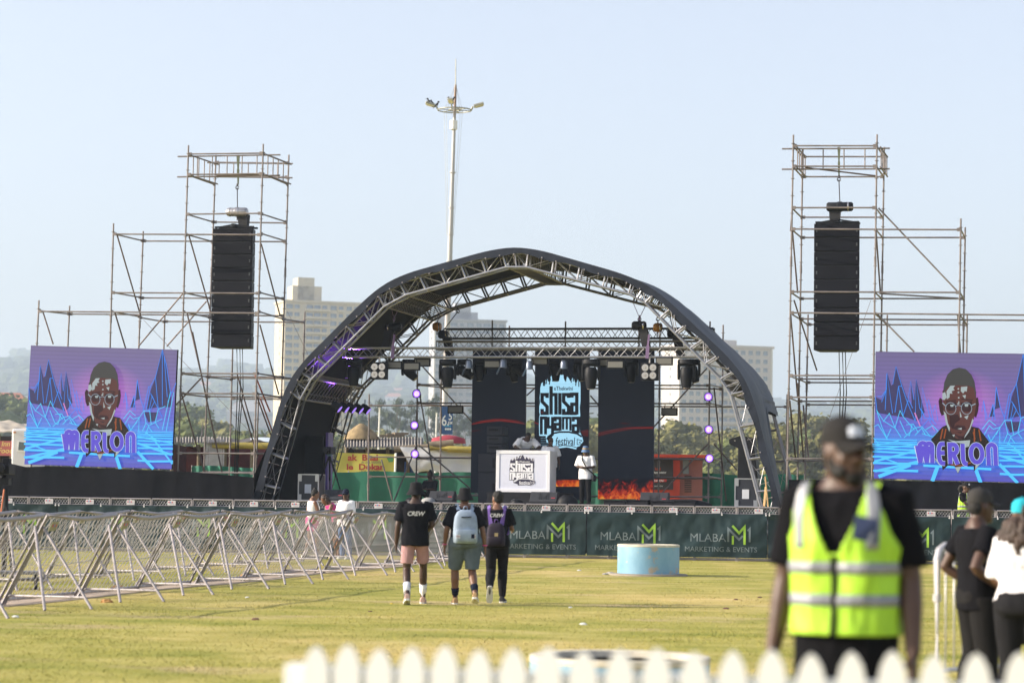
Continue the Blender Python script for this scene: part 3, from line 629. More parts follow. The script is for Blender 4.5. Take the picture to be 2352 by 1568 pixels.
for x, d, sc, tl, lb in [(813, 1.25, 1.15, 0, 'large black moving head at the left end of the front truss'), (1028.6, 1.2, 1.2, 0, 'large black moving head left of the left video panel'), (1357.6, 1.2, 1.25, 0, 'large black moving head above the gap right of the logo panel'), (1577, 1.2, 1.2, 0, 'large black moving head at the right end of the front truss'),
                         (939, 3.3, 1.0, .8, 'moving head tilted sideways behind the left wash panels'), (1066, 3.3, 1.0, 1.0, 'moving head tilted sideways at the corner of the left video panel'), (1102, 3.3, .95, 0, 'moving head in front of the top of the left video panel'), (1179, 3.3, 1.0, .2, 'moving head at the right side of the left video panel'),
                         (1187, 2.0, .8, .9, 'small moving head beside the silver lamp at the first panel gap'), (1277, 3.3, .95, 0, 'moving head above the flames of the logo panel'), (1333, 3.3, .95, .2, 'moving head just left of the large one above the logo panel'), (1450, 3.3, 1.0, 0, 'moving head in front of the right video panel'), (1592, 3.0, 1.0, .3, 'moving head behind the large one at the right end of the truss')]:
    moving_head(x, d, lb, sc, tl)
def blinder(x, y, d, lb):
    c = S(x, y, d); t = thing('blinder_lamp', lb, 'stage lamp', c); MB().box(c+EY*.12, (.5, .22, .52), SAX).build('housing', BLK, t, bevel=.015)
    MB().tube(c+EZ*.26+EY*.1, c+EZ*.42+EY*.1, .03).build('clamp', CHR, t)
    for i in (-1, 1):
        for j in (-1, 1):
            p = c+EX*(i*.115)+EZ*(j*.115)
            e = MB().lathe([(.001, -.03), (.03, -.03), (.095, 0), (.10, .01), (.085, .02), (.001, .02)], p, 18, (EX, EZ, EY)).build('lamp', LENSW, t, smooth=30)
            MB().lathe([(.088, -.035), (.103, -.035), (.103, .01), (.088, .01)], p, 18, (EX, EZ, EY)).build('rim', CHR, e); MB().ell(p-EY*.035, (.025, .025, .02), 8, 6).build('bulb', LENSG, e)
blinder(869, 851, .95, 'four lamp blinder at the left of the front truss'); blinder(1491, 853, .95, 'four lamp blinder in front of the right video panel')
def washp(x, y, d, lb, w_=.46, h_=.2):
    c = S(x, y, d); t = thing('wash_panel', lb, 'stage lamp', c, 'flat wash lamps'); MB().box(c+EY*.06, (w_+.05, .1, h_+.05), SAX).build('housing', BLK, t, bevel=.012)
    MB().box(c+EY*.004, (w_-.02, .012, h_-.03), SAX).build('diffuser', STRIPM, t); b = MB(); [b.tube(c+EX*(s_*w_*.35)+EZ*(h_/2)+EY*.06, c+EX*(s_*w_*.3)+EZ*(h_/2+.12)+EY*.06, .014, 5) for s_ in (-1, 1)]; b.build('bracket', BLK, t)
for x, y, d, lb in [(904, 838, 1.3, 'wash panel just right of the left four lamp blinder'), (945, 841, 1.0, 'wash panel, front one of the pair left of the lamp pole'), (969, 832, 1.6, 'wash panel, rear one of the pair left of the lamp pole'), (1130, 836, 1.4, 'wash panel at the top of the left video panel'), (1239, 829, 1.4, 'wash panel at the top left corner of the logo panel'), (1413, 837, 1.0, 'wash panel in front of the right video panel, lower of two'), (1383, 833, 1.5, 'wash panel at the top left corner of the right video panel'), (1525, 829, 1.0, 'wash panel right of the right four lamp blinder'),
                    (1045.5, 940, 5.1, 'wash panel hung on the rear scaffold beside the blue banner'), (1537, 945, 5.1, 'wash panel hung on the rear scaffold right of the video panels')]: washp(x, y, d, lb)
def fresnel(x, y, d, lb):
    c = S(x, y, d); t = thing('fresnel_lamp', lb, 'stage lamp', c, 'small silver spot lamps'); MB().lathe([(.001, -.12), (.07, -.12), (.10, -.08), (.11, .1), (.12, .1), (.12, .13), (.001, .13)], c, 12, (EX, EY, -EZ)).build('housing', SILV, t, smooth=35)
    MB().path([c-EX*.13, c-EX*.13+EZ*.12, c+EZ*.2, c+EX*.13+EZ*.12, c+EX*.13], .012, 5).build('yoke', BLK, t)
    for s_ in (-1, 1): MB().prism([c+EX*s_*.11-EZ*.13-EY*.08, c+EX*s_*.11-EZ*.13+EY*.08, c+EX*s_*.2-EZ*.33+EY*.1, c+EX*s_*.2-EZ*.33-EY*.1], EX*.006).build('barn_door', SILV if s_ < 0 else BLK, t)
for x, y, lb in [(1077, 836, 'silver spot lamp left of the left video panel'), (1156, 834, 'silver spot lamp at the top of the left video panel'), (1216, 838, 'silver spot lamp over the gap left of the logo panel'), (1295, 836, 'silver spot lamp over the logo panel')]: fresnel(x, y, 1.2, lb)

# ---------------------------------------------------------------- glowing par lamps on two poles
PARE = mat('par_violet_glow', (.5, .35, .9), .4, emit=(.30, .10, .90), estr=.55); PARC = mat('par_core_glow', (.9, .8, 1), .4, emit=(.80, .64, 1.0), estr=.62)
def par(x, y, d, lb):
    c = S(x, y, d); t = thing('par_lamp', lb, 'stage lamp', c); dn = -EY
    MB().lathe([(.001, .2), (.05, .2), (.10, .14), (.125, 0), (.138, 0), (.138, -.03), (.122, -.03), (.122, -.005), (.001, -.005)], c, 18, (EX, EZ, EY)).build('can', BLK, t, smooth=35)
    MB().lathe([(.085, 0), (.121, 0), (.121, .006), (.085, .006)], c-EY*.012, 20, (EX, EZ, EY)).build('lens_ring', PARE, t)
    MB().lathe([(.001, 0), (.084, 0), (.084, .006), (.001, .006)], c-EY*.012, 20, (EX, EZ, EY)).build('lens', PARC, t)
    MB().path([c-EX*.13+EZ*.0, c-EX*.13-EZ*.1+EY*.06, c+EX*.13-EZ*.1+EY*.06, c+EX*.13], .012, 5).build('yoke', BLK, t)
for x, y, lb in [(957, 904, 'uppermost violet glowing lamp on the left pole'), (952, 976, 'middle violet glowing lamp on the left pole'), (953, 1042, 'lowest violet glowing lamp on the left pole'), (1627, 911, 'uppermost violet glowing lamp on the right pole'), (1628, 986, 'middle violet glowing lamp on the right pole'), (1629.5, 1052, 'lowest violet glowing lamp on the right pole')]: par(x, y, 4.95, lb)
# violet light thrown by the lit lamps on the roof's inner left side
ll = bpy.data.lights.new('violet_beam', 'SPOT'); ll.energy = 480; ll.color = (.30, .10, 1.0); ll.spot_size = R(64); ll.spot_blend = .7; ll.shadow_soft_size = .1
lo = bpy.data.objects.new('violet_beam', ll); COL.objects.link(lo); lo.location = S(792, 915, 2.6); tgt = S(768, 795, 1.2); lo.rotation_euler = (tgt-lo.location).to_track_quat('-Z', 'Y').to_euler()
VIO = mat('violet_led_strip', (.2, .1, .5), .4, emit=(.34, .20, .95), estr=.5)
for i in range(5):
    x = 772+i*16.5; c = S(x, 933+i*1.2, 1.0+.62*i); t = thing('par_can', ['foremost', 'second', 'third', 'fourth', 'rearmost'][i]+' black lamp of the row under the left roof ladder, edge lit violet', 'stage lamp', c)
    ax = (EX*.8-EZ*.6).normalized(); MB().lathe([(.001, -.15), (.09, -.14), (.13, -.02), (.13, .15), (.115, .15), (.115, .13), (.001, .13)], c, 12, (EY, ax.cross(EY), ax)).build('can', BLK, t, smooth=35)
    MB().lathe([(.07, 0), (.114, 0), (.114, .01), (.07, .01)], c+ax*.14, 12, (EY, ax.cross(EY), ax)).build('lens_rim', VIO, t); MB().tube(c, c+EZ*.28, .015, 5).build('hanger', BLK, t)

# ---------------------------------------------------------------- rear scaffold behind the video panels
def rosettes(mb, a, b, st=.5):
    n = max(1, int((b-a).length/st))
    for i in range(n): p = a+(b-a)*((i+.5)/n); mb.tube(p-EZ*.006, p+EZ*.006, .06, 8)
def post_line(x0, y0, x1, y1, d): return (x0, y0, x1, y1, d)
class Scaf:
    def __init__(s, label, loc): s.t = thing('scaffold', label, 'scaffold', loc); s.p = {}
    def post(s, k, x0, y0, x1, y1, d, r=.026, ground=True, z0=0.0):
        a = S(x0, y0, d); b = S(x1, y1, d)
        if ground: b = a+(b-a)*((a.z-z0)/(a.z-b.z))
        s.p[k] = (x0, y0, x1, y1, d); m = MB(); m.tube(a, b, r, 8); rosettes(m, a, b); m.tube(b, b+EZ*.02, .08, 8)
        for q in (.3, .62): c = a+(b-a)*q; m.tube(c-EZ*.12, c+EZ*.12, r*1.35, 8)
        m.build('standard', STEEL, s.t, smooth=40)
    def at(s, k, y):
        x0, y0, x1, y1, d = s.p[k]; return S(x0+(x1-x0)*(y-y0)/(y1-y0), y, d)
    def bar(s, k1, y1, k2, y2, nm='ledger', m=None, ext=0.0, r=.024):
        a = s.at(k1, y1); b = s.at(k2, y2); e = (b-a).normalized(); mb = MB(); mb.tube(a-e*ext, b+e*ext, r, 8)
        for c in (a, b):
            mb.box(c+e*(.06 if c == a else -.06), (.09, .05, .09), (e, e.cross(EZ).normalized(), EZ))
        mb.build(nm, m or STEEL, s.t, smooth=40)
    def px(s, x0, y0, d0, x1, y1, d1, nm='brace', m=None, r=.024): MB().tube(S(x0, y0, d0), S(x1, y1, d1), r, 8).build(nm, m or STEELD, s.t, smooth=40)
    def ladder(s, k1, y1, k2, y2, drop, n, ext=.25, off=0.0):
        a = s.at(k1, y1)+EY*off; b = s.at(k2, y2)+EY*off; e = (b-a).normalized(); z = s.at(k1, y1+drop).z-s.at(k1, y1).z; mb = MB()
        mb.tube(a-e*ext, b+e*ext, .024, 8); mb.tube(a-e*ext+EZ*z, b+e*ext+EZ*z, .024, 8)
        for i in range(n): p = a+(b-a)*((i+.4)/n); mb.tube(p, p+EZ*z, .019, 6)
        mb.build('ladder_beam', STEEL, s.t, smooth=40)
rs = Scaf('rear scaffold of grey tubes behind the video panels on the stage', L(0, 6.2, 0))
for k, x, y0, d in [('a', 959, 828, 5.3), ('b', 1014, 828, 7.2), ('c', 848, 905, 7.2), ('g', 1631, 738, 5.3), ('h', 1661, 746, 7.2), ('e', 1131, 735, 5.3), ('f', 1299, 738, 5.3), ('i', 1468, 742, 5.3), ('j', 1170, 748, 7.2), ('k', 1516, 752, 7.2), ('l', 1808, 905, 7.2)]:
    rs.post(k, x, y0, x-3.0*(1150-y0)/300, 1150, d)
for a, b, y in [('a', 'g', 883), ('a', 'g', 925), ('a', 'g', 1051), ('a', 'g', 1093), ('a', 'g', 1137)]: rs.bar(a, y, b, y+(2 if y < 1000 else 4))
for a, b, y in [('b', 'h', 890), ('c', 'l', 931), ('c', 'h', 1049), ('c', 'h', 1094), ('b', 'h', 1136)]: rs.bar(a, y, b, y+(3 if y < 1000 else 5))
for a in (('a', 'b'), ('g', 'h')):
    for y in (884, 926, 1052, 1094): rs.bar(a[0], y, a[1], y+5, 'transom')
for q in [(966, 836, 5.4, 1082, 966, 7.1), (962, 893, 5.4, 1006, 1150, 5.5), (1624, 845, 5.4, 1500, 982, 5.5), (1640, 890, 5.5, 1668, 1150, 7.0), (957, 1022, 5.2, 905, 1150, 4.4), (962, 1022, 5.2, 1106, 1143, 6.4), (1626, 1019, 5.2, 1522, 1130, 4.3), (1640, 1019, 5.3, 1692, 1078, 6.4), (1082, 966, 7.1, 1140, 1030, 7.2), (1210, 908, 5.5, 1240, 880, 5.5), (1356, 908, 5.5, 1400, 960, 5.6), (876, 1055, 7.0, 902, 1150, 7.0)]: rs.px(*q, m=STEEL if q[0] < 970 else STEELD)
# ---------------------------------------------------------------- left and right scaffold towers
ls = Scaf('stepped scaffold tower on the left that carries a speaker array', L(-8.5, 1.2, 0))
D0, D1, D2 = 0.0, 1.9, 3.5
for k, x0, y0, x1, y1, d in [('A', 89.5, 689.5, 84.8, 790, D0), ('a', 160, 702, 156, 790, D1), ('B', 260.7, 513, 253, 790, D0), ('b', 329, 531, 319, 790, D1), ('b3', 378.7, 721, 376.5, 790, D2), ('C', 433, 334, 409, 1077, D0), ('c', 496, 356, 468.5, 1082, D1), ('c3', 537, 700, 527, 1082, D2),
                             ('D', 604.6, 331, 583, 1086, D0), ('d', 663.5, 356, 641, 1086, D1), ('d3', 700, 716, 690, 1086, D2), ('e3', 594, 905, 588, 1086, D2)]: ls.post(k, x0, y0, x1, y1, d)
for a, b, ys in [('C', 'D', (354, 401, 492)), ('B', 'D', (537.6, 672)), ('A', 'D', (715,)), ('C', 'D', (857, 903, 1040, 1085))]:
    for y in ys: ls.bar(a, y, b, y+{'C': -2, 'B': 1.5, 'A': 4}[a] if y < 800 else y+1)
for a, b, ys in [('c', 'd', (373, 405, 510)), ('b', 'd', (553.5, 684)), ('a', 'd', (721,)), ('c', 'd', (864, 910, 1040, 1083))]:
    for y in ys: ls.bar(a, y, b, y+{'c': 2, 'b': 1.5, 'a': 4}[a] if y < 800 else y+2)
for a, b, y in [('b3', 'd3', 738), ('c3', 'd3', 868), ('c3', 'd3', 915)]: ls.bar(a, y, b, y+2)
for a, b, prs in [('C', 'c', [(355, 376), (402, 424), (492, 510), (538, 555), (672, 685), (716, 729), (858, 865), (904, 911)]), ('D', 'd', [(352, 375), (399, 424), (491, 510), (536, 554), (671, 687), (715, 733), (857, 866), (903, 912)]), ('A', 'a', [(713, 721)]), ('B', 'b', [(537, 553), (671, 683), (715, 727)]), ('d', 'd3', [(733, 740), (866, 872)]), ('b', 'b3', [(729, 739)]), ('c', 'c3', [(729, 739), (866, 871)])]:
    for y1, y2 in prs: ls.bar(a, y1, b, y2, 'transom')
ls.ladder('C', 356, 'D', 353, 47, 5, .45, .3); ls.ladder('c', 376, 'd', 378, 32, 5, .2, -.2)
for a, b, y1, y2, n in [('C', 'c', 357, 378, 5), ('D', 'd', 355, 378, 5)]:
    mb = MB(); p = ls.at(a, y1)+EX*.08; q = ls.at(b, y2)+EX*.08; z = ls.at(a, y1+46).z-ls.at(a, y1).z
    mb.tube(p, q, .024, 8); mb.tube(p+EZ*z, q+EZ*z, .024, 8)
    for i in range(n): r_ = p+(q-p)*((i+.5)/n); mb.tube(r_, r_+EZ*z, .019, 6)
    mb.build('ladder_beam', STEEL, ls.t, smooth=40)
for q in [(98, 714, .05, 122, 790, .05), (269, 540, .05, 323, 725, 1.8), (434, 541, .05, 485, 720, 1.8), (600, 560, .05, 643, 724, 1.8), (264, 718, .05, 320, 905, 1.8), (430, 720, .05, 460, 850, .05), (597, 746, .05, 640, 905, 1.8), (318, 795, .4, 420, 674, .4), (383, 795, 1.8, 474, 692, 1.8), (499, 403, .1, 600, 401, .05),
          (442, 762, .05, 510, 1085, 1.2), (417, 905, .05, 470, 1085, 1.2), (550, 908, 1.9, 592, 1050, 3.0), (590, 910, .2, 640, 1048, 2.2), (404, 930, .2, 462, 868, .4)]: ls.px(*q, m=STEELD)
ls.px(586, 862, 1.0, 620, 945, 1.8, m=STEELR); ls.px(545, 860, 2.0, 585, 1000, 2.4, m=STEELD); ls.px(598, 915, .3, 640, 1030, 1.8, m=STEELR)
rt = Scaf('stepped scaffold tower on the right that carries a speaker array', L(9.8, 1.2, 0))
for k, x0, y0, x1, y1, d in [('F', 1822.4, 310, 1808, 1100, D0), ('f', 1844, 340, 1832, 1100, D1), ('f3', 1856, 722, 1849, 1100, D2), ('G', 2014.5, 309, 2003, 1100, D0), ('g', 2031, 338, 2019, 1100, D1), ('g3', 2038, 723, 2032, 1100, D2), ('H', 2207, 502, 2202, 830, D0), ('h', 2217, 522, 2212, 830, D1), ('h3', 2221.5, 724, 2220, 830, D2), ('K', 2420, 700, 2416, 830, D0), ('k', 2424, 716, 2420, 830, D1)]: rt.post(k, x0, y0, x1, y1, d)
for a, b, ys in [('F', 'G', (335, 382, 477, 862, 912, 1053)), ('F', 'H', (526, 670)), ('F', 'K', (718,))]:
    for y in ys: rt.bar(a, y, b, y+{'G': 0, 'H': 1.5, 'K': 6}[b])
for a, b, ys in [('f', 'g', (360, 406, 499, 870, 921, 1058)), ('f', 'h', (545.5, 685.6)), ('f', 'k', (732,))]:
    for y in ys: rt.bar(a, y, b, y+{'g': 0, 'h': 0, 'k': 4}[b])
for a, b, y in [('f3', 'h3', 745), ('f3', 'g3', 878), ('f3', 'g3', 929)]: rt.bar(a, y, b, y+1)
for a, b, prs in [('F', 'f', [(336, 361), (383, 407), (478, 500), (527, 546), (671, 686), (719, 733), (863, 871), (913, 922), (1054, 1059)]), ('G', 'g', [(336, 361), (383, 407), (478, 500), (527, 546), (671, 686), (719, 733), (863, 871), (913, 922)]), ('H', 'h', [(527, 546), (671, 687), (721, 735)]), ('f', 'f3', [(733, 746), (871, 879)]), ('g', 'g3', [(733, 746), (871, 879)]), ('h', 'h3', [(735, 746)])]:
    for y1, y2 in prs: rt.bar(a, y1, b, y2, 'transom')
rt.ladder('F', 339, 'G', 338, 47, 4, .35, .25)
for a, b in (('F', 'f'), ('G', 'g')):
    mb = MB(); p = rt.at(a, 338)+EX*.1; q = rt.at(b, 361)+EX*.1; z = rt.at(a, 384).z-rt.at(a, 338).z
    mb.tube(p, q, .024, 8); mb.tube(p+EZ*z, q+EZ*z, .024, 8)
    for i in range(5): r_ = p+(q-p)*((i+.5)/5); mb.tube(r_, r_+EZ*z, .019, 6)
    mb.build('ladder_beam', STEEL, rt.t, smooth=40)
for q in [(1820, 480, .05, 1816, 530, .9), (1820, 530, .05, 1832, 672, 1.8), (1824, 690, .05, 1876, 850, 3.4), (1816, 724, .05, 1832, 910, 1.8), (2012, 530, .05, 2022, 670, 1.8), (1850, 385, .1, 2010, 404, 1.8), (1832, 880, .05, 1846, 1060, 1.8), (1814, 920, .05, 1828, 1060, 1.8), (1858, 1060, 3.4, 1845, 930, 3.4), (1895, 1060, 2, 1912, 1080, 3)]: rt.px(*q, m=STEELD)
for q in [(2018, 478, .1, 2198, 668, .1), (2012, 718, .1, 2100, 808, .1), (2020, 674, .3, 2200, 685, 1.8), (2200, 724, .05, 2206, 815, .9)]: rt.px(*q, m=STEEL)

# ---------------------------------------------------------------- speaker arrays
def array(lb, x0, x1, yt, yb, d, n, side, top_lb):
    u0 = tou(x0, (yt+yb)/2, d); u1 = tou(x1, (yt+yb)/2, d); zt = toz((x0+x1)/2, yt, d); zb = toz((x0+x1)/2, yb, d); W_ = u1-u0; h = (zt-zb)/n; uc = (u0+u1)/2
    t = thing('speaker_array', lb, 'speaker array', L(uc, d+.3, zb))
    tilt = 0; dd = d
    for i in range(n):
        zc = zt-h*(i+.5); tilt = R(.2+.55*max(0, i-3)); dd = d+sum(h*math.sin(R(.2+.55*max(0, k-3))) for k in range(i))
        ax = (EX, EY*math.cos(tilt)-EZ*math.sin(tilt)*-1*-1, EZ*math.cos(tilt)+EY*math.sin(tilt)*-1*-1)
        c = L(uc, dd, zc); Y_ = ax[1]; Z_ = ax[2]; g_ = .005
        cab = MB(); fr = [c+EX*(s_*W_/2)+Z_*(q*(h/2-g_)) for s_, q in ((-1, -1), (1, -1), (1, 1), (-1, 1))]; bk = [c+EX*(s_*W_/2*.8)+Z_*(q*(h/2-g_)*.97)+Y_*.62 for s_, q in ((-1, -1), (1, -1), (1, 1), (-1, 1))]
        cab.add(fr+bk, [(0, 1, 2, 3), (7, 6, 5, 4), (0, 4, 5, 1), (1, 5, 6, 2), (2, 6, 7, 3), (3, 7, 4, 0)])
        co = cab.build('speaker_cabinet', BLK, t, bevel=.008)
        MB().box(c-Y_*.008, (W_-.05, .012, h-.06), (EX, Y_, Z_)).build('grille', GRILL, co)
        hd = MB()
        for s_ in (-1, 1):
            for q in (-.22, .22): hd.box(c+EX*(s_*W_*.47)+Y_*.17+Z_*(q*h), (.03, .07, h*.26), ((EX-Y_*.16*-s_).normalized(), Y_, Z_))
            for q in (-.3, .3): hd.box(c+EX*(s_*(W_/2-.08))-Y_*.018+Z_*(q*h*.2), (.035, .012, .035), (EX, Y_, Z_))
        hd.build('handle', mat('handle_grey', (.09, .10, .11), .5), co)
    br = MB(); br.box(L(uc, d+.15, zt+.05), (W_*.96, .1, .05), SAX); br.box(L(uc, d+.5, zt+.05), (W_*.96, .1, .05), SAX); br.box(L(uc, d+.3, zt+.09), (.1, .6, .1), SAX); br.beam(L(uc-W_*.48, d+.15, zt+.03), L(uc, d+.15, zt+.13), .05, .04); br.beam(L(uc+W_*.48, d+.15, zt+.03), L(uc, d+.15, zt+.13), .05, .04)
    br.build('rigging_frame', BLK, t)
    cb = MB()
    for q in (-.1, .0, .08): cb.path([L(uc+W_*.1+q, d+.5, zb+.1), L(uc+W_*.13+q, d+.55, zb-1.2), L(uc+W_*.08+q*.6, d+.55, zb-2.6), L(uc+W_*.05+q*.4, d+.5, .1)], .017, 5)
    cb.build('cable', RUBBER, t, smooth=True)
array('black line array of speakers hung in the left scaffold tower', 485.7, 578, 524, 797, .75, 9, 1, '')
array('black line array of speakers hung in the right scaffold tower', 1869, 1974, 513, 804, .75, 9, 1, '')
hoist(545, 487, .9, 'silver and black chain hoist above the left speaker array', .66, False, flip=-1, top=(545, 431), mat_=mat('hoist_silver', (.42, .41, .42), .3, .7))
hoist(1929, 475, .9, 'black chain hoist above the right speaker array', .76, False, top=(1927, 412))
for lb, x, y, s_ in [('chain bag below the left tower hoist', 560, 493, 1), ('chain bag below the right tower hoist', 1918, 484, -1)]:
    m = MB(); m.loft([[S(x, y, 1.0)+EX*(i*.13*q+s_*.02*z)+EY*(j*.1*q)-EZ*z for i, j in ((-1, -1), (1, -1), (1, 1), (-1, 1))] for z, q in ((0, 1.25), (.2, 1.15), (.42, .95))]); tag(m.build('chain_bag', BAGM, smooth=30), lb, 'chain bag')
for lb, x, yt, yb in [('green web sling on the left tower top', 547, 357, 424), ('green web sling on the right tower top', 1927, 338, 408)]:
    m = MB(); m.loft([[S(x+i*w_, y, .9)+EY*(j*.02) for i, j in ((-1, -1), (1, -1), (1, 1), (-1, 1))] for y, w_ in ((yt, 3.6), (yt+(yb-yt)*.45, 1.5), (yt+(yb-yt)*.5, 2.6), (yb, 1.2))]); tag(m.build('web_sling', STRAPG), lb, 'sling')
for lb, pts in [('thin guy rope from the left tower down to the stage', [(660, 715), (748, 900)]), ('thin guy rope under the left video scaffold', [(330, 735), (640, 1060)]), ('thin guy rope right of the right speaker array', [(2000, 690), (1860, 1085)])]:
    m = MB(); m.tube(S(*pts[0], 2.0), S(*pts[1], 2.4), .006, 4); tag(m.build('guy_rope', STEELD), lb, 'rope')
# ================================================================== VIDEO SCREENS
ES = .68           # the exposure is set for the shade; the screens give off this much
def emat(name, col, s=1.0): return mat(name, tuple(c*.12 for c in col), .5, emit=col, estr=s*ES, spec=.2)
def led_bg():
    m = bpy.data.materials.new('led_picture'); m.use_nodes = True; n = m.node_tree.nodes; l = m.node_tree.links; b = n['Principled BSDF']
    tc = n.new('ShaderNodeTexCoord'); sp = n.new('ShaderNodeSeparateXYZ'); l.new(tc.outputs['UV'], sp.inputs[0])
    r = n.new('ShaderNodeValToRGB'); l.new(sp.outputs[1], r.inputs[0]); e = r.color_ramp.elements
    for q in range(4): e.new(.5)
    for q, (p, c) in zip(e, [(0, (.06, .05, .50)), (.17, (.02, .17, .86)), (.30, (.03, .25, .88)), (.42, (.075, .10, .66)), (.66, (.135, .085, .41)), (1, (.125, .095, .27))]): q.position = p; q.color = (*c, 1)
    d = n.new('ShaderNodeVectorMath'); d.operation = 'DISTANCE'; l.new(tc.outputs['UV'], d.inputs[0]); d.inputs[1].default_value = (.53, .58, 0)
    g = n.new('ShaderNodeValToRGB'); l.new(d.outputs['Value'], g.inputs[0]); g.color_ramp.elements[0].color = (.60, .10, .42, 1); g.color_ramp.elements[1].color = (0, 0, 0, 1); g.color_ramp.elements[0].position = .1; g.color_ramp.elements[1].position = .30
    a = n.new('ShaderNodeMix'); a.data_type = 'RGBA'; a.blend_type = 'SCREEN'; a.inputs[0].default_value = .6; l.new(r.outputs[0], a.inputs[6]); l.new(g.outputs[0], a.inputs[7])
    w_ = n.new('ShaderNodeTexWave'); w_.bands_direction = 'Y'; w_.inputs['Scale'].default_value = 9.5; l.new(tc.outputs['UV'], w_.inputs[0])
    wr = n.new('ShaderNodeValToRGB'); l.new(w_.outputs[1], wr.inputs[0]); wr.color_ramp.elements[0].color = (.8, .8, .82, 1); wr.color_ramp.elements[1].color = (1, 1, 1, 1)
    c = n.new('ShaderNodeMix'); c.data_type = 'RGBA'; c.blend_type = 'MULTIPLY'; c.inputs[0].default_value = 1; l.new(a.outputs[2], c.inputs[6]); l.new(wr.outputs[0], c.inputs[7])
    l.new(c.outputs[2], b.inputs['Emission Color']); b.inputs['Emission Strength'].default_value = .62*ES; b.inputs['Base Color'].default_value = (.03, .03, .035, 1); b.inputs['Roughness'].default_value = .6; return m
LEDBG = led_bg(); E_DARK = emat('led_dark_peak', (.05, .045, .13), .6); E_LINE = emat('led_blue_line', (.03, .24, .85), .7); E_CYAN = emat('led_cyan_line', (.08, .60, .95), .62); E_CYF = emat('led_floor_band', (.08, .50, .95), .72)
E_HAIR = emat('led_hair', (.055, .055, .055), .6); E_FACE = emat('led_skin_brown', (.10, .036, .032), .6); E_FACE2 = emat('led_skin_shadow', (.035, .012, .016), .6); E_PAINT = emat('led_face_paint', (.36, .43, .45), .6); E_COAT = emat('led_coat', (.02, .014, .014), .6); E_ORG = emat('led_orange', (.28, .07, .02), .6); E_LET = emat('led_letter_violet', (.11, .08, .58), .65); E_LETO = emat('led_letter_rim', (.55, .66, .82), .62); E_PINK = emat('led_pink', (.6, .22, .55), .6)
def zz(px, py):
    x, y = px-88, py-8; a, b, c, d = 1788, 62, -83, 1432; D = a*d-b*c
    return (x*d-y*c)/D, (a*y-b*x)/D
def screen(label, TL, TR, BL, BR, d, edge):
    TL, TR, BL, BR = [S(*q, d) for q in (TL, TR, BL, BR)]
    nrm_ = (TR-TL).cross(BL-TL).normalized(); nrm_ = nrm_ if nrm_.y < 0 else -nrm_
    c = (TL+TR+BL+BR)/4; t = thing('video_screen', label, 'video screen', V((c.x, c.y, BL.z)))
    def at(u, v, h): a = TL+(TR-TL)*u; b = BL+(BR-BL)*u; return a+(b-a)*v+nrm_*h
    def mp(x, y, h): u, v = zz(x, y); return at(u, v, h)
    # the cabinet wall
    MB().add([at(0, 0, -.003), at(1, 0, -.003), at(1, 1, -.003), at(0, 1, -.003), at(0, 0, -.12), at(1, 0, -.12), at(1, 1, -.12), at(0, 1, -.12)], [(0, 1, 2, 3), (7, 6, 5, 4), (0, 4, 5, 1), (1, 5, 6, 2), (2, 6, 7, 3), (3, 7, 4, 0)]).build('cabinet', BLK, t)
    pm = MB().add([at(0, 0, 0), at(1, 0, 0), at(1, 1, 0), at(0, 1, 0)], [(0, 3, 2, 1)]); po = pm.build('display', LEDBG, t)
    uv = po.data.uv_layers.new(name='UVMap'); cc = {0: (0, 1), 1: (1, 1), 2: (1, 0), 3: (0, 0)}
    for lp_ in po.data.loops: uv.data[lp_.index].uv = cc[lp_.vertex_index]
    def part(nm, m, fn):
        b = MB(); fn(b); b.build(nm, m, po)
    for pl in ([(62, 520), (130, 560), (190, 430), (205, 250), (245, 400), (260, 380), (305, 180), (400, 500), (460, 640), (463, 350), (490, 560), (522, 330), (600, 700), (520, 800), (400, 760), (60, 700)], [(1500, 780), (1550, 560), (1612, 400), (1698, 72), (1745, 260), (1790, 600), (1800, 760), (1640, 760)], [(1360, 680), (1392, 440), (1425, 660)], [(1300, 760), (1350, 620), (1365, 760)], [(1470, 820), (1540, 820), (1640, 820), (1600, 920), (1520, 940)]): part('dark_peak', E_DARK, lambda b, pl=pl: b.poly(pl, mp, .002, .001))
    pass
    LN = [[(130, 580), (190, 440), (205, 250), (245, 710)], [(165, 670), (203, 262)], [(262, 382), (307, 184), (360, 400), (412, 582), (492, 800)], [(272, 700), (325, 405), (356, 406)], [(325, 408), (358, 740)], [(360, 740), (420, 575), (462, 350), (488, 560)], [(492, 800), (521, 326), (546, 650), (600, 760)], [(560, 800), (586, 420), (630, 640), (662, 800)], [(64, 520), (74, 680)], [(545, 650), (575, 690), (600, 770)], [(90, 510), (130, 522), (190, 440)], [(420, 575), (440, 580), (470, 655)], [(630, 640), (650, 560), (670, 660), (690, 800)], [(690, 700), (720, 620), (740, 800)], [(600, 770), (660, 765), (720, 840)], [(570, 860), (640, 780), (700, 900)],
          [(1500, 790), (1550, 510), (1612, 400), (1698, 70), (1745, 250), (1790, 580), (1820, 578)], [(1698, 70), (1692, 740)], [(1720, 150), (1752, 640)], [(1612, 400), (1642, 780)], [(1550, 590), (1642, 780), (1690, 880)], [(1392, 432), (1425, 650), (1462, 760)], [(1392, 432), (1370, 640), (1330, 800)], [(1350, 620), (1365, 800)], [(1300, 770), (1350, 620)], [(1250, 580), (1262, 800)], [(1225, 700), (1250, 580), (1280, 780)], [(1530, 800), (1570, 620), (1600, 690), (1540, 800)], [(1460, 800), (1530, 510), (1545, 512)], [(1755, 700), (1860, 470)]]
    [part('blue_wireframe', E_LINE, lambda b: [b.stroke(q, 6.5, mp, .0008, .004+.0003*i) for i, q in enumerate(LN) if (q[0][0] > 960) == sd_]) for sd_ in (False, True)]
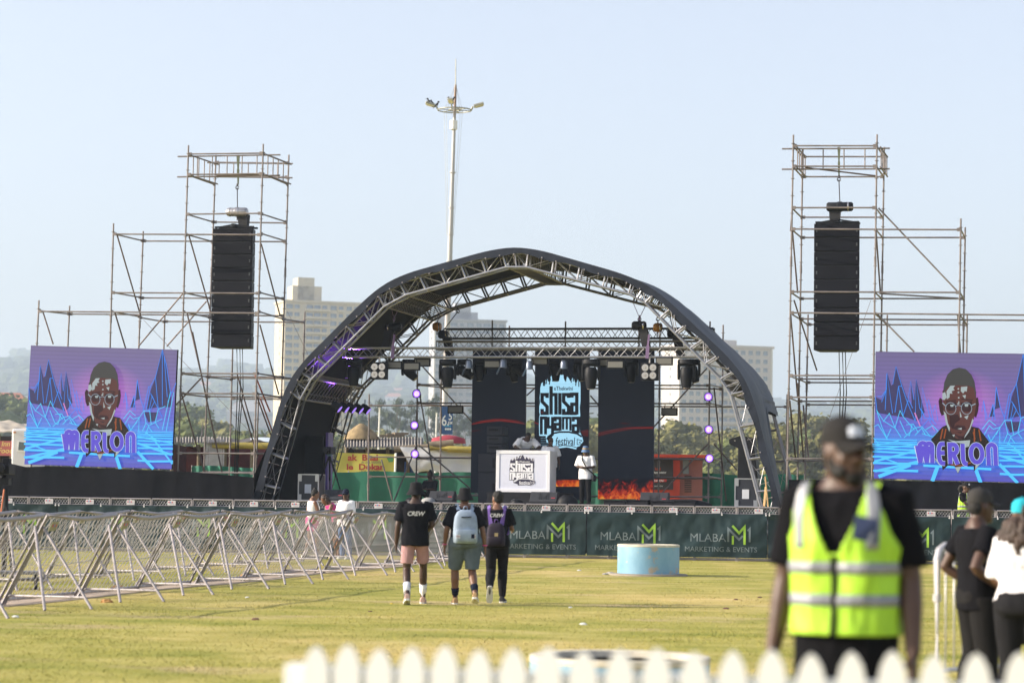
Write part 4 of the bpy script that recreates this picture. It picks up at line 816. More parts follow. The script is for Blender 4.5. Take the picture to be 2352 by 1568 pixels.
    LC = [[(74, 680), (140, 790), (270, 880), (330, 985)], [(70, 670), (120, 860), (176, 1004)], [(140, 800), (210, 710), (268, 880)], [(265, 870), (330, 680), (362, 750), (480, 900)], [(322, 790), (382, 940), (420, 962), (456, 840)], [(32, 860), (80, 832), (178, 1008)], [(170, 985), (222, 880)], [(360, 985), (480, 880), (560, 862), (642, 962)], [(20, 985), (75, 1050)], [(390, 840), (470, 835), (520, 930)], [(480, 960), (560, 880), (600, 960)], [(600, 900), (680, 850), (760, 940)], [(560, 940), (680, 980), (740, 920)],
          [(1312, 1030), (1470, 802), (1494, 950)], [(1470, 802), (1540, 804), (1556, 960)], [(1640, 785), (1730, 748)], [(1792, 580), (1690, 1030)], [(1832, 580), (1735, 1050)], [(1482, 1090), (1530, 980), (1604, 940), (1690, 900)], [(1604, 940), (1648, 1010)], [(1604, 940), (1642, 790)], [(1450, 1045), (1494, 950), (1530, 980)], [(1215, 1000), (1300, 860), (1340, 900), (1412, 880)], [(1280, 960), (1310, 1040)], [(1370, 960), (1412, 880), (1405, 1050)], [(1220, 900), (1300, 800), (1370, 860)], [(1530, 1000), (1570, 1060)]]
    [part('cyan_wireframe', E_CYAN, lambda b: [b.stroke(q, 7.5, mp, .0008, .014+.0003*i) for i, q in enumerate(LC) if (q[0][0] > 960) == sd_]) for sd_ in (False, True)]
    def clipped(pts): return pts
    FL = []
    for k, y in enumerate([1000, 1022, 1046, 1074, 1106, 1146, 1196, 1260, 1345]):
        FL.append(([(8+k*-.5+(20 if y < 1030 else 0), y+8*math.sin(k)), (400, y+14+5*math.sin(k*2)), (500, y+16)], 9+k*2.2)); FL.append(([(1390, y+52), (1560, y+58+6*math.sin(k*1.7)), (1815, y+62)], 8+k*2.0))
    for x0, y0, x1, y1, w_ in [(720, 1300, 650, 1475, 42), (1130, 1340, 1180, 1500, 40), (420, 1290, 60, 1420, 40), (500, 1130, 20, 1250, 24), (500, 1060, 30, 1120, 14), (1390, 1290, 1580, 1500, 34), (1390, 1190, 1800, 1330, 26), (1390, 1110, 1805, 1190, 16), (520, 1250, 25, 1360, 26), (300, 1020, 40, 1070, 10), (1480, 1050, 1660, 1180, 10), (60, 1190, 330, 1290, 14), (1560, 1110, 1810, 1440, 18), (560, 1300, 1300, 1345, 26)]: FL.append(([(x0, y0), (x1, y1)], w_))
    part('floor_grid', E_CYF, lambda b: [b.stroke(q, w_, mp, .0006, .023+.0005*i) for i, (q, w_) in enumerate(FL)])
    part('pink_streak', E_PINK, lambda b: (b.stroke([(490, 705), (545, 860)], 14, mp, .001, .011), b.stroke([(670, 850), (700, 910)], 8, mp, .001, .011)))
    H0 = .042
    part('portrait_coat', E_COAT, lambda b: b.poly([(655, 1010), (785, 870), (830, 850), (1120, 870), (1185, 885), (1290, 1040), (1260, 1180), (1180, 1290), (1110, 1370), (1110, 1310), (980, 1310), (935, 1395), (900, 1310), (830, 1300), (770, 1355), (762, 1300), (690, 1240), (700, 1080)], mp, H0, .001))
    part('portrait_coat_stripes', E_ORG, lambda b: ([b.stroke(q, 15, mp, .001, H0+.003) for q in ([(790, 890), (760, 1010)], [(825, 890), (800, 1000)], [(1135, 890), (1130, 1040)], [(1185, 900), (1200, 1030)], [(860, 1290), (980, 1305), (1080, 1270)])], b.stroke([(1120, 930), (1140, 1010)], 12, mp, .001, H0+.004)))
    part('portrait_collar', E_PAINT, lambda b: (b.poly([(838, 1010), (930, 1030), (1085, 1020), (1070, 1090), (1000, 1110), (1010, 1060), (900, 1040)], mp, H0+.005, .001), b.poly([(905, 1320), (975, 1315), (935, 1388)], mp, H0+.004, .001), b.poly([(690, 1215), (715, 1235), (740, 1300), (700, 1250)], mp, H0+.004, .001), b.poly([(1240, 1210), (1220, 1240), (1125, 1350), (1130, 1300)], mp, H0+.004, .001)))
    part('portrait_ear', E_FACE2, lambda b: b.poly([(800, 560), (775, 540), (757, 580), (765, 690), (785, 745), (815, 730)], mp, H0+.004, .001)); part('portrait_ear', E_FACE2, lambda b: b.poly([(1165, 550), (1190, 545), (1197, 620), (1185, 700), (1160, 770), (1140, 755)], mp, H0+.004, .001))
    part('portrait_face', E_FACE, lambda b: b.poly([(805, 470), (860, 400), (1130, 400), (1172, 480), (1165, 640), (1135, 780), (1100, 900), (1040, 980), (990, 1008), (930, 1000), (880, 930), (825, 800), (805, 640)], mp, H0+.006, .001))
    part('portrait_hair', E_HAIR, lambda b: b.poly([(812, 480), (830, 370), (870, 280), (930, 225), (1000, 208), (1070, 225), (1130, 290), (1160, 370), (1172, 500), (1165, 545), (1150, 440), (1100, 412), (940, 405), (870, 420), (835, 460), (815, 540)], mp, H0+.009, .001))
    part('portrait_shadow', E_FACE2, lambda b: (b.poly([(870, 740), (960, 730), (985, 790), (930, 830), (905, 900), (870, 860)], mp, H0+.009, .001), b.poly([(900, 880), (950, 850), (1030, 860), (1050, 900), (1010, 905), (930, 905)], mp, H0+.0105, .001), b.poly([(930, 925), (1010, 930), (980, 945)], mp, H0+.0105, .001), b.poly([(845, 600), (950, 590), (960, 640), (920, 690), (860, 690), (835, 650)], mp, H0+.009, .001), b.poly([(1000, 600), (1120, 585), (1125, 650), (1090, 700), (1030, 700), (1000, 660)], mp, H0+.009, .001), b.poly([(890, 930), (960, 1000), (1000, 1005), (1080, 920), (1090, 880), (1010, 975), (960, 970)], mp, H0+.0095, .001), b.stroke([(1010, 560), (1130, 575)], 14, mp, .001, H0+.012), b.stroke([(840, 585), (950, 575)], 14, mp, .001, H0+.012)))
    def paint(b):
        for q in ([(850, 470), (895, 410), (945, 408), (925, 440), (940, 460), (905, 470), (915, 500), (885, 495), (880, 540), (850, 560)], [(805, 490), (835, 480), (850, 540), (820, 570), (800, 560)], [(1010, 425), (1080, 420), (1070, 480), (1050, 470), (1030, 500), (1005, 470)], [(1020, 520), (1060, 515), (1050, 560)], [(808, 690), (835, 720), (850, 830), (870, 880), (862, 925), (825, 820)], [(1120, 780), (1132, 800), (1075, 930), (1020, 1000), (1030, 970), (1085, 880)], [(985, 690), (1005, 760), (985, 765)], [(1030, 760), (1080, 740), (1060, 790)], [(890, 960), (920, 955), (910, 985)], [(950, 890), (1000, 880), (995, 905)], [(880, 620), (925, 620), (915, 645), (890, 645)], [(1040, 615), (1085, 615), (1075, 645), (1045, 645)]): b.poly(q, mp, H0+.0125, .001)
        for y in (445, 485, 545): b.poly([(980+10*math.cos(k), y+10*math.sin(k)) for k in [j*.785 for j in range(8)]], mp, H0+.0125, .001)
        b.stroke([(960, 610), (978, 612), (980, 585)], 10, mp, .001, H0+.0125)
    part('portrait_face_paint', E_PAINT, paint)
    def glasses(b):
        for cx, cy in ((888, 665), (1060, 665)): b.stroke([(cx+57*math.cos(k), cy+66*math.sin(k)) for k in [j*2*math.pi/20 for j in range(20)]], 6.5, mp, .001, H0+.0145, True)
        b.stroke([(940, 640), (972, 628), (1005, 640)], 7, mp, .001, H0+.016); b.stroke([(832, 635), (800, 600)], 12, mp, .001, H0+.016); b.stroke([(1116, 635), (1160, 615)], 12, mp, .001, H0+.016)
    part('portrait_glasses', emat('led_glasses', (.26, .34, .42), .6), glasses)
    # the name in rounded capitals
    def arc(cx, cy, r_, a0, a1, n=8, ry=None): return [(cx+r_*math.cos(R(a0+(a1-a0)*i/n)), cy-(ry or r_)*math.sin(R(a0+(a1-a0)*i/n))) for i in range(n+1)]
    LT = [[(530, 1270), (530, 1080)]+arc(565, 1080, 35, 180, 0, 8, 34)+[(600, 1270)], [(600, 1270), (600, 1085)]+arc(633, 1085, 33, 180, 0, 8, 34)+[(661, 1272)],
          [(805, 1060), (770, 1060)]+arc(770, 1168, 36, 100, 260, 12, 108)+[(800, 1278)], [(800, 1160), (745, 1160)],
          [(858, 1285), (858, 1068)]+arc(900, 1118, 36, 90, -90, 8, 50)+[(862, 1170)], [(892, 1165), (938, 1290)], [(1000, 1060), (998, 1230)]+arc(1030, 1235, 30, 180, 270, 5, 50)+[(1046, 1287)],
          [(1148+62*math.cos(R(a)), 1170+98*math.sin(R(a))) for a in range(0, 360, 18)], [(1276, 1303), (1276, 1120)]+arc(1315, 1120, 38, 180, 0, 8, 48)+[(1352, 1305)]]
    part('lettering_rim', E_LETO, lambda b: [b.stroke(q, 57, mp, .001, H0+.020+.0007*i, i == 7) for i, q in enumerate(LT)])
    part('lettering', E_LET, lambda b: [b.stroke(q, 47, mp, .001, H0+.029+.0007*i, i == 7) for i, q in enumerate(LT)])
    return t, at
screen('large video screen on the left showing a portrait over a violet and blue grid', (71, 793), (407, 803), (56, 1066), (394, 1077), -.25, 0)
screen('large video screen on the right, cut by the picture edge, showing a portrait', (2011, 807), (2388, 812.5), (2007, 1098), (2383, 1109), -.25, 0)

# ================================================================== LED PANELS AND LOGO
PANEL = mat('led_panel_dark', (.014, .016, .024), .6, bump=.05, bscale=150, emit=(.02, .026, .042), estr=.12, spec=.15)
E_RED = emat('panel_red_streak', (.17, .012, .012), .55); E_REDD = emat('panel_dim_red', (.085, .012, .016), .5); E_FIRE = emat('panel_fire_red', (.55, .045, .01), .7); E_FIRE2 = emat('panel_fire_orange', (.85, .22, .02), .7); E_BRICK = emat('panel_ice_blue', (.36, .66, .85), .75); E_MORT = emat('panel_mortar', (.22, .45, .62), .7)
def lx(x, y): return 1176+x*.2344, 771.75+y*.2344           # enlarged reading -> picture
def panel(label, q, d, fn):
    TL, TR, BR, BL = [S(*p, d) for p in q]; c = (TL+TR+BR+BL)/4; n_ = -EY; t = thing('led_panel', label, 'video panel', V((c.x, c.y, BL.z)), 'tall video panels at the back of the stage')
    f_ = [TL, TR, BR, BL]; MB().add(f_+[p-n_*.1 for p in f_], [(0, 3, 2, 1), (4, 5, 6, 7), (0, 1, 5, 4), (1, 2, 6, 5), (2, 3, 7, 6), (3, 0, 4, 7)]).build('display', PANEL, t)
    mp = lambda x, y, h: S(*lx(x, y), d)+n_*(h+.004); fn(t, mp); return t
def fire_mat():
    m = bpy.data.materials.new('panel_fire'); m.use_nodes = True; n = m.node_tree.nodes; l = m.node_tree.links; b = n['Principled BSDF']
    tc = n.new('ShaderNodeTexCoord'); mp_n = n.new('ShaderNodeMapping'); mp_n.inputs['Scale'].default_value = (2.6, .9, 1); l.new(tc.outputs['UV'], mp_n.inputs[0])
    t1 = n.new('ShaderNodeTexNoise'); t1.inputs['Scale'].default_value = 2.2; t1.inputs['Detail'].default_value = 7; t1.inputs['Roughness'].default_value = .62; t1.inputs['Distortion'].default_value = 1.3; l.new(mp_n.outputs[0], t1.inputs[0])
    sp = n.new('ShaderNodeSeparateXYZ'); l.new(tc.outputs['UV'], sp.inputs[0])
    a = n.new('ShaderNodeMath'); a.operation = 'MULTIPLY_ADD'; l.new(sp.outputs[1], a.inputs[0]); a.inputs[1].default_value = -.27; l.new(t1.outputs[0], a.inputs[2])
    r = n.new('ShaderNodeValToRGB'); l.new(a.outputs[0], r.inputs[0]); e = r.color_ramp.elements
    for q in range(3): e.new(.5)
    for q, (p, c) in zip(e, [(.26, (.0024, .003, .005)), (.34, (.13, .008, .005)), (.44, (.48, .03, .008)), (.54, (.85, .17, .015)), (.68, (1.0, .45, .06))]): q.position = p; q.color = (*c, 1)
    l.new(r.outputs[0], b.inputs['Emission Color']); b.inputs['Emission Strength'].default_value = .34; b.inputs['Base Color'].default_value = (.014, .016, .024, 1); b.inputs['Roughness'].default_value = .6; b.inputs['Specular IOR Level'].default_value = .15; return m
FIRE = fire_mat()
def fire(t, mp, x0, x1, y0, y1, u0=0, u1=1, v1=1):
    o = MB().add([mp(x0, y1, .001), mp(x1, y1, .001), mp(x1, y0, .001), mp(x0, y0, .001)], [(0, 1, 2, 3)]).build('flame_picture', FIRE, t); uv = o.data.uv_layers.new(name='UVMap'); cc = [(u0, 0), (u1, 0), (u1, v1), (u0, v1)]
    for lp_ in o.data.loops: uv.data[lp_.index].uv = cc[lp_.vertex_index]
def left_p(t, mp):
    b = MB(); b.poly([(-395, 858), (-300, 828), (-180, 812), (-60, 815), (60, 838), (132, 858), (132, 862), (40, 850), (-120, 832), (-260, 845), (-395, 868)], mp, .001, .001); b.build('streak_picture', E_RED, t)
    b = MB(); b.poly([(-395, 925), (-330, 918), (-300, 921), (-395, 936)], mp, .001, .001); b.poly([(-200, 806), (-80, 806), (40, 820), (132, 846), (60, 836), (-80, 816)], mp, .001, .001); b.build('dim_streak_picture', E_REDD, t)
panel('left tall dark video panel with a thin red streak', [(1086, 800), (1208.6, 800), (1205.5, 1131), (1080.5, 1131)], 4.4, left_p)
def right_p(t, mp):
    b = MB(); b.poly([(844, 945), (960, 918), (1120, 892), (1386, 884), (1386, 908), (1180, 912), (1000, 944), (844, 982)], mp, .001, .001); b.poly([(1040, 850), (1100, 848), (1180, 858), (1100, 860)], mp, .001, .001); b.build('dim_streak_picture', E_REDD, t)
    b = MB(); b.poly([(1080, 900), (1200, 890), (1386, 890), (1386, 904), (1250, 904)], mp, .004, .001); b.build('streak_picture', E_RED, t)
    fire(t, mp, 843, 1384, 1400, 1594, .2, 1.5)
panel('right tall dark video panel with flames along its bottom', [(1374.5, 800), (1502.5, 800), (1501, 1146), (1373, 1146)], 4.4, right_p)
PL = [(278, 545), (278, 505), (288, 465), (302, 450), (306, 480), (320, 490), (330, 468), (328, 435), (346, 412), (352, 440), (374, 452), (382, 425), (378, 402), (391, 378), (398, 405), (412, 425), (428, 405), (425, 375), (455, 352), (497, 350), (490, 372), (505, 380), (508, 415), (522, 430), (536, 415), (540, 395), (556, 410), (570, 440), (588, 425), (592, 408), (608, 420), (618, 455), (638, 450), (645, 425), (662, 422), (668, 455), (672, 500), (672, 545), (672, 640), (664, 700), (670, 780), (660, 800), (666, 940), (688, 985), (700, 1028), (664, 1076), (640, 1082), (630, 1108), (540, 1088), (410, 1102), (405, 1072), (340, 1040), (330, 975), (268, 975), (265, 880), (268, 790), (274, 770), (268, 740), (268, 690), (276, 650), (272, 600)]
def s_(x): return [(x+62, 605), (x+62, 572), (x+13, 572), (x+13, 640), (x+62, 690), (x+62, 755), (x+13, 755), (x+13, 712)]
def a_(x, y0, y1): m = (y0+y1)/2+5; return [[(x+10, y0+45), (x+10, y0+12), (x+58, y0+12), (x+58, y1)], [(x+58, m), (x+10, m), (x+10, y1-12), (x+58, y1-12)]]
GL = [s_(283), [(384, 490), (384, 768)], [(384, 572), (432, 572), (432, 768)], [(470, 556), (470, 768)], s_(494)]+a_(578, 556, 768)+[[(288, 962), (288, 800), (330, 800), (330, 962)], [(356, 790), (356, 890), (398, 890)], [(398, 790), (398, 960), (362, 1000), (345, 1010)]]+a_(415, 790, 925)+[[(502, 915), (502, 800), (574, 800), (574, 925)], [(538, 800), (538, 915)]]+a_(592, 790, 950)
SW = [(410, 950), (470, 938), (560, 938), (640, 955), (685, 985)]
def logo(t, mp, mplate, mlet, th=.001, inv=False):
    b = MB(); b.poly(PL, mp, .006, th); b.build('logo_shape', mplate, t)
    b = MB()
    for i, q in enumerate(GL): b.stroke(q, 34 if i < 7 else (23 if i in (12, 13) else 29), mp, th, .009+.0006*i)
    for i, q in enumerate([[(312, 440), (308, 487)], [(343, 400), (337, 468)], [(374, 415), (366, 474)], [(412, 380), (398, 444)], [(463, 352), (452, 400), (440, 432)], [(508, 370), (520, 434)], [(533, 392), (527, 446)], [(577, 396), (582, 455)], [(602, 402), (601, 444)], [(632, 420), (625, 486)], [(655, 425), (656, 496)]]): b.stroke(q, 10, mp, th, .0085+.0001*i)
    b.stroke(SW, 17, mp, th, .02); b.stroke([(345, 1012), (360, 985), (410, 950)], 22, mp, th, .021); b.stroke([(430, 1083), (500, 1070), (580, 1075), (640, 1092)], 8, mp, th, .02); b.stroke([(640, 1010), (690, 1022), (660, 1040), (688, 1062), (640, 1060)], 7, mp, th, .02, True)
    b.text('eThekwini', lambda a, e, h: mp(505+a, 530-e, h), 0, 0, 56, bold=.016, lift=.011, th=th, sx=.80)
    b.text('festival', lambda a, e, h: mp(522+a, 1064-e+abs(a)*.05, h), 0, 0, 112, bold=.012, lift=.011, th=th, sx=.62, shear=.1); b.build('logo_lettering', mlet, t)
    return b
def mid_p(t, mp):
    logo(t, mp, E_BRICK, PANEL)
    b = MB()
    for k in range(28): y = 470+k*22; b.stroke([(282, y), (664, y)], 2.2, mp, .0005, .0072)
    b.build('logo_brick_joints', E_MORT, t)
    b = MB(); b.poly([(218, 838), (262, 852), (262, 868), (218, 850)], mp, .001, .001); b.poly([(276, 742), (312, 740), (300, 752)], mp, .026, .001); b.build('streak_picture', E_RED, t)
    b = MB(); b.poly([(672, 930), (748, 912), (748, 985), (700, 975)], mp, .001, .001); b.build('dim_streak_picture', E_REDD, t)
    rg = random.Random(3); b = MB(); b2 = MB()
    fire(t, mp, 430, 658, 1408, 1472, .3, 1.0, .32)
panel('middle tall dark video panel with the pale blue flaming festival logo', [(1229, 800), (1354, 800), (1350.5, 1148), (1226.5, 1148)], 4.4, mid_p)

# ================================================================== BOOTH AND GEAR
BOOTHW = mat('booth_white', (.82, .82, .85), .45); BOOTHP = mat('booth_panel', (.70, .72, .83), .4, spec=.5); INK = mat('logo_ink', (.03, .025, .06), .6)
DB = 1.6
bc = S(1207, 1081, DB); bt = thing('dj_booth', 'white booth with a black flaming festival logo on its front', 'DJ booth', V((bc.x, bc.y, DECKZ)))
k = (DB-(CAM-SO).dot(EY))/F; A = S(1140, 1034, DB); B = S(1275, 1131, DB); wB = tou(1275, 1080, DB)-tou(1140, 1080, DB); zT = toz(1207, 1034, DB); zB = toz(1207, 1130, DB); uC = (tou(1140, 1080, DB)+tou(1264, 1080, DB))/2; wB = tou(1264, 1080, DB)-tou(1140, 1080, DB)
bm = MB()
bm.box(L(uC, DB+.45, (zT+zB)/2), (wB, .8, zT-zB), SAX); bm.build('body', BOOTHW, bt, bevel=.01)
fr = MB(); fw = .105
fr.box(L(uC, DB, zT-fw/2), (wB, .1, fw), SAX); fr.box(L(uC, DB, zB+fw/2), (wB, .1, fw), SAX)
for q in (-1, 1): fr.box(L(uC+q*(wB/2-fw/2), DB, (zT+zB)/2), (fw, .098, zT-zB-2*fw), SAX)
fr.build('front_frame', BOOTHW, bt, bevel=.006)
fp = MB().box(L(uC, DB-.02, (zT+zB)/2), (wB-2*fw, .03, zT-zB-2*fw), SAX).build('front_panel', BOOTHP, bt)
def bmp(x, y, h):        # logo of the panel, shrunk on to the booth front
    return L(uC+(x-480)*.00186-.02, DB-.037-h*.5, (zT+zB)/2+(735-y)*.00120+.02)
logo(fp, bmp, INK, BOOTHW)
MB().box(L(uC, DB+1.1, (DECKZ+zB)/2), (wB+.5, 2.4, zB-DECKZ-.01), SAX).build('plinth', DK, bt)
ctl = MB(); ctl.box(L(uC-.1, DB+.5, zT+.03), (.9, .4, .05), SAX); [ctl.lathe([(.001, 0), (.12, 0), (.12, .02), (.001, .025)], L(uC-.1+q, DB+.48, zT+.056), 16, SAX) for q in (-.3, .3)]
tag(ctl.build('mixing_deck', BLK), 'black mixing deck lying on top of the white booth', 'mixing deck')
WEDGE = mat('wedge_cabinet', (.040, .042, .050), .6, bump=.1, bscale=120, spec=.2); EMB = mat('wedge_emblem', (.02, .02, .024), .5)
def wedge(x0, x1, yt, yb, d, lb):
    a = tou(x0, yb, d); b = tou(x1, yb, d); zt = toz((x0+x1)/2, yt, d); z0 = DECKZ; t = thing('stage_monitor', lb, 'stage monitor', L((a+b)/2, d, z0), 'wedge monitors along the stage front'); h = max(.25, zt-z0)
    sec = [(0, 0), (-.02, .08), (.2, h), (.42, h), (.5, .05), (.5, 0)]
    MB().prism([L(a, d+p, z0+q) for p, q in sec], EX*(b-a)).build('cabinet', WEDGE, t, bevel=.012)
    nv = V((-(h-.08), 0, 0)); mid = L((a+b)/2, d+.09, z0+(h+.08)/2); up = (EZ*(h-.08)+EY*.22).normalized(); out = up.cross(EX)*1
    out = out if out.dot(EY) < 0 else -out
    def mp(x, y, q): return mid+EX*x+up*y+out*(.006+q)
    e = MB(); e.stroke([(-.13, -.1), (-.13, .1), (0, -.02), (.13, .1), (.13, -.1)], .035, mp, .004); e.stroke([(-.07, -.1), (-.07, .02), (0, -.06), (.07, .02), (.07, -.1)], .02, mp, .004, .002); e.build('emblem', EMB, t)
    MB().box(mid+EX*((b-a)*.36)+up*-.05+out*.006, (.12, .03, .006), (EX, up, out)).build('maker_badge', mat('badge_red', (.35, .03, .04), .5), t)
wedge(742, 786, 1124, 1148, .4, 'wedge monitor at the far left of the stage front'); wedge(984, 1040, 1127, 1150, .3, 'wedge monitor between the left pole and the booth'); wedge(1216, 1278, 1129, 1153, .3, 'wedge monitor in front of the white booth'); wedge(1469, 1533, 1130, 1154, .5, 'wedge monitor in front of the right video panel')
sb = [MB() for _ in range(5)]
for i, x in enumerate([1388, 1440, 1496, 1548, 1600]):
    if i == 4: break
    a = tou(x, 1150, .1); b = tou(x+50, 1150, .1); z1 = DECKZ+.12+.02*(i % 2); o = MB(); o.box(L((a+b)/2, .3, DECKZ+(z1-DECKZ)/2), (b-a, .6, z1-DECKZ), SAX); o.box(L((a+b)/2, .3, z1+.015), (b-a+.03, .66, .03), SAX)
    tag(o.build('low_riser', DK, bevel=.01), ['leftmost low black riser on the stage front, right of the logo panel', 'second low black riser from the left on the stage front', 'third low black riser from the left on the stage front', 'rightmost low black riser on the stage front'][i], 'riser')
CASEB = mat('flightcase_laminate', (.022, .024, .034), .4); CASEE = mat('case_edge', (.45, .46, .48), .3, .8)
def fcase(x0, x1, yt, yb, d, dep, lb):
    a = tou(x0, yb, d); b = tou(x1, yb, d); zt = toz((x0+x1)/2, yt, d); z0 = DECKZ-.0; t = thing('flight_case', lb, 'flight case', L((a+b)/2, d+dep/2, z0)); w_ = b-a; h = zt-z0
    MB().box(L((a+b)/2, d+dep/2, z0+h/2), (w_-.02, dep, h-.02), SAX).build('body', CASEB, t); e = MB()
    for q in (a+.015, b-.015):
        for dd in (d, d+dep): e.box(L(q, dd, z0+h/2), (.035, .035, h), SAX)
    for zz_ in (z0+.015, zt-.015):
        for dd in (d, d+dep): e.box(L((a+b)/2, dd, zz_), (w_-.07, .034, .034), SAX)
        for q in (a+.015, b-.015): e.box(L(q, d+dep/2, zz_), (.033, dep-.04, .033), SAX)
    e.build('edge_trim', CASEE, t)
    for q in (.1, .9):
        for zq in (.85, .12): MB().box(L(a+w_*q, d-.012, z0+h*zq), (.1, .02, .2), SAX).build('catch', CASEE, t)
    MB().box(L(a+w_*.48, d-.01, z0+h*.45), (.2, .016, .27), SAX).build('dish_plate', mat('case_label', (.6, .62, .66), .5), t)
fcase(684, 732, 1088, 1143, .9, .6, 'black flight case with metal edges at the left of the stage'); fcase(1687, 1740, 1098, 1158, .8, .7, 'black flight case with metal edges at the right of the stage')
# stacks
t = thing('speaker_stack', 'stack of black speakers left of the white booth', 'speaker stack', L(tou(1118, 1100, 2.4), 2.5, DECKZ))
for (x0, x1, y0, y1, nm) in [(1097, 1148, 1041, 1084, 'subwoofer'), (1097, 1148, 1086, 1133, 'subwoofer'), (1117, 1153, 979, 999, 'top_speaker'), (1117, 1153, 1001, 1018, 'top_speaker'), (1117, 1153, 1020, 1039, 'top_speaker')]:
    a = tou(x0, y1, 2.4); b = tou(x1, y1, 2.4); z1 = toz(x0, y0, 2.4); z0 = toz(x0, y1, 2.4); z0 = DECKZ if y1 > 1130 else z0; q = .05 if nm == 'top_speaker' else 0
    cab = MB().box(L((a+b)/2, 2.85, (z0+z1)/2), (b-a, .8, z1-z0), SAX).build(nm, mat('speaker_paint', (.030, .033, .044), .6, spec=.2), t, bevel=.012)
    if q: MB().box(L((a+b)/2-.02, 2.44, (z0+z1)/2+.03), (.3, .03, .06), SAX).build('handle', BLK, cab)
    else: MB().box(L(b-.16, 2.44, (z0+z1)/2), (.16, .03, .3), SAX).build('port', BLK, cab)
def sidefill(pts, d, dep, lb, nm='side_speaker'):
    q = [toL(S(x, y, d)) for x, y in pts]; t = thing(nm, lb, 'speaker', L(q[0].x, d, DECKZ)); MB().prism([L(p.x, d, max(DECKZ, p.z)) for p in q], EY*dep).build('cabinet', BLK, t, bevel=.02); return t, q
t, q = sidefill([(1674, 1018), (1674, 1008), (1700, 1000), (1729, 1004), (1742, 1110), (1693, 1110), (1695, 1029)], 1.6, .7, 'tall angled black side speaker on the right of the stage')
MB().text('SIDEFILL'[:0] or '=', lambda x, y, h: S(1688+x, 1014-y, 1.6)-EY*(.01+h), 0, 0, 7).build('badge', mat('badge_pale', (.5, .5, .5), .5), t)
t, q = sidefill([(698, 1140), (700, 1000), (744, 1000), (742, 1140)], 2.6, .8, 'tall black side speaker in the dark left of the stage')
MB().box(L(tou(746, 1070, 2.6)+.04, 2.9, toz(746, 1060, 2.6)), (.08, .5, toz(746, 1005, 2.6)-toz(746, 1140, 2.6)), SAX).build('lit_edge', mat('painted_violet_light', (.10, .06, .28), .4), t)  # violet light on the cabinet's edge, put in as a coloured strip
# camera on tripod, on stage left
cc_ = S(757, 1045, 1.2); t = thing('camera_tripod', 'black camera on a tripod standing at the left of the stage', 'video camera', V((cc_.x, cc_.y, DECKZ)))
MB().box(cc_+EZ*.14, (.22, .5, .22), SAX).build('camera_body', BLK, t, bevel=.015); MB().lathe([(.06, 0), (.08, .05), (.08, .25), (.001, .25)], cc_+EZ*.14-EY*.2, 12, (EX, EZ, -EY)).build('lens', BLK, t)
MB().box(cc_+EZ*.02, (.14, .14, .1), SAX).build('pan_head', mat('head_blue', (.05, .12, .22), .4), t)
for a in (90, 210, 330): p = V((cc_.x+.55*math.cos(R(a)), cc_.y+.55*math.sin(R(a)), DECKZ)); m = MB(); m.tube(cc_, cc_+(p-cc_)*.55, .028, 6); m.tube(cc_+(p-cc_)*.5, p, .018, 6); m.build('leg', BLK, t)
# leaning plank by the right foot
m = MB(); m.beam(S(1755, 1162, -.5), S(1759, 1118, -.3), .06, .03); m.beam(S(1764.5, 1165, -.55), S(1757.5, 1094, -.45), .075, .03); tag(m.build('timber_prop', mat('pine', (.55, .36, .17), .7, vary=.2)), 'pale timber prop nailed by the right foot of the arch', 'timber')
# small covered things on the deck edge
for x, y, lb, c in [(947, 1149, 'dark cloth covered floor lamp near the stage front, left', BLK), (985, 1146, 'grey rolled towel on the stage front, right of the covered floor lamp', mat('towel_grey', (.3, .3, .3), .9)), (1187, 1150, 'dark covered floor lamp before the left side of the booth', BLK), (1302, 1148, 'black loaded bag on the stage right of the booth monitor', BLK), (1570, 1146, 'flat heap of black cloth on the stage by the right video panel', BLK)]:
    p = S(x, y, .25); p.z = DECKZ; m = MB(); rg = random.Random(x); w_ = {1570: .85, 1302: .3, 985: .22}.get(x, .2); h = {1302: .28, 1570: .2}.get(x, .15)
    m.loft([[p+EX*(math.cos(a)*w_*q*(1+.12*math.sin(3*a+x)))+EY*(math.sin(a)*.22*q)+EZ*z for a in [2*math.pi*i/16 for i in range(16)]] for z, q in ((0, 1), (h*.3, 1.0), (h*.7, .8), (h, .35))]); tag(m.build('covered_bundle', c, smooth=50), lb, 'bundle')
# ================================================================== MARKET STALLS BEHIND THE STAGE
CORR = mat('corrugated_cement', (.22, .20, .18), .8, vary=.35, vscale=1.2); WOODD = mat('dark_timber', (.05, .035, .03), .9, vary=.4, vscale=2); MAROON = mat('maroon_boards', (.13, .028, .028), .8, vary=.3, vscale=2); BAMB = mat('bamboo_yellow', (.33, .26, .05), .6, vary=.25, vscale=3); LOG = mat('old_log', (.20, .16, .11), .9, vary=.3, vscale=3)
NET = mat('green_shade_net', (.012, .13, .085), .75, vary=.22, vscale=.9, bump=.2, bscale=3); TARP = mat('white_tarp', (.56, .56, .58), .7, vary=.12, vscale=.8, bump=.25, bscale=1.5); CANV = mat('canvas_tent', (.42, .37, .30), .85, vary=.2, vscale=.7)
YB = mat('banner_yellow', (.56, .50, .09), .6, vary=.12, vscale=.8); REDP = mat('print_red', (.36, .035, .03), .6); INKD = mat('print_dark', (.10, .11, .10), .6); GRNP = mat('print_green', (.08, .25, .08), .6)
YS = 96.0; KS = YS/F
def W(x, y, Y=YS): return P(x, y, Y)
